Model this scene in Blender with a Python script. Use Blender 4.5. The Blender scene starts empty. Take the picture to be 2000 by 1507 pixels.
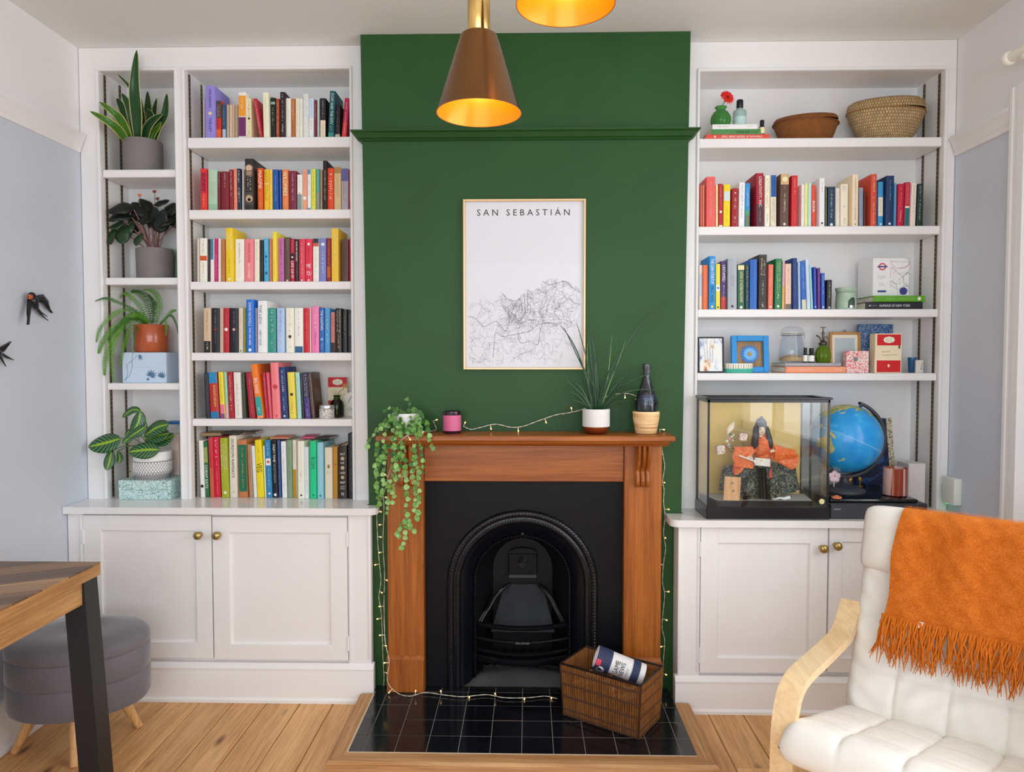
import bpy, bmesh, math, random
from mathutils import Vector, Matrix
random.seed(7)
S = bpy.context.scene
COL = S.collection
PI = math.pi
# ------------------------------------------------------------------ camera
F = 1400.0; IW = 2000; IH = 1507; CZ = 1.42
YAW = math.radians(1.25); PIT = math.atan(53 / F)
cam = bpy.data.cameras.new('camera'); co = bpy.data.objects.new('camera', cam); COL.objects.link(co)
cam.sensor_fit = 'HORIZONTAL'; cam.sensor_width = 36; cam.lens = 36 * F / IW; cam.clip_start = 0.05
co.location = (0, 0, CZ); co.rotation_euler = (PI / 2 - PIT, 0, YAW)
S.camera = co
# ------------------------------------------------------------------ light
S.view_settings.view_transform = 'Standard'; S.view_settings.look = 'None'
S.view_settings.gamma = 1; S.view_settings.use_curve_mapping = False
S.view_settings.exposure = -0.16
S.cycles.use_denoising = True
S.cycles.max_bounces = 10; S.cycles.diffuse_bounces = 6; S.cycles.transparent_max_bounces = 16
S.cycles.caustics_reflective = False; S.cycles.caustics_refractive = False
S.cycles.sample_clamp_indirect = 6
w = bpy.data.worlds.new('sky'); S.world = w; w.use_nodes = True
bg = w.node_tree.nodes['Background']; bg.inputs[0].default_value = (0.75, 0.86, 1, 1); bg.inputs[1].default_value = 1.2
def area(name, loc, rot, sx, sy, power, col):
    l = bpy.data.lights.new(name, 'AREA'); l.shape = 'RECTANGLE'; l.size = sx; l.size_y = sy
    l.energy = power; l.color = col
    o = bpy.data.objects.new(name, l); o.location = loc; o.rotation_euler = rot; COL.objects.link(o); return o
# daylight through the bay window on the right wall and the window behind the photographer
area('daylight_side', (1.86, 0.95, 1.65), (0, PI / 2, 0), 1.5, 2.6, 60, (0.98, 0.99, 1.0))
area('daylight_back', (-0.15, -1.93, 1.6), (-PI / 2, 0, PI), 3.0, 1.7, 70, (0.86, 0.93, 1.0))
# ------------------------------------------------------------------ unprojection: a pixel of the photograph on a real plane
fwd = Vector((-math.sin(YAW) * math.cos(PIT), math.cos(YAW) * math.cos(PIT), -math.sin(PIT)))
rgt = Vector((math.cos(YAW), math.sin(YAW), 0)); upv = rgt.cross(fwd)
def ray(px, py): return fwd + rgt * ((px - IW / 2) / F) - upv * ((py - IH / 2) / F)
def PY(px, py, Y):
    d = ray(px, py); t = Y / d.y; return Vector((t * d.x, Y, CZ + t * d.z))
def PZ(px, py, Z):
    d = ray(px, py); t = (Z - CZ) / d.z; return Vector((t * d.x, t * d.y, Z))
def PX(px, py, X):
    d = ray(px, py); t = X / d.x; return Vector((X, t * d.y, CZ + t * d.z))
def xat(px, py, Y): return PY(px, py, Y).x
def zat(px, py, Y): return PY(px, py, Y).z
# ------------------------------------------------------------------ materials
def s2l(c): return tuple((v / 12.92 if v <= 0.04045 else ((v + 0.055) / 1.055) ** 2.4) for v in c)
GAIN = 1.15
def hexc(h, g=None):
    g = GAIN if g is None else g
    c = s2l(tuple(int(h[i:i + 2], 16) / 255 for i in (0, 2, 4)))
    return tuple(min(0.9, v * g) for v in c) + (1,)
MATS = {}
def nodes(m): return m.node_tree.nodes, m.node_tree.links
def base(name, col, rough=0.5, metal=0.0, spec=0.5, **kw):
    m = bpy.data.materials.new(name); m.use_nodes = True
    b = m.node_tree.nodes['Principled BSDF']
    b.inputs['Base Color'].default_value = col; b.inputs['Roughness'].default_value = rough
    b.inputs['Metallic'].default_value = metal; b.inputs['Specular IOR Level'].default_value = spec
    for k, v in kw.items(): b.inputs[k.replace('_', ' ')].default_value = v
    return m, b
def flat(h, rough=0.5, metal=0.0, spec=0.4, **kw):
    key = (h, rough, metal, spec, tuple(kw.items()))
    if key not in MATS:
        MATS[key] = base('paint_' + h, hexc(h), rough, metal, spec, **kw)[0]
    return MATS[key]
def texco(m, kind='Object', scale=(1, 1, 1), rot=(0, 0, 0)):
    n, l = nodes(m); t = n.new('ShaderNodeTexCoord'); mp = n.new('ShaderNodeMapping')
    mp.inputs['Scale'].default_value = scale; mp.inputs['Rotation'].default_value = rot
    l.new(t.outputs[kind], mp.inputs[0]); return mp.outputs[0]
def noise(m, vec, scale, detail=4, rough=0.6, dist=0.0):
    n, l = nodes(m); t = n.new('ShaderNodeTexNoise'); t.inputs['Scale'].default_value = scale
    t.inputs['Detail'].default_value = detail; t.inputs['Roughness'].default_value = rough; t.inputs['Distortion'].default_value = dist
    l.new(vec, t.inputs['Vector']); return t.outputs['Fac']
def ramp(m, fac, stops, interp='LINEAR'):
    n, l = nodes(m); r = n.new('ShaderNodeValToRGB'); r.color_ramp.interpolation = interp
    e = r.color_ramp.elements
    while len(e) < len(stops): e.new(0.5)
    for el, (p, c) in zip(e, stops): el.position = p; el.color = c if len(c) == 4 else tuple(c) + (1,)
    l.new(fac, r.inputs[0]); return r.outputs[0]
def bump(m, b, fac, strength=0.3, dist=0.002):
    n, l = nodes(m); bp = n.new('ShaderNodeBump'); bp.inputs['Strength'].default_value = strength
    bp.inputs['Distance'].default_value = dist
    l.new(fac, bp.inputs['Height']); l.new(bp.outputs[0], b.inputs['Normal'])
def mixc(m, fac, a, b2, mode='MIX'):
    n, l = nodes(m); x = n.new('ShaderNodeMix'); x.data_type = 'RGBA'; x.blend_type = mode
    for sock, v in ((0, fac), (6, a), (7, b2)):
        if isinstance(v, (int, float)): x.inputs[sock].default_value = v
        elif isinstance(v, tuple): x.inputs[sock].default_value = v
        else: l.new(v, x.inputs[sock])
    return x.outputs[2]
def mth(m, op, a, b2=0.0):
    n, l = nodes(m); x = n.new('ShaderNodeMath'); x.operation = op
    for i, v in enumerate((a, b2)):
        if isinstance(v, (int, float)): x.inputs[i].default_value = v
        else: l.new(v, x.inputs[i])
    return x.outputs[0]
def randobj(m):
    n, l = nodes(m); o = n.new('ShaderNodeObjectInfo'); return o.outputs['Random']
def paint(name, h, rough=0.55, bs=0.12, scale=60, var=0.04, spec=0.4, g=None):
    c = hexc(h, g); m, b = base(name, c, rough, spec=spec)
    v = texco(m, 'Object'); f = noise(m, v, 3.0, 3)
    d = tuple(x * (1 - var) for x in c[:3]) + (1,); e = tuple(min(.95, x * (1 + var)) for x in c[:3]) + (1,)
    m.node_tree.links.new(ramp(m, f, [(0.3, d), (0.7, e)]), b.inputs['Base Color'])
    bump(m, b, noise(m, v, scale, 3), bs, 0.002); return m
def wood(name, dark, light, rough=0.4, axis='X', scale=1.0, knots=0.0, var=0.25, spec=0.4, g=None, grain=14):
    """grain runs along axis (object space)"""
    cd, cl = hexc(dark, g), hexc(light, g); m, b = base(name, cl, rough, spec=spec)
    sc = {'X': (0.6, grain, grain), 'Y': (grain, 0.6, grain), 'Z': (grain, grain, 0.6)}[axis]
    n, l = nodes(m)
    t = n.new('ShaderNodeTexCoord'); ad = n.new('ShaderNodeVectorMath'); ad.operation = 'ADD'
    cmb = n.new('ShaderNodeCombineXYZ'); r = randobj(m)
    for i in range(3): l.new(mth(m, 'MULTIPLY', r, (7.3, 11.7, 5.1)[i]), cmb.inputs[i])
    l.new(t.outputs['Object'], ad.inputs[0]); l.new(cmb.outputs[0], ad.inputs[1])
    mp = n.new('ShaderNodeMapping'); mp.inputs['Scale'].default_value = tuple(s * scale for s in sc); l.new(ad.outputs[0], mp.inputs[0])
    f1 = noise(m, mp.outputs[0], 1.6, 5, 0.6, 0.6)
    mp2 = n.new('ShaderNodeMapping'); mp2.inputs['Scale'].default_value = tuple(s * scale * 5 for s in sc); l.new(ad.outputs[0], mp2.inputs[0])
    f2 = noise(m, mp2.outputs[0], 2.0, 3, 0.6)
    c1 = ramp(m, f1, [(0.32, cd), (0.5, tuple((a + b3) / 2 for a, b3 in zip(cd, cl))), (0.62, cl)])
    c2 = mixc(m, 0.35, c1, ramp(m, f2, [(0.35, tuple(x * 0.72 for x in cd[:3]) + (1,)), (0.6, cl)]), 'MULTIPLY' if False else 'MIX')
    tone = ramp(m, r, [(0, (1 - var,) * 3), (1, (1 + var * 0.25,) * 3)])
    c3 = mixc(m, 1.0, c2, tone, 'MULTIPLY')
    if knots:
        vo = n.new('ShaderNodeTexVoronoi'); mp3 = n.new('ShaderNodeMapping')
        k = {'X': (1.3, 4, 4), 'Y': (4, 1.3, 4), 'Z': (4, 4, 1.3)}[axis]; mp3.inputs['Scale'].default_value = k
        l.new(ad.outputs[0], mp3.inputs[0]); l.new(mp3.outputs[0], vo.inputs['Vector']); vo.inputs['Scale'].default_value = 2.0
        kf = ramp(m, vo.outputs['Distance'], [(0.035 * knots, (1, 1, 1)), (0.11 * knots, (0, 0, 0))])
        c3 = mixc(m, kf, c3, tuple(x * 0.3 for x in cd[:3]) + (1,))
    l.new(c3, b.inputs['Base Color']); bump(m, b, f2, 0.12, 0.001); return m
def glassy(name, tint=(1, 1, 1, 1), rough=0.0, ior=1.45, edge=0.75):
    """thin pane: transparent with a fresnel reflection"""
    m = bpy.data.materials.new(name); m.use_nodes = True; n, l = nodes(m); n.clear()
    o = n.new('ShaderNodeOutputMaterial'); t = n.new('ShaderNodeBsdfTransparent'); gl = n.new('ShaderNodeBsdfGlossy')
    t.inputs[0].default_value = tint; gl.inputs['Roughness'].default_value = rough
    fr = n.new('ShaderNodeLayerWeight'); fr.inputs[0].default_value = 0.5; mx = n.new('ShaderNodeMixShader')
    r0 = ((ior - 1) / (ior + 1)) ** 2; l.new(mth(m, 'ADD', mth(m, 'MULTIPLY', mth(m, 'POWER', fr.outputs['Facing'], 4.0), edge), r0), mx.inputs[0]); l.new(t.outputs[0], mx.inputs[1]); l.new(gl.outputs[0], mx.inputs[2]); l.new(mx.outputs[0], o.inputs[0]); return m
def emit(name, col, strength):
    m, b = base(name, col, 0.4); b.inputs['Emission Color'].default_value = col; b.inputs['Emission Strength'].default_value = strength; return m
# ------------------------------------------------------------------ mesh building
class MB:
    def __init__(s): s.v = []; s.f = []; s.m = []
    def add(s, vs, fs, mi=0):
        o = len(s.v); s.v += [tuple(v) for v in vs]; s.f += [tuple(i + o for i in f) for f in fs]; s.m += [mi] * len(fs); return s
    def box(s, x0, x1, y0, y1, z0, z1, mi=0, c=0.0):
        if x0 > x1: x0, x1 = x1, x0
        if z0 > z1: z0, z1 = z1, z0
        if y0 > y1: y0, y1 = y1, y0
        if c <= 0:
            vs = [(x, y, z) for z in (z0, z1) for y in (y0, y1) for x in (x0, x1)]
            return s.add(vs, [(0, 2, 3, 1), (4, 5, 7, 6), (0, 1, 5, 4), (2, 6, 7, 3), (0, 4, 6, 2), (1, 3, 7, 5)], mi)
        b = bmesh.new(); bmesh.ops.create_cube(b, size=1)
        for v in b.verts: v.co = Vector(((x0 + x1) / 2 + v.co.x * (x1 - x0), (y0 + y1) / 2 + v.co.y * (y1 - y0), (z0 + z1) / 2 + v.co.z * (z1 - z0)))
        c = min(c, 0.45 * min(x1 - x0, y1 - y0, z1 - z0))
        bmesh.ops.bevel(b, geom=list(b.edges), offset=c, segments=2 if c > 0.004 else 1, affect='EDGES', profile=0.5)
        return s.bm(b, mi)
    def bm(s, b, mi=0, M=None):
        b.verts.index_update(); vs = [(M @ v.co if M else v.co) for v in b.verts]
        s.add(vs, [[v.index for v in f.verts] for f in b.faces], mi); b.free(); return s
    def prism(s, prof, axis, a, b2, mi=0):
        """prof: list of 2-D points; extruded along axis from a to b2. axis 'x': prof=(y,z); 'y': (x,z); 'z': (x,y)"""
        def P(p, t): return {'x': (t, p[0], p[1]), 'y': (p[0], t, p[1]), 'z': (p[0], p[1], t)}[axis]
        n = len(prof); vs = [P(p, a) for p in prof] + [P(p, b2) for p in prof]
        fs = [(i, (i + 1) % n, n + (i + 1) % n, n + i) for i in range(n)] + [tuple(range(n))[::-1], tuple(range(n, 2 * n))]
        return s.add(vs, fs, mi)
    def lathe(s, prof, c=(0, 0, 0), n=24, mi=0, M=None, sx=1, sy=1, cap=True):
        """prof: [(r, z)...] around z"""
        vs = []; fs = []; c = Vector(c)
        for r, z in prof:
            for k in range(n):
                a = 2 * PI * k / n; p = Vector((r * math.cos(a) * sx, r * math.sin(a) * sy, z))
                vs.append((M @ p if M else p) + c)
        for i in range(len(prof) - 1):
            for k in range(n):
                k2 = (k + 1) % n; fs.append((i * n + k, i * n + k2, (i + 1) * n + k2, (i + 1) * n + k))
        if cap and prof[0][0] > 1e-6: fs.append(tuple(range(n))[::-1])
        if cap and prof[-1][0] > 1e-6: fs.append(tuple((len(prof) - 1) * n + k for k in range(n)))
        return s.add(vs, fs, mi)
    def tube(s, pts, r, n=6, mi=0, cap=True):
        pts = [Vector(p) for p in pts]; N = len(pts); vs = []; fs = []
        rr = r if isinstance(r, (list, tuple)) else [r] * N
        u = None
        for i, p in enumerate(pts):
            t = (pts[min(i + 1, N - 1)] - pts[max(i - 1, 0)]).normalized()
            if u is None: u = t.orthogonal().normalized()
            else: u = (u - t * u.dot(t)); u = u.normalized() if u.length > 1e-6 else t.orthogonal().normalized()
            v = t.cross(u)
            for k in range(n):
                a = 2 * PI * k / n; vs.append(p + (u * math.cos(a) + v * math.sin(a)) * rr[i])
        for i in range(N - 1):
            for k in range(n):
                k2 = (k + 1) % n; fs.append((i * n + k, i * n + k2, (i + 1) * n + k2, (i + 1) * n + k))
        if cap: fs += [tuple(range(n))[::-1], tuple((N - 1) * n + k for k in range(n))]
        return s.add(vs, fs, mi)
    def ball(s, c, r, n=12, mi=0, sc=(1, 1, 1), M=None):
        b = bmesh.new(); bmesh.ops.create_uvsphere(b, u_segments=n, v_segments=max(4, n * 2 // 3), radius=1)
        T = Matrix.Translation(Vector(c)) @ (M if M else Matrix()) @ Matrix.Diagonal((r * sc[0], r * sc[1], r * sc[2], 1))
        return s.bm(b, mi, T)
    def ico(s, c, r, mi=0, sub=1):
        b = bmesh.new(); bmesh.ops.create_icosphere(b, subdivisions=sub, radius=r); return s.bm(b, mi, Matrix.Translation(Vector(c)))
    def grid(s, fn, nu, nv, mi=0, closed_u=False):
        vs = [fn(i / nu, j / nv) for j in range(nv + 1) for i in range(nu + 1)]
        fs = [(j * (nu + 1) + i, j * (nu + 1) + i + 1, (j + 1) * (nu + 1) + i + 1, (j + 1) * (nu + 1) + i) for j in range(nv) for i in range(nu)]
        return s.add(vs, fs, mi)
    def loft(s, loops, mi=0, closed=False):
        n = len(loops[0]); vs = [p for L in loops for p in L]; fs = []
        for i in range(len(loops) - 1):
            for k in range(n if closed else n - 1):
                k2 = (k + 1) % n; fs.append((i * n + k, i * n + k2, (i + 1) * n + k2, (i + 1) * n + k))
        return s.add(vs, fs, mi)
    def xf(s, M):
        s.v = [tuple(M @ Vector(v)) for v in s.v]; return s
def set_tags(o, label=None, cat=None, group=None, kind=None):
    if label: o['label'] = label
    if cat: o['category'] = cat
    if group: o['group'] = group
    if kind: o['kind'] = kind
    return o
LOC = {}
def thing(name, loc, label, cat, group=None, kind=None):
    o = bpy.data.objects.new(name, None); o.empty_display_size = 0.05; COL.objects.link(o)
    o.location = loc; LOC[o.name] = Vector(loc); return set_tags(o, label, cat, group, kind)
def attach(o, parent):
    o.parent = parent
    if parent.name in LOC: o.matrix_parent_inverse = Matrix.Translation(-LOC[parent.name])
    return o
def mesh(name, mb, mats, smooth=True, ang=35, solid=0.0):
    me = bpy.data.meshes.new(name); me.from_pydata([tuple(v) for v in mb.v], [], mb.f)
    for m in (mats if isinstance(mats, (list, tuple)) else [mats]): me.materials.append(m)
    me.polygons.foreach_set('material_index', mb.m)
    b = bmesh.new(); b.from_mesh(me)
    bmesh.ops.recalc_face_normals(b, faces=b.faces)
    if solid: bmesh.ops.solidify(b, geom=list(b.faces), thickness=solid)
    b.to_mesh(me); b.free()
    if smooth: me.shade_smooth(); me.set_sharp_from_angle(angle=math.radians(ang))
    me.update(); return me
def part(name, mb, mats, parent, smooth=True, ang=35, label=None, kind=None, solid=0.0):
    """a part in world coordinates under its thing (or part)"""
    o = bpy.data.objects.new(name, mesh(name, mb, mats, smooth, ang, solid)); COL.objects.link(o)
    attach(o, parent); return set_tags(o, label, None, None, kind)
def solo(name, mb, mats, label=None, cat=None, group=None, kind=None, smooth=True, ang=35, solid=0.0):
    """a thing that is one mesh, origin at its base"""
    xs = [v[0] for v in mb.v]; ys = [v[1] for v in mb.v]; zs = [v[2] for v in mb.v]
    L = Vector(((min(xs) + max(xs)) / 2, (min(ys) + max(ys)) / 2, min(zs)))
    mb.xf(Matrix.Translation(-L))
    o = bpy.data.objects.new(name, mesh(name, mb, mats, smooth, ang, solid)); COL.objects.link(o)
    o.location = L; LOC[o.name] = L; return set_tags(o, label, cat, group, kind)
def inst(name, me, M, parent, label=None):
    """a copy of a part's mesh placed by a world matrix"""
    o = bpy.data.objects.new(name, me); COL.objects.link(o); attach(o, parent); o.matrix_basis = M
    if label: o['label'] = label
    return o
def catmull(pts, n=6):
    P = [Vector(p) for p in pts]; out = []
    for i in range(len(P) - 1):
        a = P[max(i - 1, 0)]; b = P[i]; c = P[i + 1]; d = P[min(i + 2, len(P) - 1)]
        for k in range(n):
            t = k / n; out.append(0.5 * ((2 * b) + (c - a) * t + (2 * a - 5 * b + 4 * c - d) * t * t + (3 * b - 3 * c + d - a) * t ** 3))
    out.append(P[-1]); return out
_glyph = {}
def text_mesh(txt, res=2, font=None):
    """flat lettering: (verts 2-D, faces), unit cap height ~0.7, starting at x = 0"""
    if txt in _glyph: return _glyph[txt]
    cu = bpy.data.curves.new('lettering', 'FONT'); cu.body = txt; cu.size = 1; cu.resolution_u = res
    o = bpy.data.objects.new('lettering', cu); COL.objects.link(o); bpy.context.view_layer.update()
    me = bpy.data.meshes.new_from_object(o.evaluated_get(bpy.context.evaluated_depsgraph_get()))
    vs = [(v.co.x, v.co.y) for v in me.vertices]; fs = [tuple(p.vertices) for p in me.polygons]
    bpy.data.objects.remove(o); bpy.data.curves.remove(cu); bpy.data.meshes.remove(me)
    _glyph[txt] = (vs, fs); return vs, fs
def lettering(mb, txt, M, width=None, height=None, mi=0, bold=0.0, spacing=0):
    """centre the words in a width x height box in the local XZ plane of M (reads along +x, up +z)"""
    if spacing: txt = (' ' * spacing).join(txt)
    vs, fs = text_mesh(txt)
    if not vs: return mb
    x0 = min(v[0] for v in vs); x1 = max(v[0] for v in vs); y0 = min(v[1] for v in vs); y1 = max(v[1] for v in vs)
    sx = width / (x1 - x0) if width else None; sz = height / (y1 - y0) if height else None
    if sx is None: sx = sz
    if sz is None: sz = sx
    mb.add([M @ Vector(((v[0] - (x0 + x1) / 2) * sx, 0, (v[1] - (y0 + y1) / 2) * sz)) for v in vs], fs, mi); return mb
def marks(mb, M, width, height, mi=0, rows=1, rnd=random, fill=0.55):
    """illegible print: short strokes in a width x height box of M's XZ plane"""
    rh = height / rows
    for r in range(rows):
        x = -width / 2; z = height / 2 - (r + 0.5) * rh
        while x < width / 2:
            wd = rh * rnd.uniform(0.18, 0.5); h = rh * rnd.uniform(0.35, fill) ; dz = rh * rnd.uniform(-0.1, 0.1)
            if x + wd > width / 2: break
            if rnd.random() > 0.14:
                st = h * 0.17; zb_ = z + dz - h / 2; k = rnd.random()
                for a, b_, c_, d in ((x, x + st, zb_, zb_ + h),) + (((x + st, x + wd, zb_ + h * rnd.choice((0, .42, .83)), 0),) if k < .75 else ()) + (((x + wd - st, x + wd, zb_, zb_ + h * rnd.choice((.5, 1))),) if k < .5 else ()):
                    d = d or c_ + st; mb.add([M @ Vector(p) for p in ((a, 0, c_), (b_, 0, c_), (b_, 0, d), (a, 0, d))], [(0, 1, 2, 3)], mi)
            x += wd + rh * rnd.uniform(0.12, 0.25)
    return mb
def TR(x, y, z): return Matrix.Translation((x, y, z))
def RX(a): return Matrix.Rotation(a, 4, 'X')
def RY(a): return Matrix.Rotation(a, 4, 'Y')
def RZ(a): return Matrix.Rotation(a, 4, 'Z')
# ================================================================== the room
XL, XR = -1.908, 1.775            # side walls
YB = -2.0                         # wall behind the photographer
FACE, BACK = 3.05, 3.27           # bookcase face and back
CH = 2.95                         # chimney breast face
CEIL = zat(1000, 85.5, 3.05)
M_white = paint('white_satin_paint', 'e2e1e0', 0.38, 0.05, 25, 0.02)
M_wallw = paint('white_emulsion', 'e2e0e0', 0.7, 0.1, 40, 0.02)
M_ceil = paint('ceiling_emulsion', 'dadad7', 0.8, 0.1, 40, 0.02)
M_blue = paint('pale_blue_grey_emulsion', 'c4cad3', 0.65, 0.12, 40, 0.03)
M_green = paint('forest_green_emulsion', '1f471c', 0.5, 0.5, 22, 0.10, 0.35)
M_pine = wood('pine_board', 'bf8a52', 'e4b37a', 0.42, 'Y', 1.0, 1.3, 0.13, 0.35, grain=11)
M_joint = flat('3c2616', 0.9)
def structure(name, mb, m, **k): return solo(name, mb, m, kind='structure', **k)
# floor: boards running towards the fireplace over a dark sub-floor
fl = thing('floor', (0, 0, 0), None, None, kind='structure')
part('subfloor', MB().box(XL - 0.05, XR + 0.05, YB, 3.35, -0.09, -0.028), M_joint, fl)
bw = 0.1385; x = XL; k = 0
rb = random.Random(3)
while x < XR - 0.01:
    x1 = min(x + bw, XR)
    cuts = [YB] + sorted(rb.uniform(-1.4, 2.6) for _ in range(1)) + [3.3]
    for a, b_ in zip(cuts[:-1], cuts[1:]):
        part('plank', MB().box(x + 0.0015, x1 - 0.0015, a + 0.001, b_ - 0.001, -0.028, rb.uniform(-0.0012, 0.0), c=0.002), M_pine, fl, label=None)
    x = x1
structure('ceiling', MB().box(XL - 0.05, XR + 0.05, YB, 3.35, CEIL, CEIL + 0.08), M_ceil)
# left wall: white frieze above the picture rail, pale blue below
RL0 = PX(0, 190, XL); RLz = (PX(0, 190, XL).z + PX(160, 264, XL).z) / 2
RLb = RLz - 0.075
wl = thing('wall_left', (XL, 1, 0), None, None, kind='structure')
part('frieze', MB().box(XL - 0.06, XL, YB, 3.35, RLz - 0.03, CEIL), M_wallw, wl)
part('lower_wall', MB().box(XL - 0.06, XL, YB, 3.35, 0, RLz - 0.03), M_blue, wl)
def rail_prof(h, d): return [(0, 0), (0.25 * d, 0), (0.35 * d, 0.12 * h), (0.3 * d, 0.2 * h), (0.45 * d, 0.28 * h), (0.55 * d, 0.45 * h), (0.75 * d, 0.72 * h), (d, 0.86 * h), (d, h), (0, h)]
structure('trim_1', MB().prism([(XL + p[0], RLb + p[1]) for p in rail_prof(RLz - RLb, 0.034)], 'y', YB, FACE - 0.012), M_wallw)
structure('baseboard_left', MB().prism([(XL + p[0], p[1]) for p in ((0, 0), (0.03, 0), (0.03, 0.012), (0.02, 0.02), (0.02, 0.15), (0.012, 0.175), (0, 0.18))], 'y', YB, 2.88), M_white)
# right wall with its bay window (glass, frame) out of view towards the photographer
WY0, WY1, WZ0, WZ1 = -0.3, 2.22, 0.85, 2.42
RRz = PX(1868, 270, XR).z; RRb = RRz - 0.075
wr = thing('wall_right', (XR, 1, 0), None, None, kind='structure')
for nm, (a, b_, c, d, mm) in {'frieze': (WY1, 3.35, RRz - 0.03, CEIL, M_wallw), 'frieze_b': (YB, WY1, WZ1, CEIL, M_wallw), 'lower': (WY1, 3.35, 0, RRz - 0.03, M_blue),
      'lower_b': (YB, WY1, 0, WZ0, M_blue), 'lower_c': (YB, WY0, WZ0, WZ1, M_blue)}.items():
    part(('frieze' if nm[0] == 'f' else 'lower_wall'), MB().box(XR, XR + 0.06, a, b_, c, d), mm, wr)
aY = PX(1976, 600, XR).y
structure('trim_2', MB().prism([(XR - p[0], RRb + p[1]) for p in rail_prof(RRz - RRb, 0.034)][::-1], 'y', aY + 0.0, FACE - 0.012), M_wallw)
win = thing('window_1', (XR, 1, WZ0), None, None, kind='structure')
wf = MB()
wf.box(XR + 0.0, XR + 0.06, WY0, WY0 + 0.06, WZ0, WZ1).box(XR, XR + 0.06, WY1 - 0.06, WY1, WZ0, WZ1).box(XR, XR + 0.06, WY0, WY1, WZ0, WZ0 + 0.06).box(XR, XR + 0.06, WY0, WY1, WZ1 - 0.06, WZ1)
for yy in (0.5, 1.35): wf.box(XR + 0.0, XR + 0.06, yy - 0.035, yy + 0.035, WZ0, WZ1)
wf.box(XR + 0.01, XR + 0.05, WY0, WY1, 1.62, 1.67)
part('window_frame', wf, M_white, win)
for a, b_ in ((WY0 + .06, .465), (.535, 1.315), (1.385, WY1 - .06)):
    part('pane', MB().box(XR + 0.028, XR + 0.032, a, b_, WZ0 + 0.06, WZ1 - 0.06), glassy('window_glass') if 'wg' not in MATS else MATS['wg'], win)
part('window_sill', MB().box(XR - 0.1, XR + 0.0, WY0 - 0.05, WY1 + 0.05, WZ0 - 0.03, WZ0, c=0.004), M_white, win)
# architrave whose far edge shows at the right border of the photograph
ar = MB()
for a, b_, d in ((aY - 0.10, aY, 0.022), (aY - 0.03, aY - 0.008, 0.034), (aY - 0.102, aY - 0.06, 0.04)):
    ar.box(XR - d, XR - .0005 + d * .01, a, b_, 0.18 + d * .02, PX(1992, 172, XR).z, c=0.004)
structure('trim_3', ar, M_white)
# wall behind the photographer, with its own window
wb = MB()
for a, b_, c, d in ((XL, -1.65, 0, CEIL), (1.35, XR, 0, CEIL), (-1.65, 1.35, 0, 0.75), (-1.65, 1.35, 2.45, CEIL)): wb.box(a, b_, YB - 0.06, YB, c, d)
structure('wall_behind', wb, M_wallw)
w2 = thing('window_2', (0, YB, 0.75), None, None, kind='structure'); wf = MB()
for a in (-1.65, -0.68, 0.32, 1.29): wf.box(a, a + 0.06, YB - 0.06, YB, 0.75, 2.45)
wf.box(-1.65, 1.35, YB - 0.06, YB, 0.75, 0.81).box(-1.65, 1.35, YB - 0.06, YB, 2.39, 2.45).box(-1.65, 1.35, YB - 0.05, YB - 0.01, 1.6, 1.65)
part('window_frame', wf, M_white, w2)
# wall behind the bookcases
structure('wall_back', MB().box(XL - 0.05, XR + 0.05, 3.29, 3.36, 0, CEIL), M_wallw)
# chimney breast, slightly tapering
gz = CEIL - .0005
def cxl(z): return -0.652 - 0.0105 * z
def cxr(z): return 0.626 + 0.0105 * z
cb = MB()
def slab(z0, z1, mi, d=0.0):
    a, b_ = cxl(z0), cxr(z0); c, e = cxl(z1), cxr(z1)
    cb.add([(a, CH + d, z0), (b_, CH + d, z0), (b_, 3.29, z0), (a, 3.29, z0), (c, CH + d, z1), (e, CH + d, z1), (e, 3.29, z1), (c, 3.29, z1)],
           [(0, 1, 5, 4), (1, 2, 6, 5), (2, 3, 7, 6), (3, 0, 4, 7), (0, 3, 2, 1), (4, 5, 6, 7)], mi)
ox0, ox1, oz1 = xat(833, 1140, CH), xat(1213, 1140, CH), zat(1020, 945, CH)      # hole for the cast-iron insert
for (z0, z1) in ((oz1, gz), ): slab(z0, z1, 0)
a, b_ = cxl(0), cxr(0)
for (q0, q1, q2, q3) in ((cxl(0), ox0, cxl(oz1), ox0), (ox1, cxr(0), ox1, cxr(oz1))):
    cb.add([(q0, CH, 0), (q1, CH, 0), (q1, 3.29, 0), (q0, 3.29, 0), (q2, CH, oz1), (q3, CH, oz1), (q3, 3.29, oz1), (q2, 3.29, oz1)],
           [(0, 1, 5, 4), (1, 2, 6, 5), (2, 3, 7, 6), (3, 0, 4, 7), (0, 3, 2, 1), (4, 5, 6, 7)], 0)
wc = thing('wall_chimney', (0, CH, 0), None, None, kind='structure')
part('green_wall', cb, M_green, wc, smooth=False)
# green picture rail across the chimney breast, returned round its corners
rz1, rz0 = zat(1025, 252, CH - 0.03), zat(1025, 274, CH)
pr = MB(); pf = rail_prof(rz1 - rz0, 0.04)
for a, b_ in zip(pf[:-1], pf[1:]):
    pass
loops = []
for d, h in pf:
    zz = rz0 + h; loops.append([(cxl(zz) - d, 3.2, zz), (cxl(zz) - d, CH - d, zz), (cxr(zz) + d, CH - d, zz), (cxr(zz) + d, 3.2, zz)])
pr.loft(loops); structure('trim_4', pr, M_green, ang=20)
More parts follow.
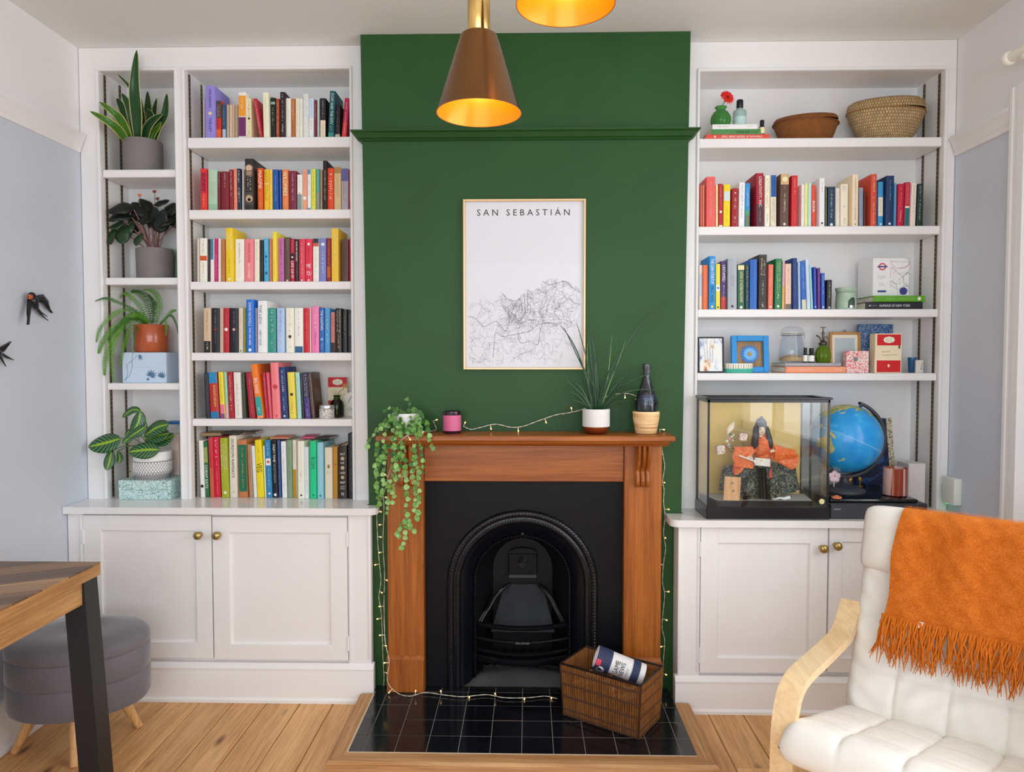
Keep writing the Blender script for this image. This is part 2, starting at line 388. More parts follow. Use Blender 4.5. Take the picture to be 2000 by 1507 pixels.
# ================================================================== bookcases
M_slot = paint('dark_bronze_strip', '57492f', 0.45, 0.3, 300, 0.3, 0.5)
_n, _l = nodes(M_slot)
def bead_frame(mb, xa, xb, za, zb, w_=0.012, d=0.008, mi=0):
    for (a, b_, c, e) in ((xa - w_, xa, za, zb), (xb, xb + w_, za, zb), (xa - w_, xb + w_, zb, zb + w_)):
        mb.box(a, b_, FACE - d, FACE, c, e, mi, c=0.003)
def bay_inner(pxl, pxr, pyt, pybm, mid=550):
    return xat(pxl, mid, FACE), xat(pxr, mid, FACE), zat((pxl + pxr) / 2, pyt, FACE)
WL = zat(450, 975, FACE)     # left worktop level
WR = zat(1350, 995, FACE) + 0.006   # right worktop level
# left bookcase: two bays
LA = (xat(193, 134, FACE), xat(340, 134, FACE)); LB = (xat(361, 134, FACE), xat(686, 550, FACE)); Ltop = zat(430, 137, FACE)
RA = (xat(1367, 140, FACE), xat(1846, 140, FACE)); Rtop = zat(1600, 138, FACE)
def bookcase(name, label, x0, x1, bays, top, zb, shelves, strips):
    """shelves: per bay list of (ztop, thickness)"""
    t = thing(name, ((x0 + x1) / 2, BACK, zb), label, 'bookcase')
    f = MB(); xs = [x0] + [v for b_ in bays for v in b_] + [x1]
    for i in range(0, len(xs), 2): f.box(xs[i], xs[i + 1], FACE, FACE + 0.022, zb, CEIL - 0.001, c=0.0)
    for b_ in bays: f.box(b_[0], b_[1], FACE, FACE + 0.022, top, CEIL - 0.001)
    part('face_frame', f, M_white, t)
    for b_ in bays: m = MB(); bead_frame(m, b_[0], b_[1], zb, top); part('bead_moulding', m, M_white, t)
    for b_ in bays:
        part('back_panel', MB().box(b_[0] - 0.012, b_[1] + 0.012, BACK, BACK + 0.018, zb, top + 0.03), M_white, t)
        part('top_panel', MB().box(b_[0] - 0.012, b_[1] + 0.012, FACE + 0.022, BACK, top + 0.008, top + 0.03), M_white, t)
        for sx in (b_[0] - 0.022, b_[1] + 0.004):
            part('side_panel', MB().box(sx, sx + 0.018, FACE + 0.022, BACK, zb, top + 0.03), M_white, t)
    for bi, (b_, sh) in enumerate(zip(bays, shelves)):
        for (z, th) in sh:
            part('shelf', MB().box(b_[0] + 0.003, b_[1] - 0.003, FACE + 0.006, BACK - 0.002, z - th, z, c=0.0025), M_white, t)
        for side in strips[bi]:
            for yy in (FACE + 0.045, BACK - 0.06):
                xx = b_[0] - 0.004 if side < 0 else b_[1] + 0.004
                sm = MB(); w_ = 0.0075
                sm.box(min(xx, xx - side * 0.0025), max(xx, xx - side * 0.0025), yy - w_, yy + w_, zb + 0.002, top)
                st = part('slotted_strip', sm, M_slot, t, label='dark bronze slotted shelf strip')
                hm = MB(); z = zb + 0.03; xf = xx - side * 0.0027
                while z < top - 0.02:
                    hm.add([(xf, yy - 0.004, z), (xf, yy + 0.004, z), (xf, yy + 0.004, z + 0.006), (xf, yy - 0.004, z + 0.006)], [(0, 1, 2, 3)], 0); z += 0.019
                part('slots', hm, flat('0c0a08', 0.8), st, kind='stuff', smooth=False)
    return t
def zl(px, py): return zat(px, py, FACE + 0.006)
shL_a = [(zl(268, 331), 0.04), (zl(272, 541), 0.032), (zl(276, 748), 0.03)]
shL_a = [(zl(268, 331), zl(268, 331) - zl(268, 346)), (zl(272, 542), zl(272, 542) - zl(272, 556)), (zl(276, 748), zl(276, 748) - zl(276, 761))]
Lz = [zl(530, v) for v in (267.5, 409, 549.5, 688.5, 818)]
shL_b = [(z, z - zl(530, b_)) for z, b_ in zip(Lz, (288, 427, 565, 704, 832))]
Rz = [zl(1600, v) for v in (269, 441.5, 603.5, 728.5)]
shR = [(z, z - zl(1600, b_)) for z, b_ in zip(Rz, (287, 458, 619, 743))]
bookcase('fitted_bookcase', 'white fitted bookcase of two bays left of the green chimney breast', XL + 0.003, cxl(1.5) - 0.008, [LA, LB], Ltop, WL, [shL_a, shL_b], [(-1,), (-1,)])
bookcase('fitted_bookcase', 'white fitted bookcase with one wide bay right of the green chimney breast', cxr(1.5) + 0.008, XR - 0.003, [RA], Rtop, WR, [shR], [(1,)])
# ================================================================== base cabinets
M_brass = base('aged_brass', hexc('a8925c'), 0.32, 0.9)[0]
def knob(p, parent):
    m = MB(); Mx = TR(*p) @ RX(PI / 2)
    m.lathe([(0.010, 0.0), (0.010, 0.003), (0.006, 0.006), (0.0055, 0.013), (0.010, 0.017), (0.0155, 0.022), (0.0175, 0.028), (0.0155, 0.034), (0.009, 0.038), (0, 0.039)], n=20, M=Mx)
    part('knob', m, M_brass, parent, ang=60, label='aged brass knob')
def cabinet(name, label, x0, x1, yf, zt, doors, yp, pxs, side):
    """doors: (xa, xb, za, zb, panel xa, xb, za, zb, knob (x, z), hinge side, ajar)"""
    t = thing(name, ((x0 + x1) / 2, 3.0, 0), label, 'cabinet')
    bx0, bx1 = x0, x1
    xin = cxl(0.0) - 0.008 if side > 0 else cxr(0.0) + 0.008
    body = MB().box(bx0 if side > 0 else xin, xin if side > 0 else bx1, yf + 0.02, 3.04, 0.0, zt - 0.028)
    body.box(min(xin, bx1) if side > 0 else bx0, bx1 if side > 0 else max(xin, bx0), yf + 0.02, CH - 0.003, 0.0, zt - 0.028)
    part('carcass', body, M_white, t)
    dl = min(d[0] for d in doors) - 0.002; dr = max(d[1] for d in doors) + 0.002; zb = min(d[2] for d in doors) - 0.002
    for a, b_ in ((bx0, dl), (dr, bx1)): part('face_frame', MB().box(a, b_, yf, yf + 0.02, 0.05, zt - 0.028, c=0.002), M_white, t)
    # thin bead beside the doors and at the outer corner
    for a in (dl - 0.012, dr + 0.004): part('bead_moulding', MB().box(a, a + 0.008, yf - 0.006, yf + 0.002, zb, zt - 0.03, c=0.003), M_white, t)
    bd = MB()
    xe = bx1 - 0.004 if side > 0 else bx0 + 0.004
    bd.box(xe - 0.007, xe + 0.007, yf - 0.006, yf + 0.01, 0.18, zt - 0.03, c=0.005)
    part('bead_moulding', bd, M_white, t)
    hp = zb - 0.012
    sk = MB(); e0 = bx0 - (0.012 if side < 0 else 0); e1 = bx1 + (0.012 if side > 0 else 0)
    prof = [(0.02, 0), (-0.022, 0), (-0.022, 0.012), (-0.014, 0.02), (-0.014, hp - 0.035), (-0.012, hp - 0.028), (-0.014, hp - 0.02), (-0.006, hp - 0.006), (0.0, hp), (0.02, hp)]
    sk.prism([(yf + a, b_) for a, b_ in prof], 'x', e0, e1)
    part('plinth', sk, M_white, t)
    for (xa, xb, za, zb_, pa, pb, pza, pzb, kn, hs, ajar) in doors:
        m = MB(); y0, y1 = yf - 0.003, yf + 0.018
        m.box(xa, pa, y0, y1, za, zb_, c=0.0015).box(pb, xb, y0, y1, za, zb_, c=0.0015).box(pa, pb, y0, y1, za, pza, c=0.0015).box(pa, pb, y0, y1, pzb, zb_, c=0.0015)
        if ajar:
            hx = xa if hs < 0 else xb; Mx = TR(hx, y1, 0) @ RZ(ajar) @ TR(-hx, -y1, 0)
        else: Mx = Matrix()
        d = part('door', m.xf(Mx), M_white, t)
        part('door_panel', MB().box(pa - 0.004, pb + 0.004, yf + 0.008, yf + 0.016, pza - 0.004, pzb + 0.004).xf(Mx), M_white, d)
        kp = Mx @ Vector((kn[0], y0, kn[1])); knob(kp, d)
        for zz in (za + 0.12 * (zb_ - za), zb_ - 0.15 * (zb_ - za)):
            hx = xa - 0.001 if hs < 0 else xb + 0.001
            part('hinge', MB().tube([(hx, yf - 0.004, zz - 0.03), (hx, yf - 0.004, zz + 0.03)], 0.005, 8), M_white, d)
    return t
YFL, YFR = 2.905, 2.85
def cx(px, y): return xat(px, 1150, y)
def cz(py, y, px=500): return zat(px, py, y)
yf = YFL
Ld = [(cx(166, yf), cx(414.5, yf), cz(1286, yf), cz(1007, yf), cx(200, yf), cx(384, yf), cz(1254, yf), cz(1037, yf), (cx(394, yf), cz(1043, yf)), -1, 0),
      (cx(417, yf), cx(679, yf), cz(1287, yf), cz(1009, yf), cx(450, yf), cx(646, yf), cz(1257, yf), cz(1040, yf), (cx(430, yf), cz(1043, yf)), 1, 0)]
cabinet('base_cabinet', 'white two-door base cabinet under the left bookcase, behind the grey stool', XL + 0.003, cx(724, yf), yf, WL, Ld, yf, None, 1)
yf = YFR
Rd = [(cx(1368, yf), cx(1615, yf), cz(1313, yf, 1450), cz(1029, yf, 1450), cx(1402, yf), cx(1580, yf), cz(1284, yf, 1450), cz(1060, yf, 1450), (cx(1602, yf), cz(1068, yf, 1600)), -1, 0),
      (cx(1618, yf), cx(1850, yf), cz(1313, yf, 1700), cz(1029, yf, 1700), cx(1643, yf), cx(1820, yf), cz(1284, yf, 1700), cz(1058, yf, 1700), (cx(1629, yf), cz(1063, yf, 1650)), 1, 0)]
cabinet('base_cabinet', 'white two-door base cabinet under the right bookcase, behind the armchair', cx(1325, yf), XR - 0.003, yf, WR, Rd, yf, None, -1)
def worktop(label, x0, x1, yf, zt, side):
    m = MB(); pr = [(yf + 0.012, zt), (yf + 0.003, zt - 0.004), (yf, zt - 0.012), (yf, zt - 0.022), (yf + 0.004, zt - 0.028), (FACE + 0.0, zt - 0.028), (BACK, zt - 0.028), (BACK, zt)]
    # plan outline with a rounded free corner
    r = 0.035; pl = []
    if side > 0: pl = [(x0, yf)] + [(x1 - r + r * math.sin(a), yf + r - r * math.cos(a)) for a in [k * PI / 12 for k in range(7)]] + [(x1, CH - 0.004)]
    else: pl = [(x1, yf)] + [(x0 + r - r * math.sin(a), yf + r - r * math.cos(a)) for a in [k * PI / 12 for k in range(7)]] + [(x0, CH - 0.004)]
    # behind the chimney line the top narrows to the alcove
    xin = cxl(0.8) - 0.006 if side > 0 else cxr(0.8) + 0.006
    pl += [(xin, CH - 0.004), (xin, BACK)] + [((x0 if side > 0 else x1), BACK)]
    if side < 0: pl = pl[::-1]
    b = bmesh.new(); vs = [b.verts.new((p[0], p[1], zt - 0.028)) for p in pl]; f = b.faces.new(vs)
    g = bmesh.ops.extrude_face_region(b, geom=[f]); top = [e for e in g['geom'] if isinstance(e, bmesh.types.BMVert)]
    bmesh.ops.translate(b, verts=top, vec=(0, 0, 0.0278)); m.bm(b)
    return solo('worktop', m, M_gloss, label, 'worktop')
M_gloss = paint('white_gloss_worktop', 'dfdedd', 0.16, 0.04, 12, 0.02, 0.5)
worktop('white worktop with rounded corner, under the left bookcase', XL + 0.003, xat(735, 990, YFL - 0.03), YFL - 0.03, WL, 1)
worktop('white worktop with rounded corner, carrying the doll display case', xat(1311, 1010, YFR - 0.03), XR - 0.003, YFR - 0.03, WR, -1)
# ================================================================== fireplace
M_oak = wood('waxed_pine_mantel', '7c3d10', 'ae6629', 0.32, 'X', 0.8, 0.35, 0.06, 0.45, grain=16)
M_oakz = wood('waxed_pine_upright', '7c3d10', 'ae6629', 0.32, 'Z', 0.8, 0.3, 0.06, 0.45, grain=16)
M_iron = paint('blackened_cast_iron', '090b10', 0.45, 0.08, 60, 0.2, 0.2, g=1.0)
M_ironm = paint('blackened_cast_iron_relief', '0c0e14', 0.28, 0.3, 160, 0.3, 0.5, g=1.0)
YL = CH - 0.055                       # front of the pine uprights
hz = zat(1020, 1352, YL)              # hearth level
sur = thing('fireplace_surround', (xat(1025, 1350, YL), CH, hz), 'waxed pine fireplace surround with shelf and corbels', 'fireplace surround')
lx = (xat(757, 1150, YL), xat(828, 1150, YL)); rx = (xat(1218, 1150, YL), xat(1291, 1150, YL))
ztm = zat(1000, 851, CH - 0.185)      # mantel shelf level (front top edge)
zfr = zat(1020, 940, YL + 0.012); zft = ztm - 0.04
for a, b_ in (lx, rx):
    part('upright', MB().box(a, b_, YL, CH - 0.001, hz, zft, c=0.002), M_oakz, sur)
    m = MB(); zp = zat(800, 1282, YL - 0.01)
    m.box(a - 0.004, b_ - 0.002 if a < 0 else b_ + 0.004, YL - 0.012, YL - 0.0005, hz, zp - 0.012, c=0.002)
    m.prism([(YL - 0.012, zp - 0.012), (YL - 0.0005, zp - 0.012), (YL - 0.0005, zp + 0.002), (YL - 0.004, zp)], 'x', a - 0.004, b_ + 0.0)
    part('plinth_block', m, M_oakz, sur)
part('frieze_board', MB().box(lx[1] + 0.0005, rx[0] - 0.0005, YL + 0.014, CH - 0.001, zfr, zft, c=0.002), M_oak, sur)
mx0, mx1 = xat(733, 855, CH - 0.185), xat(1320, 858, CH - 0.185)
m = MB(); m.box(mx0, mx1, CH - 0.185, CH - 0.001, ztm - 0.022, ztm, c=0.004)
part('mantel_shelf', m, M_oak, sur)
m = MB(); m.prism([(CH - 0.170, ztm - 0.0225), (CH - 0.165, ztm - 0.032), (CH - 0.15, ztm - 0.036), (CH - 0.14, ztm - 0.0445), (CH - 0.001, ztm - 0.0445), (CH - 0.001, ztm - 0.0225)], 'x', mx0 + 0.02, mx1 - 0.02)
part('bed_moulding', m, M_oak, sur)
# corbels: three reeded scrolls each
def corbel(xc):
    c = thing  # noqa
    zt_, zb_ = ztm - 0.045, zat(1255, 951, YL - 0.03)
    h = zt_ - zb_; w_ = 0.060
    back = MB().box(xc - w_ / 2 - 0.003, xc + w_ / 2 + 0.003, YL - 0.006, YL - 0.0003, zb_ + 0.004, zt_)
    cp = part('corbel', back, M_oakz, sur)
    prof = [(0, 0.0), (0.022, 0.0), (0.033, 0.05), (0.035, 0.13), (0.031, 0.24), (0.022, 0.33), (0.021, 0.38), (0.034, 0.45), (0.052, 0.55), (0.064, 0.68), (0.070, 0.82), (0.070, 1.0), (0, 1.0)]
    for k in (-1, 0, 1):
        m = MB(); xk = xc + k * w_ / 3; rw = w_ / 3 - 0.002
        loops = []
        for i in range(9):
            a = -PI / 2 + PI * i / 8; loops.append([(xk + math.sin(a) * rw / 2, YL - 0.0004 - d * (0.72 + 0.28 * math.cos(a)), zb_ + q * h) for d, q in prof])
        m.loft(loops, closed=True); part('scroll', m, M_oakz, cp, ang=50)
corbel(xat(1256, 910, YL - 0.03)); corbel(xat(793, 910, YL - 0.03))
# ---- cast-iron insert
YP = CH - 0.012
ins = thing('fireplace_insert', (xat(1022, 1340, YP), CH, hz), 'black cast-iron arched fireplace insert with bowed grate bars', 'fireplace')
xc = xat(1020, 1150, YP); zsp = zat(1020, 1140, YP)
def half(px): return abs(xat(px, 1140, YP) - xc)
def arch(rx_, top, y, zb=None, n=28, dy=0.0):
    zb = hz + 0.002 if zb is None else zb; rz_ = top - zsp
    pts = [(xc - rx_, y, zb + (zsp - zb) * k / 8) for k in range(8)]
    pts += [(xc - rx_ * math.cos(PI * k / n), y, zsp + rz_ * math.sin(PI * k / n)) for k in range(n + 1)]
    pts += [(xc + rx_, y, zsp - (zsp - zb) * k / 8) for k in range(1, 9)]
    return pts
R0, T0 = half(873), zat(1020, 995, YP)      # outside of the big arch moulding
R1, T1 = half(900), zat(1020, 1026, YP)     # inside of it
YI = YP + 0.055
R2, T2 = half(926) - 0.003, zat(1020, 1047, YI)     # firebox mouth
# flat plate round the arch: outline points matched to the arch
def plate_loop():
    x0, x1, zt_ = ox0 - 0.012, ox1 + 0.012, oz1 + 0.012; x0, x1, zt_ = max(x0, lx[1] + 0.0008), min(x1, rx[0] - 0.0008), zfr - 0.0008
    out = []
    for p in arch(R0, T0, YP):
        if p[2] <= zsp + 1e-6: out.append((x0 if p[0] < xc else x1, YP, p[2]))
        else:
            dx, dz = p[0] - xc, p[2] - zsp
            k = min((x1 - xc) / abs(dx) if abs(dx) > 1e-5 else 99, (zt_ - zsp) / dz if dz > 1e-5 else 99)
            if dx < 0: k = min((xc - x0) / abs(dx) if abs(dx) > 1e-5 else 99, (zt_ - zsp) / dz)
            out.append((xc + dx * k, YP, zsp + dz * k))
    return out
m = MB(); m.loft([plate_loop(), arch(R0 - 0.002, T0 - 0.002, YP)]); m.loft([[(p[0], YP + 0.011, p[2]) for p in plate_loop()], plate_loop()])
# square corners of the plate
x0, x1, zt_ = lx[1] + 0.0008, rx[0] - 0.0008, zfr - 0.0008
pl = plate_loop()
for s_ in (-1, 1):
    xe = x0 if s_ < 0 else x1
    cand = [p for p in pl if (p[0] - xc) * s_ > 0]
    top = max((p for p in cand if abs(p[2] - zt_) < 1e-4), key=lambda p: abs(p[0] - xc)); sd = max((p for p in cand if abs(p[0] - xe) < 1e-4), key=lambda p: p[2])
    m.add([top, (xe, YP, zt_), sd], [(0, 1, 2)])
part('face_plate', m, M_iron, ins, ang=25)
def moulding(name, R, T, y, prof_r, parent=ins, mat=M_ironm):
    loops = []
    for (dr, dy) in prof_r: loops.append(arch(R - dr, T - dr, y - dy))
    part(name, MB().loft(loops), mat, parent, ang=50)
moulding('outer_arch', R0, T0, YP, [(0, -0.002), (0.0, 0.008), (0.006, 0.016), (0.015, 0.020), (0.024, 0.017), (0.030, 0.009), (0.033, 0.009), (0.038, 0.013), (0.046, 0.014), (0.053, 0.010), (0.058, 0.0), (0.058, -0.01)])
R1, T1 = R0 - 0.058, T0 - 0.058
def path_len(pts): return [0] + [sum((Vector(pts[i + 1]) - Vector(pts[i])).length for i in range(k)) for k in range(1, len(pts))]
def along(pts, step):
    P = [Vector(p) for p in pts]; out = []; acc = 0.0
    for a, b_ in zip(P[:-1], P[1:]):
        L = (b_ - a).length; t = acc
        while t < L: out.append((a.lerp(b_, t / L), (b_ - a).normalized())); t += step
        acc = t - L
    return out
m = MB()
for p, t in along(arch(R0 - 0.042, T0 - 0.042, YP - 0.0135, n=60), 0.0105): m.ico(p, 0.0046, sub=1)
part('bead_ornament', m, M_ironm, ins, kind='stuff')
m = MB(); i = 0
for p, t in along(arch(R0 - 0.015, T0 - 0.015, YP - 0.0195, n=60), 0.0135):
    nrm = Vector((t.z, 0, -t.x)); i += 1
    for s_ in (-1, 1):
        a = p + nrm * 0.010 * s_; m.tube([a + t * 0.005, p + Vector((0, -0.004, 0)) - t * 0.002, p - nrm * 0.002 * s_ - t * 0.008], [0.0012, 0.0026, 0.0012], 4)
part('leaf_ornament', m, M_ironm, ins, kind='stuff')
# splayed jamb ring between the two arches (zb a bit above the hearth)
ringz = [arch(R1, T1, YP + 0.004)] + [arch(R1 + (R2 + 0.008 - R1) * q, T1 + (T2 + 0.008 - T1) * q, YP + 0.004 + (YI - YP - 0.004) * (q ** 1.5)) for q in (0.25, 0.5, 0.75, 1)]
part('inner_splay', MB().loft(ringz), paint('iron_splay', '0b0e15', 0.28, 0.1, 60, 0.2, 0.35, g=1.0), ins, ang=60)
moulding('inner_arch', R2 + 0.008, T2 + 0.008, YI, [(0, -0.004), (0, 0.004), (0.004, 0.008), (0.009, 0.006), (0.011, 0), (0.011, -0.02)])
m = MB()
for p, t in along(arch(R2 + 0.004, T2 + 0.004, YI - 0.009, n=60), 0.012): m.ico(p, 0.0042, sub=1)
part('bead_ornament', m, M_ironm, ins, kind='stuff')
part('finial', MB().ball((xc, YI - 0.012, T2 + 0.012), 0.008, 10, sc=(1, .6, 1)), M_ironm, ins)
# firebox: cheeks tapering to the back
YB2 = YI + 0.17
M_soot = paint('soot_black_iron', '0c0d11', 0.55, 0.6, 30, 0.35, 0.25, g=1.0)
a0 = arch(R2 - 0.001, T2 - 0.001, YI + 0.01); a1 = arch(R2 * 0.66, T2 - 0.05, YB2)
part('firebox', MB().loft([a0, [tuple(Vector(p).lerp(Vector(q), 0.5)) for p, q in zip(a0, a1)], a1]), M_soot, ins, ang=60)
part('firebox_back', MB().box(xc - R2 * 0.7, xc + R2 * 0.7, YB2 - 0.004, YB2 + 0.012, hz + .001, T2 - 0.045), M_soot, ins)
# sloping fireclay back, lighter and rough
M_clay = paint('burnt_fireclay', '34373a', 0.85, 1.0, 25, 0.45, 0.2, g=1.0)
cbx = [xat(v, 1180, YB2 - 0.05) for v in (960, 985, 1060, 1083)]; cz0, cz1 = zat(1020, 1225, YB2 - 0.09), zat(1020, 1141, YB2 - 0.02)
def clay(u, v):
    xa, xb = cbx[0] + (cbx[1] - cbx[0]) * v, cbx[3] + (cbx[2] - cbx[3]) * v
    return (xa + (xb - xa) * u, YB2 - 0.09 + 0.075 * v + 0.003 * math.sin(u * 17 + v * 9), cz0 - 0.02 + (cz1 - cz0 + 0.02) * v)
m = MB().grid(clay, 14, 10); part('fireclay_back', m, M_clay, ins)
for s_ in (-1, 1):                    # side cheeks with the S-shaped brackets
    px_ = [(994, 1141), (982, 1150), (968, 1165), (957, 1185), (945, 1203), (938, 1217)] if s_ < 0 else [(1052, 1141), (1062, 1152), (1074, 1168), (1084, 1188), (1093, 1205), (1100, 1217)]
    pts = [PY(a, b_, YB2 - 0.03 - 0.022 * i) for i, (a, b_) in enumerate(px_)]
    m = MB().tube(catmull(pts, 5), 0.0075, 8); m.tube(catmull([p + Vector((0.010 * s_, -0.006, 0)) for p in pts], 5), 0.0045, 6)
    part('side_bracket', m, M_ironm, ins, ang=60)
# smoke hood door at the back
dx0, dx1, dz0, dz1 = xat(993, 1100, YB2 - 0.03), xat(1049, 1100, YB2 - 0.03), zat(1020, 1122, YB2 - 0.03), zat(1020, 1072, YB2 - 0.03)
m = MB().box(dx0, dx1, YB2 - 0.03, YB2 - 0.006, dz0, dz1 - 0.02, c=0.003)
m.prism([((dx0 + dx1) / 2 + (dx1 - dx0) / 2 * math.cos(PI * k / 14), dz1 - 0.02 + 0.025 * math.sin(PI * k / 14)) for k in range(15)], 'y', YB2 - 0.03, YB2 - 0.006)
part('damper_door', m, M_iron, ins)
m = MB()
for r_ in (0.022, 0.014, 0.006): m.tube([((dx0 + dx1) / 2 + r_ * math.cos(a), YB2 - 0.031, (dz0 + dz1) / 2 + r_ * math.sin(a)) for a in [2 * PI * k / 20 for k in range(21)]], 0.0018, 5)
part('rosette', m, M_ironm, ins, ang=60)
part('damper_lip', MB().box(dx0 + 0.002, dx1 - 0.002, YB2 - 0.036, YB2 - 0.02, zat(1020, 1128, YB2 - .03), zat(1020, 1121, YB2 - .03), c=0.002), flat('33363c', 0.4), ins)
# bowed grate bars
def bowed(y_px, hh, dep, ext=0.0, r=None, y_mid=None):
    xa, xb = xc - R2 - ext, xc + R2 + ext; out = []
    for k in range(25):
        u = k / 24; a = (u - 0.5) * 2; out.append(Vector((xa + (xb - xa) * u, YI + 0.004 - dep * (1 - a * a), zat(1020, y_px, YI - dep))))
    return out
def bar_flat(name, y_px, hh, dep, th=0.012, ext=0.0):
    pts = bowed(y_px, hh, dep, ext); m = MB(); loops = []
    for p in pts:
        loops.append([(p.x, p.y, p.z - hh / 2), (p.x, p.y + th, p.z - hh / 2), (p.x, p.y + th, p.z + hh / 2), (p.x, p.y + 0.003, p.z + hh / 2), (p.x, p.y - 0.002, p.z + hh / 2 - 0.004), (p.x, p.y - 0.002, p.z - hh / 2 + 0.004)])
    m.loft(loops, closed=True); return part(name, m, M_iron, ins, ang=40)
bar_flat('grate_bar', 1229, 0.016, 0.055, 0.016)
part('grate_bar', MB().tube(bowed(1256, 0, 0.06), 0.0075, 8), M_iron, ins, ang=60)
bm_ = bowed(1257, 0, 0.06)[12]; m = MB()
m.lathe([(0.006, -0.036), (0.011, -0.03), (0.0125, -0.022), (0.008, -0.013), (0.0115, -0.006), (0.0125, 0), (0.0115, 0.006), (0.008, 0.013), (0.0125, 0.022), (0.011, 0.03), (0.006, 0.036)], c=bm_, n=14, M=RY(PI / 2))
part('turned_boss', m, M_ironm, ins, ang=60)
bar_flat('grate_bar', 1280, 0.014, 0.062, 0.018, 0.006)
bar_flat('grate_bar', 1296, 0.026, 0.068, 0.03, 0.012)
# slotted grate floor behind the bars
m = MB()
for k in range(9):
    xk = xc - R2 * 0.8 + R2 * 1.6 * k / 8; m.box(xk - 0.006, xk + 0.006, YI - 0.03, YB2 - 0.02, zat(1020, 1297, YI), zat(1020, 1293, YI))
part('grate_floor', m, M_soot, ins)
# ash heap under the grate
M_ash = paint('grey_ash', '4b4c4d', 0.95, 1.0, 70, 0.4, 0.1, g=1.0)
def ash(u, v):
    x = xc + R1 * (u * 2 - 1) * (0.97 - 0.14 * v); y = YP + 0.004 + 0.13 * v
    return (x, y, hz + 0.002 + (0.045 * min(1, v * 2.2) + 0.006 * math.sin(9 * u + 5 * v) * v) * (1 - (2 * u - 1) ** 4))
ahm = MB().grid(ash, 26, 10)
part('ash', ahm, M_ash, ins, kind='stuff')
# ================================================================== hearth
M_tile = paint('black_glazed_tile', '12141a', 0.14, 0.12, 40, 0.3, 0.5, g=1.0)
M_grout = flat('85857f', 0.9)
A, B_, C_, D_ = PZ(677, 1466, hz), PZ(1364, 1478, hz), PZ(735, 1352, hz), PZ(1318, 1375, hz)
hx0, hx1 = (A.x + C_.x) / 2, (B_.x + D_.x) / 2; hy0 = (A.y + B_.y) / 2; hy1 = YL - 0.0
hth = thing('hearth', ((hx0 + hx1) / 2, hy0, 0), 'raised hearth of black square tiles with a timber edge', 'hearth')
mb_ = MB(); mb_.box(hx0, hx1, hy0, YL - 0.001, 0.001, hz - 0.0014).box(lx[1] + 0.002, rx[0] - 0.002, YL - 0.001, YP - 0.002, 0.001, hz - 0.0014)
mb_.box(cxl(0) + 0.012, lx[0] - 0.001, YL - 0.001, CH - 0.002, 0.001, hz - 0.0014).box(rx[1] + 0.001, min(.583, cxr(0) - 0.012), YL - 0.001, CH - 0.002, 0.001, hz - 0.005)
mb_.box(lx[0], lx[1], YL, CH - 0.002, 0.001, hz - 0.0006).box(rx[0], rx[1], YL, CH - 0.002, 0.001, hz - 0.0006)
part('mortar_bed', mb_, M_grout, hth)
tw = (hx1 - hx0 - 0.10) / 10; rt = random.Random(5)
xs = [hx0, hx0 + 0.05] + [hx0 + 0.05 + tw * k for k in range(1, 11)] + [hx1]
ny = 4; ys = [hy0 + (YL - hy0) * k / ny for k in range(ny + 1)]
for i in range(len(xs) - 1):
    for j in range(ny):
        dz = rt.uniform(-0.0008, 0.0004)
        part('tile', MB().box(xs[i] + 0.0012, xs[i + 1] - 0.0012, ys[j] + 0.0012, ys[j + 1] - 0.0012, hz - 0.0012, hz + dz, c=0.0008), M_tile, hth)
for i in range(len(xs) - 1):          # the row running back under the insert
    a, b_ = max(xs[i], lx[1]), min(xs[i + 1], rx[0] - .006)
    if b_ - a > .02:
        part('tile', MB().box(a + 0.0012, b_ - 0.0012, YL + 0.0015, YP - 0.002, hz - 0.0012, hz, c=0.0008), M_tile, hth)
for a, b_ in ((cxl(0) + 0.014, lx[0] - 0.002), (rx[1] + 0.006, .581)): part('tile', MB().box(a, b_, YL + .001, CH - 0.003, hz - 0.0012, hz, c=0.0008), M_tile, hth)
M_edge = wood('worn_oak_edge', '9b6a3c', 'c49a6c', 0.6, 'X', 1.0, 0, 0.1, 0.3, grain=16)
M_edgey = wood('worn_oak_edge_side', '9b6a3c', 'c49a6c', 0.6, 'Y', 1.0, 0, 0.1, 0.3, grain=16)
ew = 0.062
fe = MB(); fe.add([(hx0 - ew, hy0 - ew, 0), (hx1 + ew, hy0 - ew, 0), (hx1, hy0, 0), (hx0, hy0, 0), (hx0 - ew + .008, hy0 - ew + 0.008, hz - 0.001), (hx1 + ew - .008, hy0 - ew + 0.008, hz - 0.001), (hx1, hy0, hz + 0.001), (hx0, hy0, hz + 0.001),
      (hx0 - ew, hy0 - ew, hz - 0.01), (hx1 + ew, hy0 - ew, hz - 0.01)], [(0, 1, 9, 8), (8, 9, 5, 4), (4, 5, 6, 7), (7, 6, 2, 3), (0, 8, 4, 7, 3), (1, 2, 6, 5, 9), (0, 3, 2, 1)])
part('edge_strip', fe, M_edge, hth, smooth=False)
ybk = YFL - 0.025
for s_, xx in ((-1, hx0), (1, hx1)):
    ye = (YFL - 0.03) if s_ < 0 else (YFR - 0.03)
    m = MB().add([(xx, hy0, 0), (xx + s_ * ew, hy0 - ew, 0), (xx + s_ * ew, ye, 0), (xx, ye, 0), (xx, hy0, hz + 0.001), (xx + s_ * (ew - .008), hy0 - ew + 0.008, hz - 0.001), (xx + s_ * (ew - .008), ye, hz - 0.001), (xx, ye, hz + 0.001), (xx + s_ * ew, hy0 - ew, hz - 0.01), (xx + s_ * ew, ye, hz - 0.01)],
        [(0, 1, 8, 5, 4), (1, 2, 9, 8), (8, 9, 6, 5), (5, 6, 7, 4), (3, 7, 6, 9, 2), (0, 4, 7, 3), (0, 3, 2, 1)])
    part('edge_strip', m, M_edgey, hth, smooth=False)
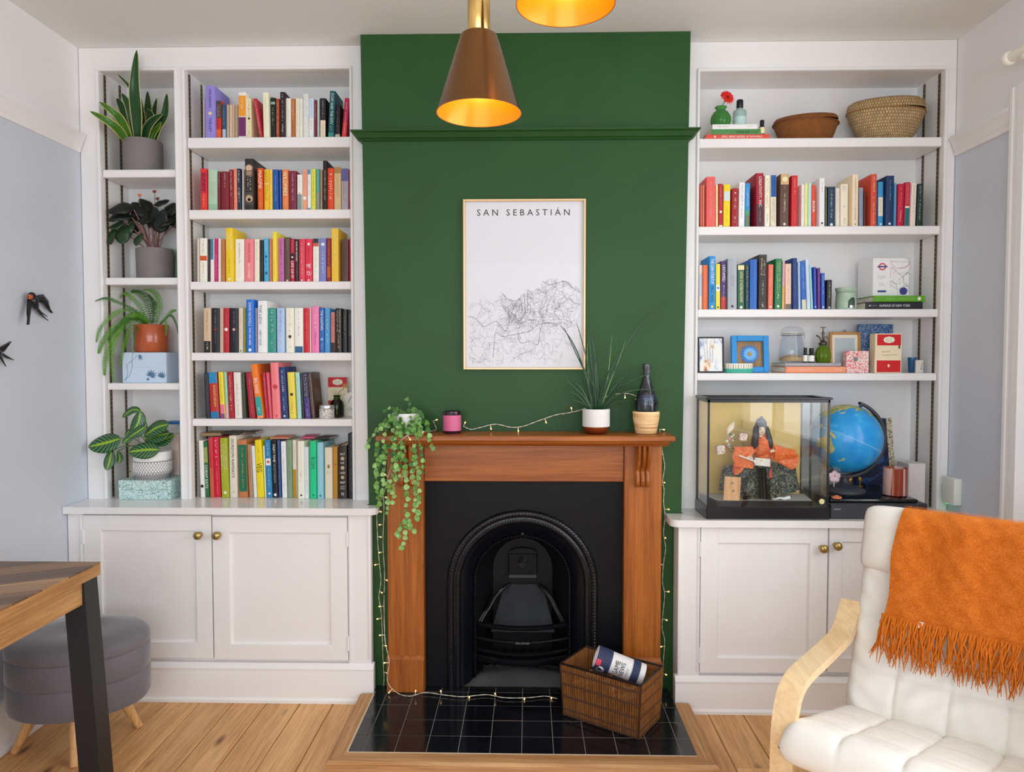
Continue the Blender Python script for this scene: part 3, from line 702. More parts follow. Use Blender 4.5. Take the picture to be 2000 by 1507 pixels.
M_cem = paint('pale_cement_fillet', 'cfc2ac', 0.9, 0.4, 60, 0.1)
part('cement_fillet', MB().box(hx0 + 0.001, hx1 - 0.001, hy0 - 0.0035, hy0 + 0.0005, 0.004, hz + 0.0015).box(hx0 - 0.004, hx0 + 0.0005, hy0, YL - 0.03, 0.004, hz + 0.0015), M_cem, hth)
# ================================================================== framed city map
py = CH - 0.022
x0, x1, z0, z1 = xat(904.5, 550, py), xat(1144, 550, py), zat(1025, 721.5, py), zat(1025, 388, py)
pic = thing('framed_map_print', ((x0 + x1) / 2, CH, z0), 'white city map print in a thin pale gold frame on green wall', 'picture')
m = MB(); fw = 0.009
for a, b_, c, d in ((x0, x0 + fw, z0, z1), (x1 - fw, x1, z0, z1), (x0 + fw, x1 - fw, z0, z0 + fw), (x0 + fw, x1 - fw, z1 - fw, z1)): m.box(a, b_, py, CH - 0.001, c, d, c=0.0015)
part('frame', m, base('pale_gold', hexc('d6b88c'), 0.35, 0.3)[0], pic)
M_paper = flat('d3d4da', 0.6)
part('print', MB().box(x0 + fw, x1 - fw, CH - 0.010, CH - 0.004, z0 + fw, z1 - fw), M_paper, pic)
part('glazing', MB().box(x0 + fw, x1 - fw, CH - 0.0145, CH - 0.013, z0 + fw, z1 - fw), glassy('picture_glass', ior=1.12), pic)
yk = CH - 0.0104; M_ink = flat('17181b', 0.6)
lt = MB(); lettering(lt, 'S A N   S E B A S T I Á N', TR(xat(1022, 413, yk), yk, zat(1022, 413, yk)), width=xat(1113, 413, yk) - xat(932, 413, yk))
part('lettering', lt, M_ink, pic, smooth=False)
# street network: growing road lines, dense to the right and along the river, empty sea at the top
rm = random.Random(11); m = MB(); U = x1 - x0 - 2 * fw - 0.022; V = (z1 - z0)
def coast(u):    # height of the shore, fraction of the picture
    pts = [(0, .36), (.1, .40), (.2, .43), (.3, .44), (.36, .40), (.42, .38), (.47, .41), (.5, .45), (.54, .47), (.58, .44), (.66, .50), (.74, .52), (.82, .51), (.9, .50), (1, .47)]
    for (a, p), (b_, q) in zip(pts[:-1], pts[1:]):
        if u <= b_: return p + (q - p) * (u - a) / (b_ - a)
    return .47
def pt(u, v): return (x0 + fw + 0.011 + u * U, yk, z0 + fw + 0.012 + v * V * 0.98)
def stroke(pl, wd):
    for (a, b_) in zip(pl[:-1], pl[1:]):
        p, q = Vector(pt(*a)), Vector(pt(*b_)); t = q - p
        if t.length < 1e-6: continue
        nn = Vector((-t.z, 0, t.x)).normalized() * wd / 2; m.add([p - nn, q - nn, q + nn, p + nn], [(0, 1, 2, 3)], 0 if wd < 0.0007 else 1)
for k in range(850):
    u = rm.random(); v = rm.random() * coast(u)
    if rm.random() < 0.45: u = rm.uniform(0.33, 0.92); v = rm.uniform(0.22, coast(u))
    a = rm.uniform(0, 2 * PI) if rm.random() < .5 else rm.choice((0.5, 2.07, 1.2, 2.8)) + rm.gauss(0, .1); pl = [(u, v)]; st = rm.uniform(0.008, 0.02)
    cv = rm.gauss(0, 0.25)
    for i in range(rm.randint(3, 9)):
        a += cv + rm.gauss(0, 0.28); u += st * math.cos(a); v += st * math.sin(a) * 0.7
        if not (0 <= u <= 1 and 0 <= v < coast(u)): break
        pl.append((u, v))
    if len(pl) > 1: stroke(pl, 0.00062)
for road in ([(0, .29), (.06, .28), (.1, .25), (.15, .23), (.25, .26), (.33, .2), (.36, .25), (.37, .29), (.3, .36)], [(.37, .3), (.35, .34), (.31, .36)], [(.24, .19), (.23, .12), (.22, .04)], [(.24, .2), (.3, .17), (.4, .18), (.55, .2), (.62, .24), (.72, .25), (.8, .24)],
             [(.44, .18), (.47, .13), (.55, .14), (.62, .12), (.64, .2), (.66, .24), (.65, .3), (.62, .32)], [(.45, .4), (.47, .37), (.48, .33), (.47, .31)], [(.5, .42), (.51, .3)], [(.53, .43), (.53, .31)], [(.3, .43), (.36, .39), (.44, .385), (.48, .42)],
             [(.66, .5), (.74, .48), (.86, .5), (.93, .46), (1, .43)], [(.9, .4), (.95, .37), (1, .36)], [(.43, .05), (.5, .07), (.56, .08)], [(.45, .22), (.5, .26), (.6, .27)]):
    sm = [(p.x, p.y) for p in catmull([(a, b_, 0) for a, b_ in road], 5)]; stroke(sm, 0.0014)
part('street_lines', m, [flat('7f8087', 0.6), flat('55565d', 0.6)], pic, smooth=False, kind='stuff')
# ================================================================== pendant lamps
M_shade = base('bronzed_shade', hexc('7c5834'), 0.27, 1.0, Anisotropic=0.85, Anisotropic_Rotation=0.25)[0]
M_gold = base('gold_lining', hexc('ee8c10', 1.0), 0.3, 0.2)[0]
M_tubeb = base('polished_brass', hexc('c9a765'), 0.16, 1.0)[0]
M_bulb = emit('lamp_glow', (1.0, 0.5, 0.1, 1), 5)
def pendant(px, py, rpx, label, dpt, hh=0.178, rt=0.043, Dw=0.2):
    Y = dpt; zc = zat(px, py, Y); xc_ = xat(px, py, Y); R = 0.1
    t = thing('pendant_lamp', (xc_, Y, zc), label, 'lamp', 'pendant lamps')
    c = (xc_, Y, zc)
    part('shade', MB().lathe([(R, 0), (R - 0.001, 0.001), (rt, hh), (rt - 0.004, hh + 0.003), (0.02, hh + 0.004)], c, 48, cap=False), M_shade, t, label='bronzed metal cone shade')
    part('shade_lining', MB().lathe([(R - 0.0005, 0.0002), (R - 0.0025, 0.0005), (rt - 0.003, hh - 0.004), (0.001, hh - 0.003)], c, 48, cap=False), M_gold, t, label='glowing gold lining')
    part('cap_tube', MB().lathe([(0.0255, hh + 0.004), (0.0265, hh + 0.006), (0.0265, hh + 0.125), (0.02, hh + 0.13), (0.004, hh + 0.132)], c, 32), M_tubeb, t, label='polished brass tube')
    part('cord', MB().tube([(xc_, Y, zc + hh + 0.13), (xc_, Y, CEIL - 0.02)], 0.003, 8), flat('1b1a19', 0.6), t)
    part('ceiling_rose', MB().lathe([(0.045, CEIL - zc - 0.001), (0.045, CEIL - zc - 0.02), (0.01, CEIL - zc - 0.024)], c, 28), M_tubeb, t)
    part('bulb', MB().ball((xc_, Y, zc + 0.115), 0.026, 16, sc=(1, 1, 1.15)).lathe([(0.013, 0.14), (0.013, 0.172)], c, 12), M_bulb, t)
    l = bpy.data.lights.new('lamp_light', 'POINT'); l.energy = 1.1; l.color = (1, 0.66, 0.28); l.shadow_soft_size = 0.03
    o = bpy.data.objects.new('lamp_light', l); o.location = (xc_, Y, zc + 0.07); COL.objects.link(o); attach(o, t)
pendant(935.5, 222, 82, 'bronze cone pendant lamp with brass neck, hanging lower and further left', 1.70)
pendant(1104.5, 9, 95, 'cone pendant lamp with glowing gold inside, higher, cut by the top edge', 1.47)
# ================================================================== books
M_pages = paint('book_pages', 'e9dfc9', 0.85, 0.3, 200, 0.05)
ORD = ['first', 'second', 'third', 'fourth', 'fifth', 'sixth', 'seventh', 'eighth', 'ninth', 'tenth', 'eleventh', 'twelfth', 'thirteenth', 'fourteenth', 'fifteenth', 'sixteenth', 'seventeenth', 'eighteenth', 'nineteenth',
       'twentieth', 'twenty-first', 'twenty-second', 'twenty-third', 'twenty-fourth', 'twenty-fifth', 'twenty-sixth', 'twenty-seventh', 'twenty-eighth', 'twenty-ninth', 'thirtieth', 'thirty-first', 'thirty-second', 'thirty-third', 'thirty-fourth', 'thirty-fifth', 'thirty-sixth']
def bookmesh(t, d, h, hard, mi=0):
    """upright book: spine at y=0, width t along x, depth d, height h; cover shell"""
    m = MB(); c = 0.0022 if hard else 0.0007; r = min(0.003, t * 0.3)
    prof = [(-t / 2, d), (-t / 2, r), (-t / 2 + r * 0.35, r * 0.25), (-t / 2 + r, 0), (t / 2 - r, 0), (t / 2 - r * 0.35, r * 0.25), (t / 2, r), (t / 2, d), (t / 2 - c, d), (t / 2 - c, r + c), (-t / 2 + c, r + c), (-t / 2 + c, d)]
    n = len(prof); vs = [(p[0], p[1], 0) for p in prof] + [(p[0], p[1], h) for p in prof]
    fs = [(i, (i + 1) % n, n + (i + 1) % n, n + i) for i in range(n)]
    for o in (0, n): fs += [tuple(o + i for i in q) for q in ((0, 1, 10, 11), (1, 2, 3, 10), (3, 4, 9, 10), (4, 5, 6, 9), (6, 7, 8, 9))]
    return m.add(vs, fs, mi)
def make_book(name, M, t, d, h, hexcol, label, group, extras=(), rnd=random, gloss=0.35, cat='book'):
    hard = h > 0.215
    m = bookmesh(t, d, h, hard)
    o = bpy.data.objects.new(name, mesh(name, m, flat(hexcol, gloss), True, 40)); COL.objects.link(o); o.matrix_world = M; o.matrix_basis = M
    set_tags(o, label, cat, group)
    c = 0.003 if hard else 0.0012; e = 0.003 if hard else 0.0003
    pg = MB().box(-t / 2 + c, t / 2 - c, 0.0045, d - (0.003 if hard else 0.0006), e, h - e)
    p = bpy.data.objects.new('pages', mesh('pages', pg, M_pages, False)); COL.objects.link(p); p.parent = o
    bands = []; words = MB(); wm = []
    def mi(lst, hx, rough=0.4):
        mt = flat(hx, rough)
        if mt not in lst: lst.append(mt)
        return lst.index(mt)
    lay = 0
    for ex in extras:
        k, _, rest = ex.partition(':'); a = rest.split(':')
        if k == 'b':          # band lo-hi:hex
            lo, hi = map(float, a[0].split('-')); lay += 1; y = -0.00018 * lay; r = min(0.003, t * 0.3)
            bands.append((a[1], MB().add([(-t / 2 + r * .5, y + r * 0.2, h * lo), (-t / 2 + r, y, h * lo), (t / 2 - r, y, h * lo), (t / 2 - r * .5, y + r * .2, h * lo), (-t / 2 + r * .5, y + r * .2, h * hi), (-t / 2 + r, y, h * hi), (t / 2 - r, y, h * hi), (t / 2 - r * .5, y + r * .2, h * hi)],
                      [(0, 1, 5, 4), (1, 2, 6, 5), (2, 3, 7, 6)])))
        elif k in 'th':       # t: vertical title, h: horizontal  text:hex:lo-hi:size
            lo, hi = map(float, a[2].split('-')); sz = float(a[3]) if len(a) > 3 else 0.55; dx = float(a[4]) if len(a) > 4 else 0.0
            i = mi(wm, a[1]); y = -0.0009
            if k == 't': lettering(words, a[0], TR(dx * t, y, h * (lo + hi) / 2) @ RY(PI / 2), width=h * (hi - lo), height=t * sz, mi=i)
            else: lettering(words, a[0], TR(0, y, h * (lo + hi) / 2), width=t * sz, height=h * (hi - lo), mi=i)
        elif k == 'm':        # unreadable strokes hex:lo-hi:size:rows
            lo, hi = map(float, a[1].split('-')); sz = float(a[2]) if len(a) > 2 else 0.4; rows = int(a[3]) if len(a) > 3 else 1; i = mi(wm, a[0])
            marks(words, TR(0, -0.0009, h * (lo + hi) / 2) @ RY(PI / 2), h * (hi - lo), t * sz, i, rows, rnd)
        elif k == 'o':        # round emblem hex:pos:size
            i = mi(wm, a[0]); z = h * float(a[1]); r = t * float(a[2])
            words.add([(r * math.cos(q), -0.0009, z + r * math.sin(q)) for q in [2 * PI * j / 14 for j in range(14)]], [tuple(range(14))], i)
    for hx, bm_ in bands:
        p = bpy.data.objects.new('spine_band', mesh('spine_band', bm_, flat(hx, 0.4), False)); COL.objects.link(p); p.parent = o
    if words.f:
        p = bpy.data.objects.new('spine_lettering', mesh('spine_lettering', words, wm, False)); COL.objects.link(p); p.parent = o
    return o
def row(shelf, group, oy, ox, s, z0, books, lean=0.0, y0=FACE + 0.03, side=-1):
    """books: (x0, x1, ytop, dx, colour, look, extras...) in the pixels of one close-up: origin ox, oy and scale s; dx = how far the top leans"""
    rnd = random.Random(shelf); n = 0; TOPS = []; z0 += 0.0005
    for bk in books:
        xa, xb, yt, dx, hx, look = bk[:6]; ex = list(bk[6:]); n += 1
        fw_ = 0.0
        for e in list(ex):
            if e[:2] == 'd:': fw_ = float(e[2:]); ex.remove(e)
        Yf = y0 + fw_ + rnd.uniform(-0.004, 0.004)
        ptop = PY(ox + (xa + xb) / 2 / s, oy + yt / s, Yf)
        h = ptop.z - z0
        # convert pixel columns at the book's base height
        def xpx(px, z):
            q = Vector((0, Yf, z - CZ)); 
            # solve projection for x
            f_, r_ = fwd, rgt
            k = (px - IW / 2) / F
            return (k * (f_.y * q.y + f_.z * q.z) - r_.y * q.y) / (r_.x - k * f_.x)
        x0, x1 = xpx(ox + xa / s, z0 + 0.02), xpx(ox + xb / s, z0 + 0.02)
        xt = xpx(ox + (xa + dx) / s, z0 + h)
        ang = math.atan2(xt - x0, h)
        t = max(0.004, (x1 - x0) - 0.0006) * math.cos(ang) * (.94 if abs(dx) > 2 else .985); h = h / math.cos(ang)
        d = 0.128 if h < 0.205 else (0.152 if h < 0.235 else 0.170)
        d = min(d, BACK - Yf - 0.006)
        if ang < 0: M = TR(x0, Yf, z0) @ RY(ang) @ TR(t / 2, 0, 0.0)
        else: M = TR(x0 + (x1 - x0), Yf, z0) @ RY(ang) @ TR(-t / 2, 0, 0.0)
        label = f'{look} book, {ORD[n - 1]} from left on {shelf}'
        make_book('book', M, t, d, h, hx, label, group, ex, rnd, rnd.uniform(0.28, 0.5)); TOPS.append((x0, x1, z0 + h, Yf, d))
    return TOPS
BL = lambda k: f"the left bookcase's {k} shelf"
BR = lambda k: f"the right bookcase's {k} shelf"
W = 'f3ede2'; K = '1c1a1c'
row(BL('top'), 'books on the left top shelf', 120, 360, 5.714, Lz[0], [
 (207, 224, 415, 0, 'ddd3c8', 'thin off-white', 'd:0.015'),
 (226, 345, 270, -4, '8f83cf', 'tall lilac', 't:YOMI ADEGOKE:2f2752:0.58-0.94:0.22', 'o:e3c98d:0.47:0.17', 't:THE LIST:2f2752:0.12-0.38:0.26', 'd:-0.012'),
 (347, 412, 440, 0, 'c0301c', 'dark-topped red and orange', 'b:0.55-1:4a403c', 'b:0-0.25:d8642a', 'm:e8d9c0:0.58-0.9:0.5:2'),
 (416, 466, 480, -4, '2b5070', 'petrol blue', 'b:0-0.28:a9bccb', 'm:9fc0d0:0.4-0.9:0.4'),
 (468, 499, 482, 0, 'c9b29c', 'thin tan-cream', 'm:8a7460:0.2-0.9:0.3'), (501, 529, 482, 0, 'cfb9a3', 'thin pale beige', 'm:8a7460:0.2-0.9:0.3'), (531, 559, 482, 0, 'c6ab93', 'thin fawn', 'm:7a6450:0.2-0.9:0.3'), (561, 594, 482, 0, 'b79f88', 'thin taupe', 'm:7a6450:0.2-0.9:0.3'),
 (598, 690, 345, 0, 'f3e9da', 'tall white, orange and purple', 'b:0.48-0.93:e8962c', 'b:0.04-0.46:6b2a62', 'm:f8e8d0:0.52-0.9:0.4', 'd:-0.012'),
 (693, 748, 410, -3, 'ded4a8', 'pale olive-cream', 'm:4a4a30:0.5-0.92:0.45', 'o:2c2a22:0.5:0.25', 'm:7a7a50:0.08-0.42:0.35'),
 (838, 880, 415, -72, 'b8323f', 'rose-red leaning', 'm:f0d8d8:0.1-0.92:0.5', 'd:-0.004'),
 (884, 955, 345, -12, 'eee3c8', 'tall cream', 'm:c8b070:0.2-0.9:0.3', 'd:-0.012'),
 (958, 1017, 405, 0, '17211d', 'green-black', 'b:0.84-0.9:8ba79a', 'm:a9bdb2:0.3-0.75:0.4'),
 (1020, 1062, 415, 0, 'a84a2a', 'brick-orange', 'm:f0c9a0:0.1-0.9:0.55'),
 (1066, 1126, 340, -4, '2a1f26', 'tall plum-black', 'm:d9cfcf:0.34-0.95:0.45', 'm:f2ecec:0.06-0.3:0.5', 'd:-0.01'),
 (1129, 1188, 410, 0, 'e9e2d6', 'chalk-white', 'm:b9c7b9:0.3-0.8:0.35'),
 (1191, 1235, 415, 0, 'b8703c', 'tan-orange', 'm:f0dcc0:0.5-0.95:0.5', 'm:2c2018:0.08-0.45:0.7'),
 (1238, 1282, 412, 0, 'e8dcc8', 'warm cream', 'm:b87050:0.15-0.9:0.4'), (1285, 1320, 415, 0, 'efe7da', 'narrow ivory', 'm:9a8a7a:0.3-0.9:0.35'),
 (1323, 1385, 365, 0, 'e9e6e2', 'grey-flecked white', 'm:8a8a88:0.05-0.97:0.95:4', 'd:-0.006'),
 (1388, 1444, 412, 0, 'c3d4e6', 'ice-blue', 'b:0-0.5:dfe6ee', 'm:8aa4c4:0.55-0.95:0.5', 'm:d05a4a:0.15-0.45:0.35'),
 (1446, 1478, 430, 0, '7d2830', 'narrow wine-red', 'm:e0c0c0:0.5-0.9:0.4'), (1480, 1508, 412, 0, 'b9cccb', 'narrow grey-aqua', 'm:6a8a88:0.2-0.9:0.3'),
 (1511, 1578, 410, 0, '1f1a1e', 'black-over-cream', 'b:0-0.45:e3d3bc', 'm:c9b9b9:0.5-0.95:0.35', 'm:9a8a70:0.05-0.4:0.3'),
 (1596, 1664, 330, 22, '175a5c', 'tall teal', 'h:THE:eef4ee:0.915-0.945:0.55', 't:CAT AND THE CITY:eef4ee:0.28-0.9:0.42', 'b:0-0.1:2f8a86', 'm:bfe0d8:0.13-0.24:0.5', 'd:-0.014'),
 (1676, 1738, 480, 0, '221c20', 'short black', 'm:8a8488:0.2-0.8:0.4', 'b:0-0.12:cbb9a4'),
 (1747, 1806, 410, 38, 'b01846', 'magenta-to-red leaning', 'b:0-0.4:cf3a34', 'm:f4d0d0:0.1-0.9:0.45'),
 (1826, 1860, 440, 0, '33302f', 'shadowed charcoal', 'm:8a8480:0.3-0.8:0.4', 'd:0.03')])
row(BL('second'), 'books on the left second shelf', 295, 360, 5.714, Lz[1], [
 (174, 255, 195, -4, 'd9322b', 'red-orange', 'b:0.42-0.93:c02038', 't:BUNNY:3a1230:0.46-0.88:0.5', 'm:f2c8a0:0.08-0.4:0.35'),
 (262, 365, 205, 0, 'a8c8b0', 'mint-green floral', 'm:d08a7a:0.3-0.7:0.7:4', 'b:0.02-0.16:8fb89c', 'm:e9e2c8:0.72-0.95:0.8:3'),
 (370, 404, 230, 0, '7a1f2c', 'narrow maroon', 'm:d8c8c0:0.6-0.95:0.4'), (406, 496, 228, 0, '781d2b', 'thick maroon', 'm:e0d0c8:0.6-0.95:0.25'),
 (498, 545, 205, -4, '8c2429', 'oxblood', 'm:eadcd0:0.35-0.95:0.5'), (547, 592, 195, -4, 'df8468', 'salmon-pink', 'm:f6e4d8:0.2-0.9:0.4'),
 (595, 640, 195, -10, '1f2c44', 'ink-blue and white', 'm:eef2f6:0.15-0.95:0.75'), (642, 664, 205, 0, 'cfc6bc', 'narrow grey-white', 'm:8a8480:0.4-0.9:0.3'),
 (670, 772, 85, -4, '2c2724', 'tall black', 'b:0.66-0.86:5f5248', 'o:c9a78c:0.82:0.38', 'o:a08068:0.72:0.3', 'm:d8cfc6:0.36-0.66:0.6:2', 'b:0.1-0.34:4a3f38', 'o:b59a82:0.22:0.42', 'o:2a2522:0.2:0.18', 'd:-0.014'),
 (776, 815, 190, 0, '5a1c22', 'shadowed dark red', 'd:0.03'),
 (818, 884, 190, -6, 'dd5a1e', 'vivid orange', 't:MAGPIE:f8ede0:0.52-0.94:0.55', 'm:f0c090:0.06-0.42:0.35'),
 (888, 942, 205, 0, 'e8b826', 'yellow and black', 'm:2a2418:0.24-0.95:0.7:2', 'b:0.64-0.66:f3ead0'), (945, 984, 205, 0, 'ebc84a', 'narrow yellow', 'm:9a7a20:0.1-0.9:0.5:2'),
 (986, 1058, 205, -6, '1d4f9c', 'royal-blue', 'm:a8c8e8:0.2-0.9:0.3'), (1060, 1084, 205, -4, '2a56a0', 'narrow cobalt', 'm:c8d8f0:0.4-0.9:0.4'),
 (1088, 1162, 205, -4, 'dd7c42', 'apricot-orange', 't:WILDFIRES:f8e6c4:0.36-0.95:0.62', 'm:f4d8b0:0.06-0.3:0.4:2'),
 (1166, 1252, 220, -4, '76243f', 'plum', 'm:e6d0d8:0.25-0.94:0.3'),
 (1256, 1315, 262, 0, 'ece6da', 'short white-over-grey', 'b:0-0.45:7e9490', 'm:7a7a70:0.6-0.9:0.25', 'o:d8a890:0.47:0.2'),
 (1318, 1367, 205, 0, 'e09a7c', 'peach', 'o:f2e8e0:0.3:0.42', 'm:b86a50:0.45-0.95:0.3'), (1370, 1412, 205, 0, 'e4ebe8', 'white with blue ends', 'b:0.88-1:4f8fc0', 'b:0-0.06:4f8fc0', 'm:4a5a68:0.35-0.85:0.4'),
 (1415, 1464, 200, 0, 'd8d84a', 'acid-yellow', 'm:3a4a28:0.1-0.95:0.4'), (1467, 1510, 200, 0, '4f9c98', 'sea-green', 'b:0-0.45:8a8e84', 'm:e4f0e8:0.5-0.95:0.35'),
 (1514, 1541, 210, 0, 'b29272', 'narrow camel', 'm:6a5238:0.2-0.9:0.4'), (1544, 1590, 105, 0, '191517', 'tall black with white letters', 'm:ece4e4:0.18-0.82:0.5', 'd:-0.012'),
 (1593, 1665, 190, 0, 'e0461c', 'flame-orange', 'm:f8e8d8:0.25-0.95:0.75'), (1668, 1747, 180, 0, 'd0b684', 'straw-coloured', 'm:7a5c30:0.3-0.9:0.45:2', 'b:0.86-1:a87f48'),
 (1750, 1830, 195, 0, 'a8a0a6', 'mauve-grey', 'b:0.7-1:5a5c94', 'm:5a4a62:0.2-0.7:0.5:2'), (1833, 1864, 205, 0, 'a02434', 'narrow crimson', 'm:f0d8d0:0.2-0.9:0.4')])
row(BL('third'), 'books on the left third shelf', 430, 360, 5.714, Lz[2], [
 (140, 165, 205, 0, 'dcd0c4', 'narrow bone-white', 'd:0.008'), (168, 254, 200, 0, 'ece4d6', 'cream and orange-banded', 'b:0.49-0.6:c9502a', 'm:6a5a4a:0.66-0.95:0.25', 'm:6a5a4a:0.1-0.44:0.25'),
 (257, 285, 210, 0, '2a2426', 'narrow black', 'm:9a9490:0.3-0.9:0.4'), (287, 328, 208, 0, 'e3dcda', 'blue-over-white', 'b:0.52-1:3f7f9c', 'm:1d3848:0.55-0.95:0.4'),
 (331, 372, 205, 0, 'b82a6c', 'magenta', 'm:f4d0e0:0.1-0.65:0.35'), (375, 408, 205, 0, 'ecdcd4', 'narrow pink-white', 'm:c08a80:0.3-0.9:0.3'), (411, 453, 210, 0, 'c27a44', 'caramel', 'm:6a3a1c:0.2-0.9:0.4'),
 (456, 542, 85, -4, 'e9c320', 'tall bright yellow', 'm:fff8d8:0.58-0.92:0.7:3', 'm:8a6a10:0.15-0.5:0.3', 'o:f8f0d0:0.05:0.16', 'd:-0.014'),
 (563, 665, 210, 0, 'ece5da', 'thick white', 'm:3a3632:0.35-0.9:0.3', 'm:c8a080:0.08-0.34:0.3:2'), (669, 775, 210, 0, 'f07f86', 'coral-pink', 't:NORMAL PEOPLE:b83848:0.46-0.9:0.24', 't:SALLY ROONEY:fae8e4:0.08-0.44:0.24'),
 (778, 838, 212, 0, 'eadfca', 'pale buff', 'm:4a463c:0.5-0.95:0.25'), (842, 880, 220, 0, '1a1d22', 'plain black', 'm:5a6068:0.2-0.6:0.4'), (883, 943, 200, -4, '4aa8d0', 'sky-blue', 'm:e4f0f4:0.7-0.95:0.4', 'o:1f6088:0.58:0.25', 'o:1f6088:0.2:0.3', 'm:1d4a68:0.3-0.5:0.5'),
 (946, 979, 205, 0, 'd88068', 'narrow terracotta', 'm:f8e0d0:0.3-0.9:0.4'), (982, 1030, 130, -2, 'efd23a', 'tall lemon-yellow', 'm:8a7420:0.1-0.4:0.35', 'd:-0.013'),
 (1044, 1115, 200, -2, 'b56aa4', 'orchid-pink', 'm:5c2050:0.3-0.95:0.5', 'm:4a1a48:0.08-0.28:0.4'), (1118, 1177, 190, 0, '5e463c', 'cocoa-brown', 'm:d8c8b8:0.7-0.95:0.25', 'o:d8c0a0:0.03:0.2'),
 (1180, 1228, 205, 0, 'b01c3c', 'crimson and black', 'b:0.5-0.66:241018', 't:LIFE OF PI:f8e4dc:0.1-0.48:0.6', 'o:f0e8e0:0.57:0.22', 'm:f0b0b8:0.7-0.95:0.4'), (1230, 1273, 210, 0, '232022', 'black, silver-lettered', 't:SOLAR BONES:e4e0dc:0.48-0.94:0.42', 'm:9a9894:0.12-0.42:0.3'),
 (1276, 1346, 208, 0, 'd03a4c', 'raspberry-red', 'm:f6d8d4:0.1-0.9:0.32', 'o:f8e8e0:0.04:0.14'), (1348, 1426, 208, 0, 'd6304a', 'cherry-red', 'h:ME:fbeee8:0.33-0.42:0.62', 'h:YOU:fbeee8:0.15-0.25:0.7', 'm:7a1020:0.55-0.8:0.3', 'o:f4e0d8:0.88:0.2', 'o:f4e0d8:0.04:0.14'),
 (1432, 1502, 205, 0, 'ece4da', 'white with dark head', 'b:0.9-1:1d2c2c', 'b:0.82-0.9:c05a48', 'm:b08a78:0.2-0.78:0.35', 'm:5a5a5a:0.02-0.08:0.4'), (1506, 1582, 200, 0, '7c84c2', 'periwinkle-blue', 'm:e4e8f8:0.1-0.7:0.4', 'o:e8ecf8:0.86:0.25'),
 (1586, 1635, 200, 0, '8c2428', 'dark red and orange', 'b:0.1-0.35:c05a28', 'm:e09a78:0.4-0.95:0.4'), (1639, 1722, 90, -2, 'e6bd3c', 'tall golden-yellow', 'm:fff0b8:0.3-0.95:0.35', 'd:-0.013'),
 (1748, 1832, 215, 0, '5c3a34', 'chocolate', 'm:2a1614:0.2-0.9:0.6:2'), (1838, 1872, 200, 0, 'b22c36', 'narrow scarlet', 'm:f0d8d4:0.8-0.95:0.5')])
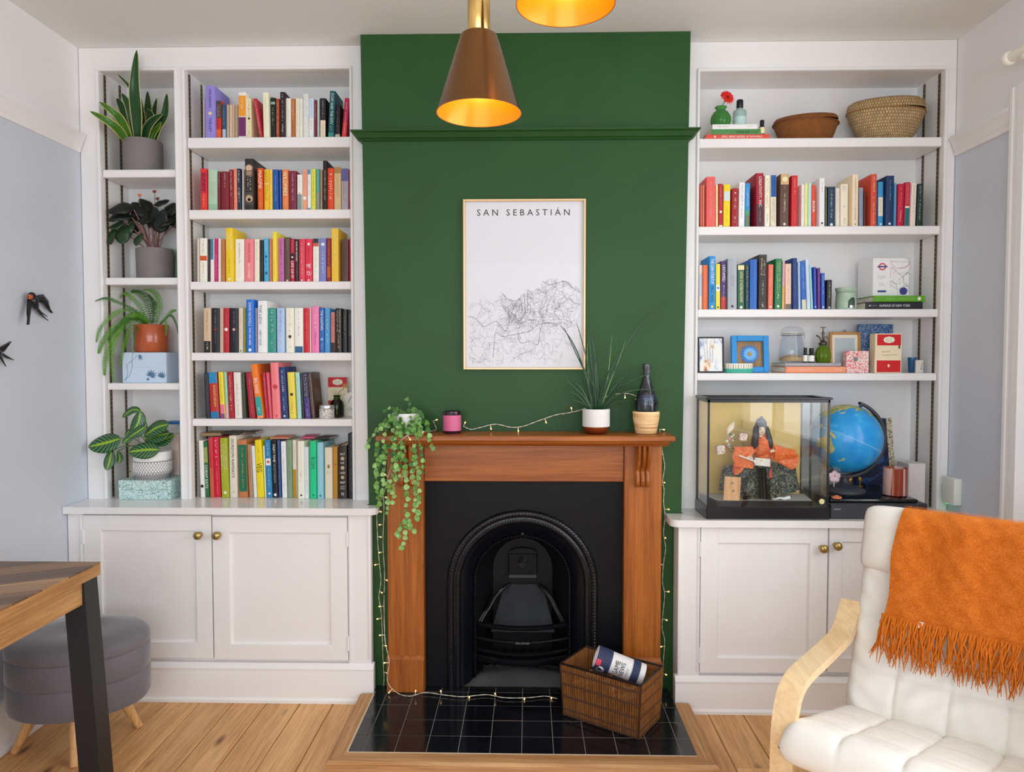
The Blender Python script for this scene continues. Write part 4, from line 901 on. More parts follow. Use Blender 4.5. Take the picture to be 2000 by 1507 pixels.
row(BL('fourth'), 'books on the left fourth shelf', 565, 360, 5.714, Lz[3], [
 (212, 295, 208, 0, 'cdb294', 'sand-over-black', 'b:0-0.26:1e1a1c', 'm:8a6a50:0.3-0.92:0.35', 'm:d8d0c8:0.05-0.22:0.5'), (300, 388, 208, 0, '1c1c22', 'black with small red emblem', 'm:b8b4b4:0.55-0.95:0.2', 'o:8c2a34:0.52:0.18', 'm:a8a4a4:0.2-0.48:0.14'),
 (391, 430, 208, 0, 'c4a894', 'dusky beige', 'm:8a6a5a:0.2-0.9:0.35'), (433, 500, 208, 0, 'b01f2a', 'deep red with pale seal', 'o:f0dcd0:0.52:0.3', 'm:e0a898:0.58-0.92:0.25', 'm:e0a898:0.2-0.46:0.15'), (503, 600, 208, 0, '1a1a22', 'thick black with pale diamond', 'o:d8a898:0.52:0.16', 'm:b8b4b8:0.58-0.92:0.18', 'm:a8a4a4:0.2-0.48:0.1'),
 (603, 654, 208, 0, 'ddd0bc', 'oatmeal', 'm:b04a4a:0.3-0.9:0.3', 'o:8a7a60:0.04:0.2'), (657, 685, 205, 0, '9aa028', 'narrow olive-green', 'm:4a5010:0.1-0.9:0.5'),
 (688, 775, 112, -2, '1f6cc8', 'tall bright blue', 't:DAVID NICHOLLS:f4f6fa:0.5-0.94:0.34', 't:YOU ARE HERE:f4f6fa:0.14-0.47:0.28', 'o:e8f0f8:0.05:0.2', 'd:-0.014'),
 (781, 812, 208, 0, 'a8a0a4', 'narrow grey', 'm:5a5458:0.2-0.9:0.3'), (816, 920, 128, 0, 'f0ebe8', 'tall white', 't:THE LIDO:4a5870:0.55-0.92:0.3:-0.2', 't:LIBBY PAGE:5a6880:0.14-0.44:0.22:-0.2', 'd:-0.013'),
 (930, 1025, 208, -2, '2f8c7c', 'jade-green', 'm:d8f0e4:0.4-0.95:0.5', 'm:c8e8dc:0.1-0.3:0.3'), (1030, 1118, 208, -2, 'a4bcdc', 'cloud-blue', 'm:6a80b0:0.4-0.95:0.4', 'm:e8eef6:0.1-0.35:0.6:2'),
 (1128, 1224, 208, -4, 'e6e2d2', 'cream with small bird', 'm:c4bc9c:0.45-0.95:0.5', 'o:2c3a28:0.36:0.2', 'm:8a8468:0.1-0.32:0.4'), (1228, 1325, 208, -2, 'ebe7dd', 'white with blue foot', 'b:0-0.14:2c5c84', 'm:d08a88:0.5-0.92:0.3', 'm:4a4a48:0.36-0.6:0.2'),
 (1329, 1396, 208, -4, 'c4182a', 'bright red', 'm:f0a8a0:0.2-0.9:0.25'), (1398, 1412, 210, -2, 'f0d4d4', 'very thin pink'), (1416, 1505, 190, -2, 'e478a8', 'candy-pink', 'm:fce8f0:0.5-0.93:0.4', 'm:5c2848:0.12-0.46:0.35'),
 (1509, 1560, 205, -2, '2a68b4', 'mid-blue', 't:THE FUGITIVES:f0f4d8:0.5-0.94:0.55', 'm:e8eef4:0.06-0.2:0.5', 'o:7ac0e8:0.3:0.3'), (1563, 1624, 208, 0, '4a94cc', 'azure-blue', 'm:e8f0a8:0.5-0.94:0.5', 'm:e8eef4:0.2-0.42:0.35'),
 (1632, 1680, 255, 0, 'c88078', 'rose and black', 'b:0-0.25:2a1c1e', 'm:4a2020:0.3-0.9:0.5', 'd:0.01'), (1684, 1756, 210, -2, '17130f', 'black gold-lettered', 'm:d8c890:0.45-0.95:0.7:2', 'm:b8a860:0.1-0.4:0.5'), (1760, 1815, 220, 0, '1a1412', 'black grey-lettered', 'm:a8a098:0.3-0.9:0.3'), (1819, 1873, 235, 0, '191513', 'right-hand black', 'm:c8c0b8:0.4-0.92:0.3')])
E5 = row(BL('fifth'), 'books on the left fifth shelf', 695, 360, 5.714, Lz[4], [
 (240, 289, 185, -24, '24262e', 'dark slate', 'm:8a8a90:0.1-0.95:0.35'), (292, 398, 182, -28, 'b03230', 'thick brick-red and blue', 'b:0.76-1:2c86b8', 'b:0-0.14:2c74a8', 't:SHANTARAM:f2c060:0.26-0.72:0.28:0.12', 'm:e0a080:0.15-0.6:0.1'),
 (403, 461, 180, -27, 'ecd23a', 'yellow, pink-footed', 'b:0-0.3:e07888', 'm:4a6a38:0.35-0.95:0.5:2', 'b:0-0.1:7a4a88'), (464, 498, 180, -26, '9cc8b4', 'narrow mint', 'b:0-0.3:e4a8b8', 'm:4a8a78:0.4-0.9:0.3'),
 (501, 560, 180, -22, 'a41c28', 'dark crimson', 'm:f0c8b8:0.15-0.92:0.6'), (564, 650, 182, -18, 'e0dcd2', 'pale grey-white', 'm:7a7870:0.35-0.75:0.3', 'm:5a5850:0.06-0.3:0.2'),
 (655, 690, 185, -18, '3c4638', 'mossy black', 'm:8a9078:0.1-0.9:0.5:2'), (726, 800, 185, -44, 'a4202f', 'leaning dark red', 'm:e8b0a8:0.1-0.9:0.25', 'd:0.008'),
 (812, 890, 95, -74, 'e8792a', 'tall orange and teal', 'b:0-0.4:2f9c94', 'b:0-0.05:e89070', 't:BIG SWISS:f8ece0:0.46-0.74:0.5', 'm:e0f0e8:0.08-0.2:0.5', 'd:-0.014'),
 (910, 946, 185, -42, 'b42440', 'narrow ruby', 'm:f0c8c8:0.2-0.9:0.4'), (948, 985, 185, -38, 'dc5a72', 'narrow rose', 'm:f8d8d8:0.2-0.9:0.4'),
 (988, 1082, 75, -30, 'ee7a80', 'tallest salmon-pink', 'o:b83848:0.57:0.3', 'o:c04858:0.05:0.14', 'm:c85868:0.15-0.4:0.12', 'd:-0.014'),
 (1086, 1162, 125, -36, '24386c', 'tall navy', 'm:e4e8f0:0.5-0.93:0.5', 'm:b8c4dc:0.15-0.42:0.35', 'o:d8e0f0:0.05:0.16', 'd:-0.01'),
 (1172, 1256, 182, -26, 'e2cf52', 'mustard-yellow', 'o:2a2a20:0.52:0.22', 'm:f4ecb8:0.6-0.95:0.3', 'm:4a4420:0.1-0.48:0.3'), (1262, 1310, 185, -24, 'a8d4cc', 'pale turquoise', 'm:4a8a88:0.1-0.9:0.4'),
 (1313, 1342, 190, -26, '22242c', 'narrow blue-black', 'm:9aa0a8:0.2-0.9:0.4'), (1346, 1414, 185, -36, '4a3a78', 'violet', 'b:0.45-1:2c2a44', 'm:e8e4f0:0.45-0.95:0.6:2', 'm:c8c0e0:0.05-0.3:0.4'),
 (1419, 1464, 188, -46, '4c3a30', 'dark bronze', 'm:c8a868:0.1-0.95:0.7:2')])
E6 = row(BL('bottom'), 'cookbooks at the bottom of the left bookcase', 825, 360, 5.263, WL, [
 (168, 212, 185, -22, 'ece6de', 'white', 'm:6a6460:0.5-0.95:0.3', 'o:1a1a1a:0.2:0.4', 'd:-0.008'), (215, 262, 195, -22, '23683c', 'dark green', 't:CHEAP EATS:f4f0e4:0.16-0.58:0.55', 'b:0.62-0.9:8a9850', 'm:f0e0c0:0.64-0.88:0.6:2'),
 (265, 312, 155, -22, 'c03840', 'rose-red and rust', 'b:0-0.5:c05a40', 'm:6a1820:0.4-0.75:0.5'), (314, 380, 150, -22, 'c81e3c', 'carmine', 'm:f8e8e4:0.64-0.95:0.6', 'm:f0b8b8:0.06-0.6:0.25'),
 (384, 466, 160, -22, 'a0a828', 'olive-lime', 'm:f4f4e0:0.45-0.9:0.85:3', 'm:d8e070:0.36-0.5:0.4', 'o:eef0d0:0.08:0.2'), (469, 552, 135, -12, 'd9d0c0', 'tall cream', "t:GORDON RAMSAY'S:3a3834:0.32-0.95:0.34", 'm:8a8478:0.04-0.1:0.4'),
 (562, 660, 180, -16, 'bd7448', 'copper-orange', 'b:0.1-0.92:1f6848', 'm:d8b070:0.16-0.86:0.3'), (668, 710, 225, -24, 'a88462', 'brown kraft', 'm:6a4a30:0.3-0.9:0.4'), (713, 750, 240, -26, 'dce0ea', 'bluish white', 'm:8a94b0:0.2-0.9:0.3'),
 (752, 826, 180, -30, 'efce12', 'bright yellow', 't:VEG:3a2c10:0.44-0.6:0.75', 'm:8a6a08:0.62-0.95:0.3', 'd:-0.004'), (828, 845, 240, -20, 'd8e4d0', 'very thin white-green'), (848, 910, 180, -24, '2c7cb0', 'steel-blue', 'b:0.56-0.68:e8e0dc', 'o:b05a48:0.62:0.25', 'm:d8ecf4:0.72-0.95:0.5', 'm:c8e0ee:0.15-0.5:0.35', 'o:d8ecf4:0.07:0.2'),
 (912, 966, 180, -20, '16151a', 'black', 't:PART-TIME:eceae8:0.62-0.92:0.42', 't:VEGETARIAN:8a9a98:0.26-0.6:0.42', 'o:e8e4e0:0.05:0.3'), (968, 1003, 180, -18, '2c4a80', 'navy dotted', 'm:f0f0ec:0.02-0.98:0.25', 'd:0.004'),
 (1006, 1060, 195, -15, 'e4e8ea', 'cool white', 'm:4a6a90:0.1-0.92:0.35', 'm:b05a50:0.55-0.7:0.3'), (1063, 1115, 180, -10, '7e9878', 'sage-green', 'm:3a5438:0.3-0.9:0.4'), (1117, 1160, 180, -8, 'e0d6c8', 'cream-over-ochre', 'b:0-0.49:b8881c', 'm:8a7a68:0.6-0.9:0.35'),
 (1163, 1236, 190, -6, 'ebe5d4', 'ivory', 'm:6a6454:0.3-0.5:0.3', 'm:d8ceb0:0.55-0.95:0.4', 'o:4a4a44:0.06:0.16', 'd:-0.02'), (1240, 1284, 250, -6, 'd8dce4', 'shorter pale grey', 'm:8a98b8:0.4-0.95:0.35', 'm:4a5a78:0.1-0.35:0.3', 'd:-0.02'),
 (1288, 1358, 190, -4, '18c484', 'emerald-green', 't:BOSH!:0c6a48:0.51-0.72:0.6', 'o:0c8a60:0.06:0.16', 'd:-0.02'), (1362, 1432, 205, -4, '8cc4d4', 'aqua-blue', 'm:f2f8f8:0.55-0.88:0.4', 'm:e4f2f4:0.15-0.5:0.25', 'o:3a8a98:0.05:0.2', 'd:-0.02'),
 (1440, 1524, 255, -4, 'ddd4bc', 'beige with leaf emblem', 'o:c88048:0.64:0.18', 'o:7a9848:0.61:0.14', 'm:9a8a70:0.48-0.54:0.5:2', 'd:-0.012'), (1528, 1576, 250, -2, 'b98428', 'amber-brown', 'o:6a4410:0.66:0.15', 'd:-0.01'),
 (1580, 1672, 235, -2, '2c221c', 'thick dark brown', 'h:SALT:ece2d4:0.82-0.86:0.55', 'h:FAT:ece2d4:0.65-0.69:0.4', 'h:ACID:ece2d4:0.465-0.505:0.55', 'h:HEAT:ece2d4:0.285-0.325:0.6', 'o:b8a488:0.755:0.22', 'o:b8a488:0.58:0.22', 'o:b8a488:0.4:0.2', 'h:SAMIN:d8cbb8:0.215-0.24:0.5', 'h:NOSRAT:d8cbb8:0.175-0.2:0.55', 'h:N:ece2d4:0.06-0.12:0.25', 'd:-0.02'),
 (1680, 1740, 112, -4, '19181b', 'tallest black', 'm:5c5a5c:0.5-0.92:0.5', 't:COLLECTION:5c5a5c:0.12-0.48:0.4', 'm:c8c4c0:0.03-0.05:0.5', 'd:-0.02')], y0=FACE + 0.045)
row(BR('second'), 'books on the right second shelf', 320, 1350, 4.0, Rz[1], [
 (71, 88, 168, 0, 'c8674c', 'narrow burnt-orange'), (90, 106, 166, 0, 'd89078', 'narrow dusty-salmon'), (118, 189, 100, 2, 'e0605c', 'tall coral', 'm:f4c8bc:0.2-0.9:0.2', 'd:-0.012'), (192, 212, 165, 0, 'eadc98', 'narrow pale yellow', 'm:4a4424:0.2-0.9:0.6'),
 (215, 249, 155, 0, 'b0203c', 'crimson', 'o:f4e4e0:0.36:0.3', 'm:f0c8c8:0.5-0.95:0.4', 'b:0-0.06:f0e0d8'), (252, 308, 160, 3, 'f0cd1a', 'bright yellow', 'b:0.62-0.84:c8d4dc', 'm:8a7410:0.1-0.5:0.25'), (311, 363, 190, 6, '9c1c2a', 'short dark red', 'm:f0d0c8:0.1-0.75:0.5', 'o:e8c0b8:0.88:0.14'),
 (367, 417, 145, 5, 'e6e8ea', 'white grey-lettered', 'm:7a8490:0.15-0.95:0.5', 'd:-0.004'), (420, 462, 150, 3, '2c8ccc', 'blue-over-green', 'b:0-0.28:6a7a58', 'b:0.28-0.4:4a9a70', 'm:e8f0f4:0.45-0.9:0.5'),
 (509, 571, 72, -2, '9c1c2c', 'tall red-over-plum', 'b:0-0.42:4c2c34', 't:CREATIVITY, INC.:f6ece4:0.36-0.94:0.4', 'm:d8b8b0:0.1-0.32:0.2', 'd:-0.013'), (574, 617, 88, 3, 'eee6d4', 'tall cream gold-lettered', 't:ATOMIC HABITS:d8b878:0.36-0.94:0.55', 'm:7a6a48:0.06-0.24:0.5', 'd:-0.01'),
 (621, 668, 88, 0, 'd9cfb8', 'tall blue-over-cream', 'b:0.58-1:2056a0', 'm:12305c:0.62-0.96:0.7:2', 'm:6a6454:0.1-0.54:0.5:2', 'd:-0.01'), (694, 768, 78, 4, '5a4038', 'tall brown-and-beige', 'b:0.8-1:c8a878', 'o:f0dca8:0.9:0.3', 'm:f0dcc0:0.25-0.62:0.35', 'm:c8a060:0.15-0.78:0.15', 'o:e8d8c8:0.05:0.14', 'd:-0.012'),
 (781, 833, 90, 5, 'c8282c', 'tall bright red', 'm:f8e8e0:0.6-0.95:0.3', 'm:e0a098:0.08-0.3:0.2', 'd:-0.008'), (860, 885, 160, 2, 'ece8ec', 'narrow white', 'm:9a8a9a:0.2-0.9:0.4'), (888, 912, 150, 2, 'e8e49a', 'narrow lemon', 'm:8a8a40:0.2-0.9:0.3'), (915, 941, 150, 2, 'bcdcd8', 'narrow mint-blue', 'm:4a8a88:0.2-0.9:0.3'),
 (945, 975, 165, -3, 'dc4c34', 'orange-red', 't:RISK:f8f0e8:0.34-0.62:0.7'), (1001, 1045, 110, 1, 'e2e4ec', 'tall grey-white', 'm:7a8088:0.68-0.9:0.4', 'o:3a3a3a:0.07:0.2', 'd:-0.012'), (1047, 1063, 175, 0, '5c5c3c', 'thin moss', 'm:c8c890:0.1-0.9:0.6'),
 (1067, 1126, 178, 2, '1c3a50', 'dark petrol', 'm:c8d8dc:0.2-0.9:0.4', 'o:d8e4e4:0.06:0.2'), (1130, 1161, 190, 0, 'dcd8cc', 'narrow stone', 'm:7a7a70:0.2-0.9:0.3'), (1166, 1227, 158, 2, 'e6dcc8', 'biscuit-cream', 'm:7a7a78:0.82-0.96:0.5:2', 'm:a09880:0.06-0.2:0.5', 'o:4a4a44:0.48:0.06'),
 (1257, 1309, 82, 3, 'ecd2b4', 'tall peach', 'm:3a3430:0.1-0.92:0.3', 'o:3a3430:0.04:0.1', 'd:-0.012'), (1313, 1346, 185, 0, '8c98a8', 'grey-blue', 'm:4a5460:0.2-0.9:0.4'), (1350, 1366, 220, 0, '5c2c2c', 'short dark brown-red'),
 (1401, 1452, 80, 5, 'cc4c34', 'tall orange-red', 'm:f8e0d0:0.3-0.95:0.45', 'm:f8e0d0:0.04-0.28:0.4', 'd:-0.012'), (1459, 1502, 140, 2, '3c94c8', 'blue with cream middle', 'b:0.24-0.66:e4dccc', 'm:8a8478:0.3-0.6:0.3', 'o:d8e8f0:0.06:0.2'), (1514, 1580, 92, 8, '14345c', 'tall navy', 'm:b8c8d8:0.5-0.92:0.25', 'o:c8d4e0:0.05:0.16', 'd:-0.012'),
 (1582, 1604, 150, 5, '5ca8d4', 'thin sky-blue', 'd:0.01'), (1607, 1657, 155, 9, 'bc1c40', 'crimson-pink', 'm:f8dce0:0.1-0.4:0.45', 'm:e8a060:0.45-0.9:0.5'), (1661, 1703, 142, 12, 'c03448', 'red-over-teal', 'b:0-0.42:1c6c74', 'b:0.42-0.46:f0e4dc', 'm:f0c8c8:0.5-0.95:0.35'),
 (1707, 1752, 150, 12, 'e4d8cc', 'ivory red-lettered', 'm:c85a48:0.3-0.95:0.4'), (1757, 1802, 155, 12, '1c3430', 'blackish-green', 'm:c8d8d0:0.1-0.95:0.5')], side=1)
row(BR('third'), 'books on the right third shelf', 480, 1350, 4.0, Rz[2], [
 (63, 90, 150, 0, 'dcd4c8', 'pale patterned', 'b:0.3-0.8:b8c4d8', 'd:0.004'), (93, 135, 150, 0, 'dd6a3c', 'orange', 'm:f4d0b0:0.3-0.9:0.2'), (139, 190, 80, 2, '1e88cc', 'tall cerulean', 't:THE LEAN STARTUP:f4f6f8:0.48-0.95:0.5', 't:ERIC RIES:0c3458:0.14-0.44:0.45', 'o:f0d860:0.05:0.18', 'd:-0.012'),
 (192, 229, 140, 0, 'ecd44a', 'yellow and white', 'b:0.4-0.54:ece8e0', 'o:2c7ca8:0.47:0.25', 'o:2a2a20:0.05:0.2'), (231, 278, 120, 3, '482c6c', 'purple-over-red', 'b:0-0.26:b83434', 't:UNTAMED:f6e8d8:0.58-0.92:0.5', 'm:e8c8d0:0.2-0.5:0.4', 'd:-0.004'), (286, 360, 98, 0, '9ca4aa', 'tall thick grey', 'm:3a4048:0.55-0.68:0.4:3', 'm:3a4048:0.45-0.52:0.4:2', 'o:2a2e34:0.06:0.14', 'd:-0.01'),
 (363, 420, 145, 0, '2c6048', 'bottle-green', 't:HISTORY OF WESTERN PHILOSOPHY:e8dc9c:0.16-0.84:0.4', 'b:0.88-0.98:e0d8a0', 'o:e8e4d0:0.05:0.2'), (423, 455, 145, 0, '1c3c44', 'dark teal', 'm:e8d870:0.5-0.95:0.5', 'm:d8e0d8:0.2-0.42:0.4'), (458, 517, 105, 2, '1a5cb0', 'tall plain blue', 'd:-0.008'),
 (527, 594, 68, 4, '38302e', 'tall dark brown', 'm:ecdca0:0.6-0.93:0.65:2', 'm:d8ccc0:0.24-0.52:0.25', 'm:e8e0d8:0.03-0.12:0.4', 'd:-0.014'), (600, 643, 145, 4, 'e2735c', 'salmon-red', 'm:f4d0c0:0.1-0.9:0.3', 'o:f4e0d8:0.06:0.2'), (649, 703, 100, 8, '1f7a4c', 'tall green-and-gold', 'm:f0e090:0.3-0.95:0.6:2', 'm:e0e8a0:0.2-0.3:0.5', 'o:e4ecd0:0.06:0.2', 'd:-0.008'),
 (706, 728, 115, 6, 'd8a4b4', 'narrow pink-over-yellow', 'b:0-0.48:d8b83c', 'm:8a5a68:0.2-0.9:0.4', 'd:-0.004'), (736, 785, 140, 0, 'e0bfa8', 'shell-pink', 'b:0-0.12:6a6058', 'm:a86a5a:0.5-0.92:0.4', 'm:8a6a5a:0.15-0.46:0.3'), (797, 836, 95, -4, '1c3c78', 'tall midnight-blue', 'm:9ab0d8:0.2-0.9:0.15', 'd:-0.012'),
 (839, 860, 125, -6, 'a8c0dc', 'narrow pale blue', 'm:4a6aa0:0.2-0.9:0.4', 'd:-0.002'), (864, 906, 120, -12, '2c64b4', 'leaning mid-blue', 'b:0-0.2:c8c8a8', 'm:c8d8f0:0.4-0.9:0.3', 'd:-0.006'), (908, 936, 105, -14, 'c4d4e6', 'leaning pale blue', 'm:7a98c0:0.2-0.9:0.35', 'd:-0.01'),
 (938, 957, 145, -16, '9cd0d0', 'thin leaning mint', 'm:4a8a90:0.2-0.9:0.4'), (961, 986, 165, -6, '2444a8', 'ultramarine', 'm:c8d0f0:0.1-0.9:0.3', 'o:e0e8f8:0.06:0.25'), (990, 1015, 172, -3, '5c2c74', 'narrow purple', 'm:d8b8e0:0.4-0.9:0.3'), (1018, 1048, 212, -2, '2858b4', 'short blue', 'm:d0dcf4:0.4-0.92:0.4', 'o:e0e8f8:0.06:0.25'), (1056, 1098, 265, 4, '23252c', 'shortest black', 'm:e0d488:0.35-0.9:0.4', 'o:c8c8c0:0.06:0.2')], side=1)
# ---- books and leaflets lying flat on top of the cookbooks
def lying(name, label, cat, group, x0, x1, y0, y1, z0, t, hx, rot=0.0, tilt=0.0, extras=(), roll=0.0):
    """flat book: spine faces the room, length along x"""
    M = TR((x0 + x1) / 2, y0, z0) @ RZ(rot) @ RX(tilt) @ TR(0, 0, t / 2) @ RY(roll) @ RY(-PI / 2) @ TR(0, 0, -(x1 - x0) / 2)
    return make_book(name, M, t, y1 - y0, x1 - x0, hx, label, group, extras, random.Random(label), 0.4, cat)
def top_at(px):
    x = xat(px, 860, FACE + 0.05); return max([t for t in E6 if t[0] - 0.06 < x < t[1] + 0.06] or E6[:1], key=lambda t: t[2])[2]
g = 'books lying on top of the cookbooks'
for (pa, pb, hx, lk, t, rot, dy, up_) in [(392, 425, '9c8260', 'tan', 0.014, 0.05, 0.05, 0.003), (425, 470, '4a443e', 'dark grey', 0.008, -0.06, 0.07, 0.003), (474, 494, '5c4a40', 'brown', 0.01, 0.05, 0.07, 0.003), (527, 563, 'd98a62', 'orange', 0.007, 0.06, 0.045, 0.003),
                                     (586, 612, 'c8547c', 'pink', 0.009, 0.1, 0.06, 0.003), (614, 642, '3c3634', 'black', 0.008, -0.08, 0.05, 0.003)]:
    xa, xb = xat(pa, 860, 3.12), xat(pb, 860, 3.12)
    tops = [q[2] for q in E6 if q[1] > xa - 0.02 and q[0] < xb + 0.02]
    lying('booklet', f'{lk} booklet lying flat on top of the bottom-left cookbooks', 'booklet', g, xa, xb, FACE + dy + 0.03, min(FACE + dy + 0.15, BACK - 0.012), max(tops) + 0.001, t, hx, rot)
# ================================================================== plants
def leafmat(name, dark, mid, edge=None, veins=None, rough=0.35, g=None, back=None):
    """leaf material driven by UV: u across (0.5 = midrib), v along"""
    m, b = base(name, hexc(mid, g), rough, spec=0.45); n, l = nodes(m)
    uv = n.new('ShaderNodeUVMap'); sep = n.new('ShaderNodeSeparateXYZ'); l.new(uv.outputs[0], sep.inputs[0])
    u, v = sep.outputs[0], sep.outputs[1]
    ac = mth(m, 'MULTIPLY', mth(m, 'ABSOLUTE', mth(m, 'SUBTRACT', u, 0.5)), 2.0)
    f = noise(m, texco(m, 'UV', (3, 9, 1)), 3, 3)
    c = ramp(m, f, [(0.3, hexc(dark, g)), (0.7, hexc(mid, g))])
    if veins:
        t = mth(m, 'FRACT', mth(m, 'SUBTRACT', mth(m, 'MULTIPLY', v, veins[1]), mth(m, 'MULTIPLY', ac, veins[2])))
        vf = ramp(m, t, [(0.0, (1, 1, 1)), (0.13, (0, 0, 0)), (0.9, (0, 0, 0)), (1.0, (1, 1, 1))])
        c = mixc(m, vf, c, hexc(veins[0], g)); mid_ = ramp(m, ac, [(0.05, (1, 1, 1)), (0.2, (0, 0, 0))]); c = mixc(m, mid_, c, hexc(veins[3], g))
    if edge:
        c = mixc(m, ramp(m, ac, [(0.84, (0, 0, 0)), (0.92, (1, 1, 1))]), c, hexc(edge, g))
    l.new(c, b.inputs['Base Color']); return m
def leaf_mesh(name, pts, widths, mat, up=Vector((0, -1, 0)), cup=0.15, nu=4, th=0.0012, wave=0.0, twist=None):
    """strap or blade along a curve: real thickness, UV across/along"""
    P = [Vector(p) for p in pts]; N = len(P); vs = []; uv = []; fs = []
    side = None
    for i, p in enumerate(P):
        t = (P[min(i + 1, N - 1)] - P[max(i - 1, 0)]).normalized(); u_ = up(i / (N - 1)) if callable(up) else up
        s_ = t.cross(u_).normalized() if t.cross(u_).length > 1e-4 else (side or Vector((1, 0, 0)))
        side = s_; nn = s_.cross(t).normalized(); w_ = widths(i / (N - 1)) if callable(widths) else widths[i]
        for k in range(nu + 1):
            q = k / nu * 2 - 1; vs.append(p + s_ * q * w_ + nn * (cup * w_ * q * q + wave * w_ * math.sin(i * 1.9) * q)); uv.append((k / nu, i / (N - 1)))
    for i in range(N - 1):
        for k in range(nu): a = i * (nu + 1) + k; fs.append((a, a + 1, a + nu + 2, a + nu + 1))
    n = len(vs); vs2 = []
    for i, p in enumerate(vs): vs2.append(p)
    me = bpy.data.meshes.new(name); me.from_pydata([tuple(v) for v in vs2], [], fs); me.materials.append(mat)
    ul = me.uv_layers.new(name='UVMap')
    for lp in me.loops: ul.data[lp.index].uv = uv[lp.vertex_index]
    b = bmesh.new(); b.from_mesh(me); bmesh.ops.solidify(b, geom=list(b.faces), thickness=th); b.to_mesh(me); b.free()
    me.shade_smooth(); return me
def leaf(name, pts, widths, mat, parent, **k):
    return inst(name, leaf_mesh(name, pts, widths, mat, **k), Matrix(), parent)
def pot(parent, name, prof, c, m, n=36, label=None): return part(name, MB().lathe(prof, c, n), m, parent, ang=50, label=label)
M_soil = paint('potting_soil', '3a2b20', 0.95, 1.0, 120, 0.4, 0.1)
M_felt = paint('grey_felt_pot', '7d7877', 0.9, 0.9, 350, 0.14, 0.15)
YS = FACE + 0.085
def potc(px, py, z, Y): return (xat(px, py, Y), Y, z + .0007)
# ---- snake plant on the top shelf of the narrow bay
zb = shL_a[0][0]; c = potc(279.5, 320, zb, YS + 0.01); r = abs(xat(315, 300, c[1]) - xat(244, 300, c[1])) / 2; h = zat(280, 277, c[1]) - zb
t = thing('snake_plant', c, 'tall snake plant in a grey felt pot on the top left shelf', 'plant')
pot(t, 'pot', [(r * 0.97, 0), (r, 0.006), (r, h - 0.002), (r - 0.003, h), (r - 0.007, h - 0.002), (r - 0.007, h * 0.85), (0, h * 0.85)], c, M_felt)
pot(t, 'soil', [(r - 0.0075, h * 0.85), (0, h * 0.9)], c, M_soil)
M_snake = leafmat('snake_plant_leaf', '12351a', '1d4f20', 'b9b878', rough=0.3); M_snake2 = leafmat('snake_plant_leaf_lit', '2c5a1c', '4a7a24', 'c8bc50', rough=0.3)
def PP(lst, Y): return [PY(a, b_, y if y else Y) for a, b_, y in [(q + (None,))[:3] for q in lst]]
def lance(w_, peak=0.45, base_=0.45, tip=0.04):
    def f(t): return w_ * ((base_ + (1 - base_) * math.sin(t / peak * PI / 2)) if t < peak else max(tip, math.cos((t - peak) / (1 - peak) * PI / 2) ** 0.75))
    return f
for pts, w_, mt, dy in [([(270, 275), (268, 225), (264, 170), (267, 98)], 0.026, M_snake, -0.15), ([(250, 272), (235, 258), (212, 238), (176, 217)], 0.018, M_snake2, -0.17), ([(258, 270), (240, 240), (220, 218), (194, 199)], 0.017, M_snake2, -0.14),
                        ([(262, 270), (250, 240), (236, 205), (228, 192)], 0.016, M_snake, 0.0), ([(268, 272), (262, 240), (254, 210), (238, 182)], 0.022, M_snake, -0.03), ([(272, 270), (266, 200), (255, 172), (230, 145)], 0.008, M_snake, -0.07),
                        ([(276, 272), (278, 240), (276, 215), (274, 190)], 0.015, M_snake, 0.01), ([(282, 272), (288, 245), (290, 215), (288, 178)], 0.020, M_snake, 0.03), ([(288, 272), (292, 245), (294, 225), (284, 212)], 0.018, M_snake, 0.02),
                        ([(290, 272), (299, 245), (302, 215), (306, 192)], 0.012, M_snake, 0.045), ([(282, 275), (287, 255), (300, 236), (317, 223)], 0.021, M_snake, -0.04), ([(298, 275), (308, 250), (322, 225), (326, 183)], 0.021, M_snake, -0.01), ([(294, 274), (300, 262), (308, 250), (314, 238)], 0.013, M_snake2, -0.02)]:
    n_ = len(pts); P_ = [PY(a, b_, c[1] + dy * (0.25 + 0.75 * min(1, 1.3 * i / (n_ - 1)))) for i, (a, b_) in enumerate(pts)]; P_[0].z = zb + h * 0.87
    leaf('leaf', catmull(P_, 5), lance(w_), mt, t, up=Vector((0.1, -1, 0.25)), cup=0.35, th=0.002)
# ---- dark begonia-like plant on the second shelf
zb = shL_a[1][0]; c = potc(303, 535, zb, YS + 0.01); r = abs(xat(335, 510, c[1]) - xat(268, 510, c[1])) / 2; h = zat(300, 487, c[1]) - zb
t = thing('flowering_houseplant', c, 'very dark green leafy plant with small orange flowers in grey felt pot', 'plant')
pot(t, 'pot', [(r * 0.94, 0), (r * 0.97, 0.006), (r, h - 0.002), (r - 0.003, h), (r - 0.007, h - 0.002), (r - 0.007, h * 0.85), (0, h * 0.85)], c, M_felt)
pot(t, 'soil', [(r - 0.0075, h * 0.85), (0, h * 0.9)], c, M_soil)
M_dark = leafmat('dark_quilted_leaf', '0c140e', '16241a', rough=0.45, g=0.8); M_dark2 = leafmat('dark_green_leaf', '16301a', '2a4a26', rough=0.4, g=0.9); M_stem = flat('7a4a44', 0.5)
def oval(w_, peak=0.45): return lambda t: w_ * max(0.03, math.sin(PI * t ** (math.log(0.5) / math.log(peak))) ** 0.75)
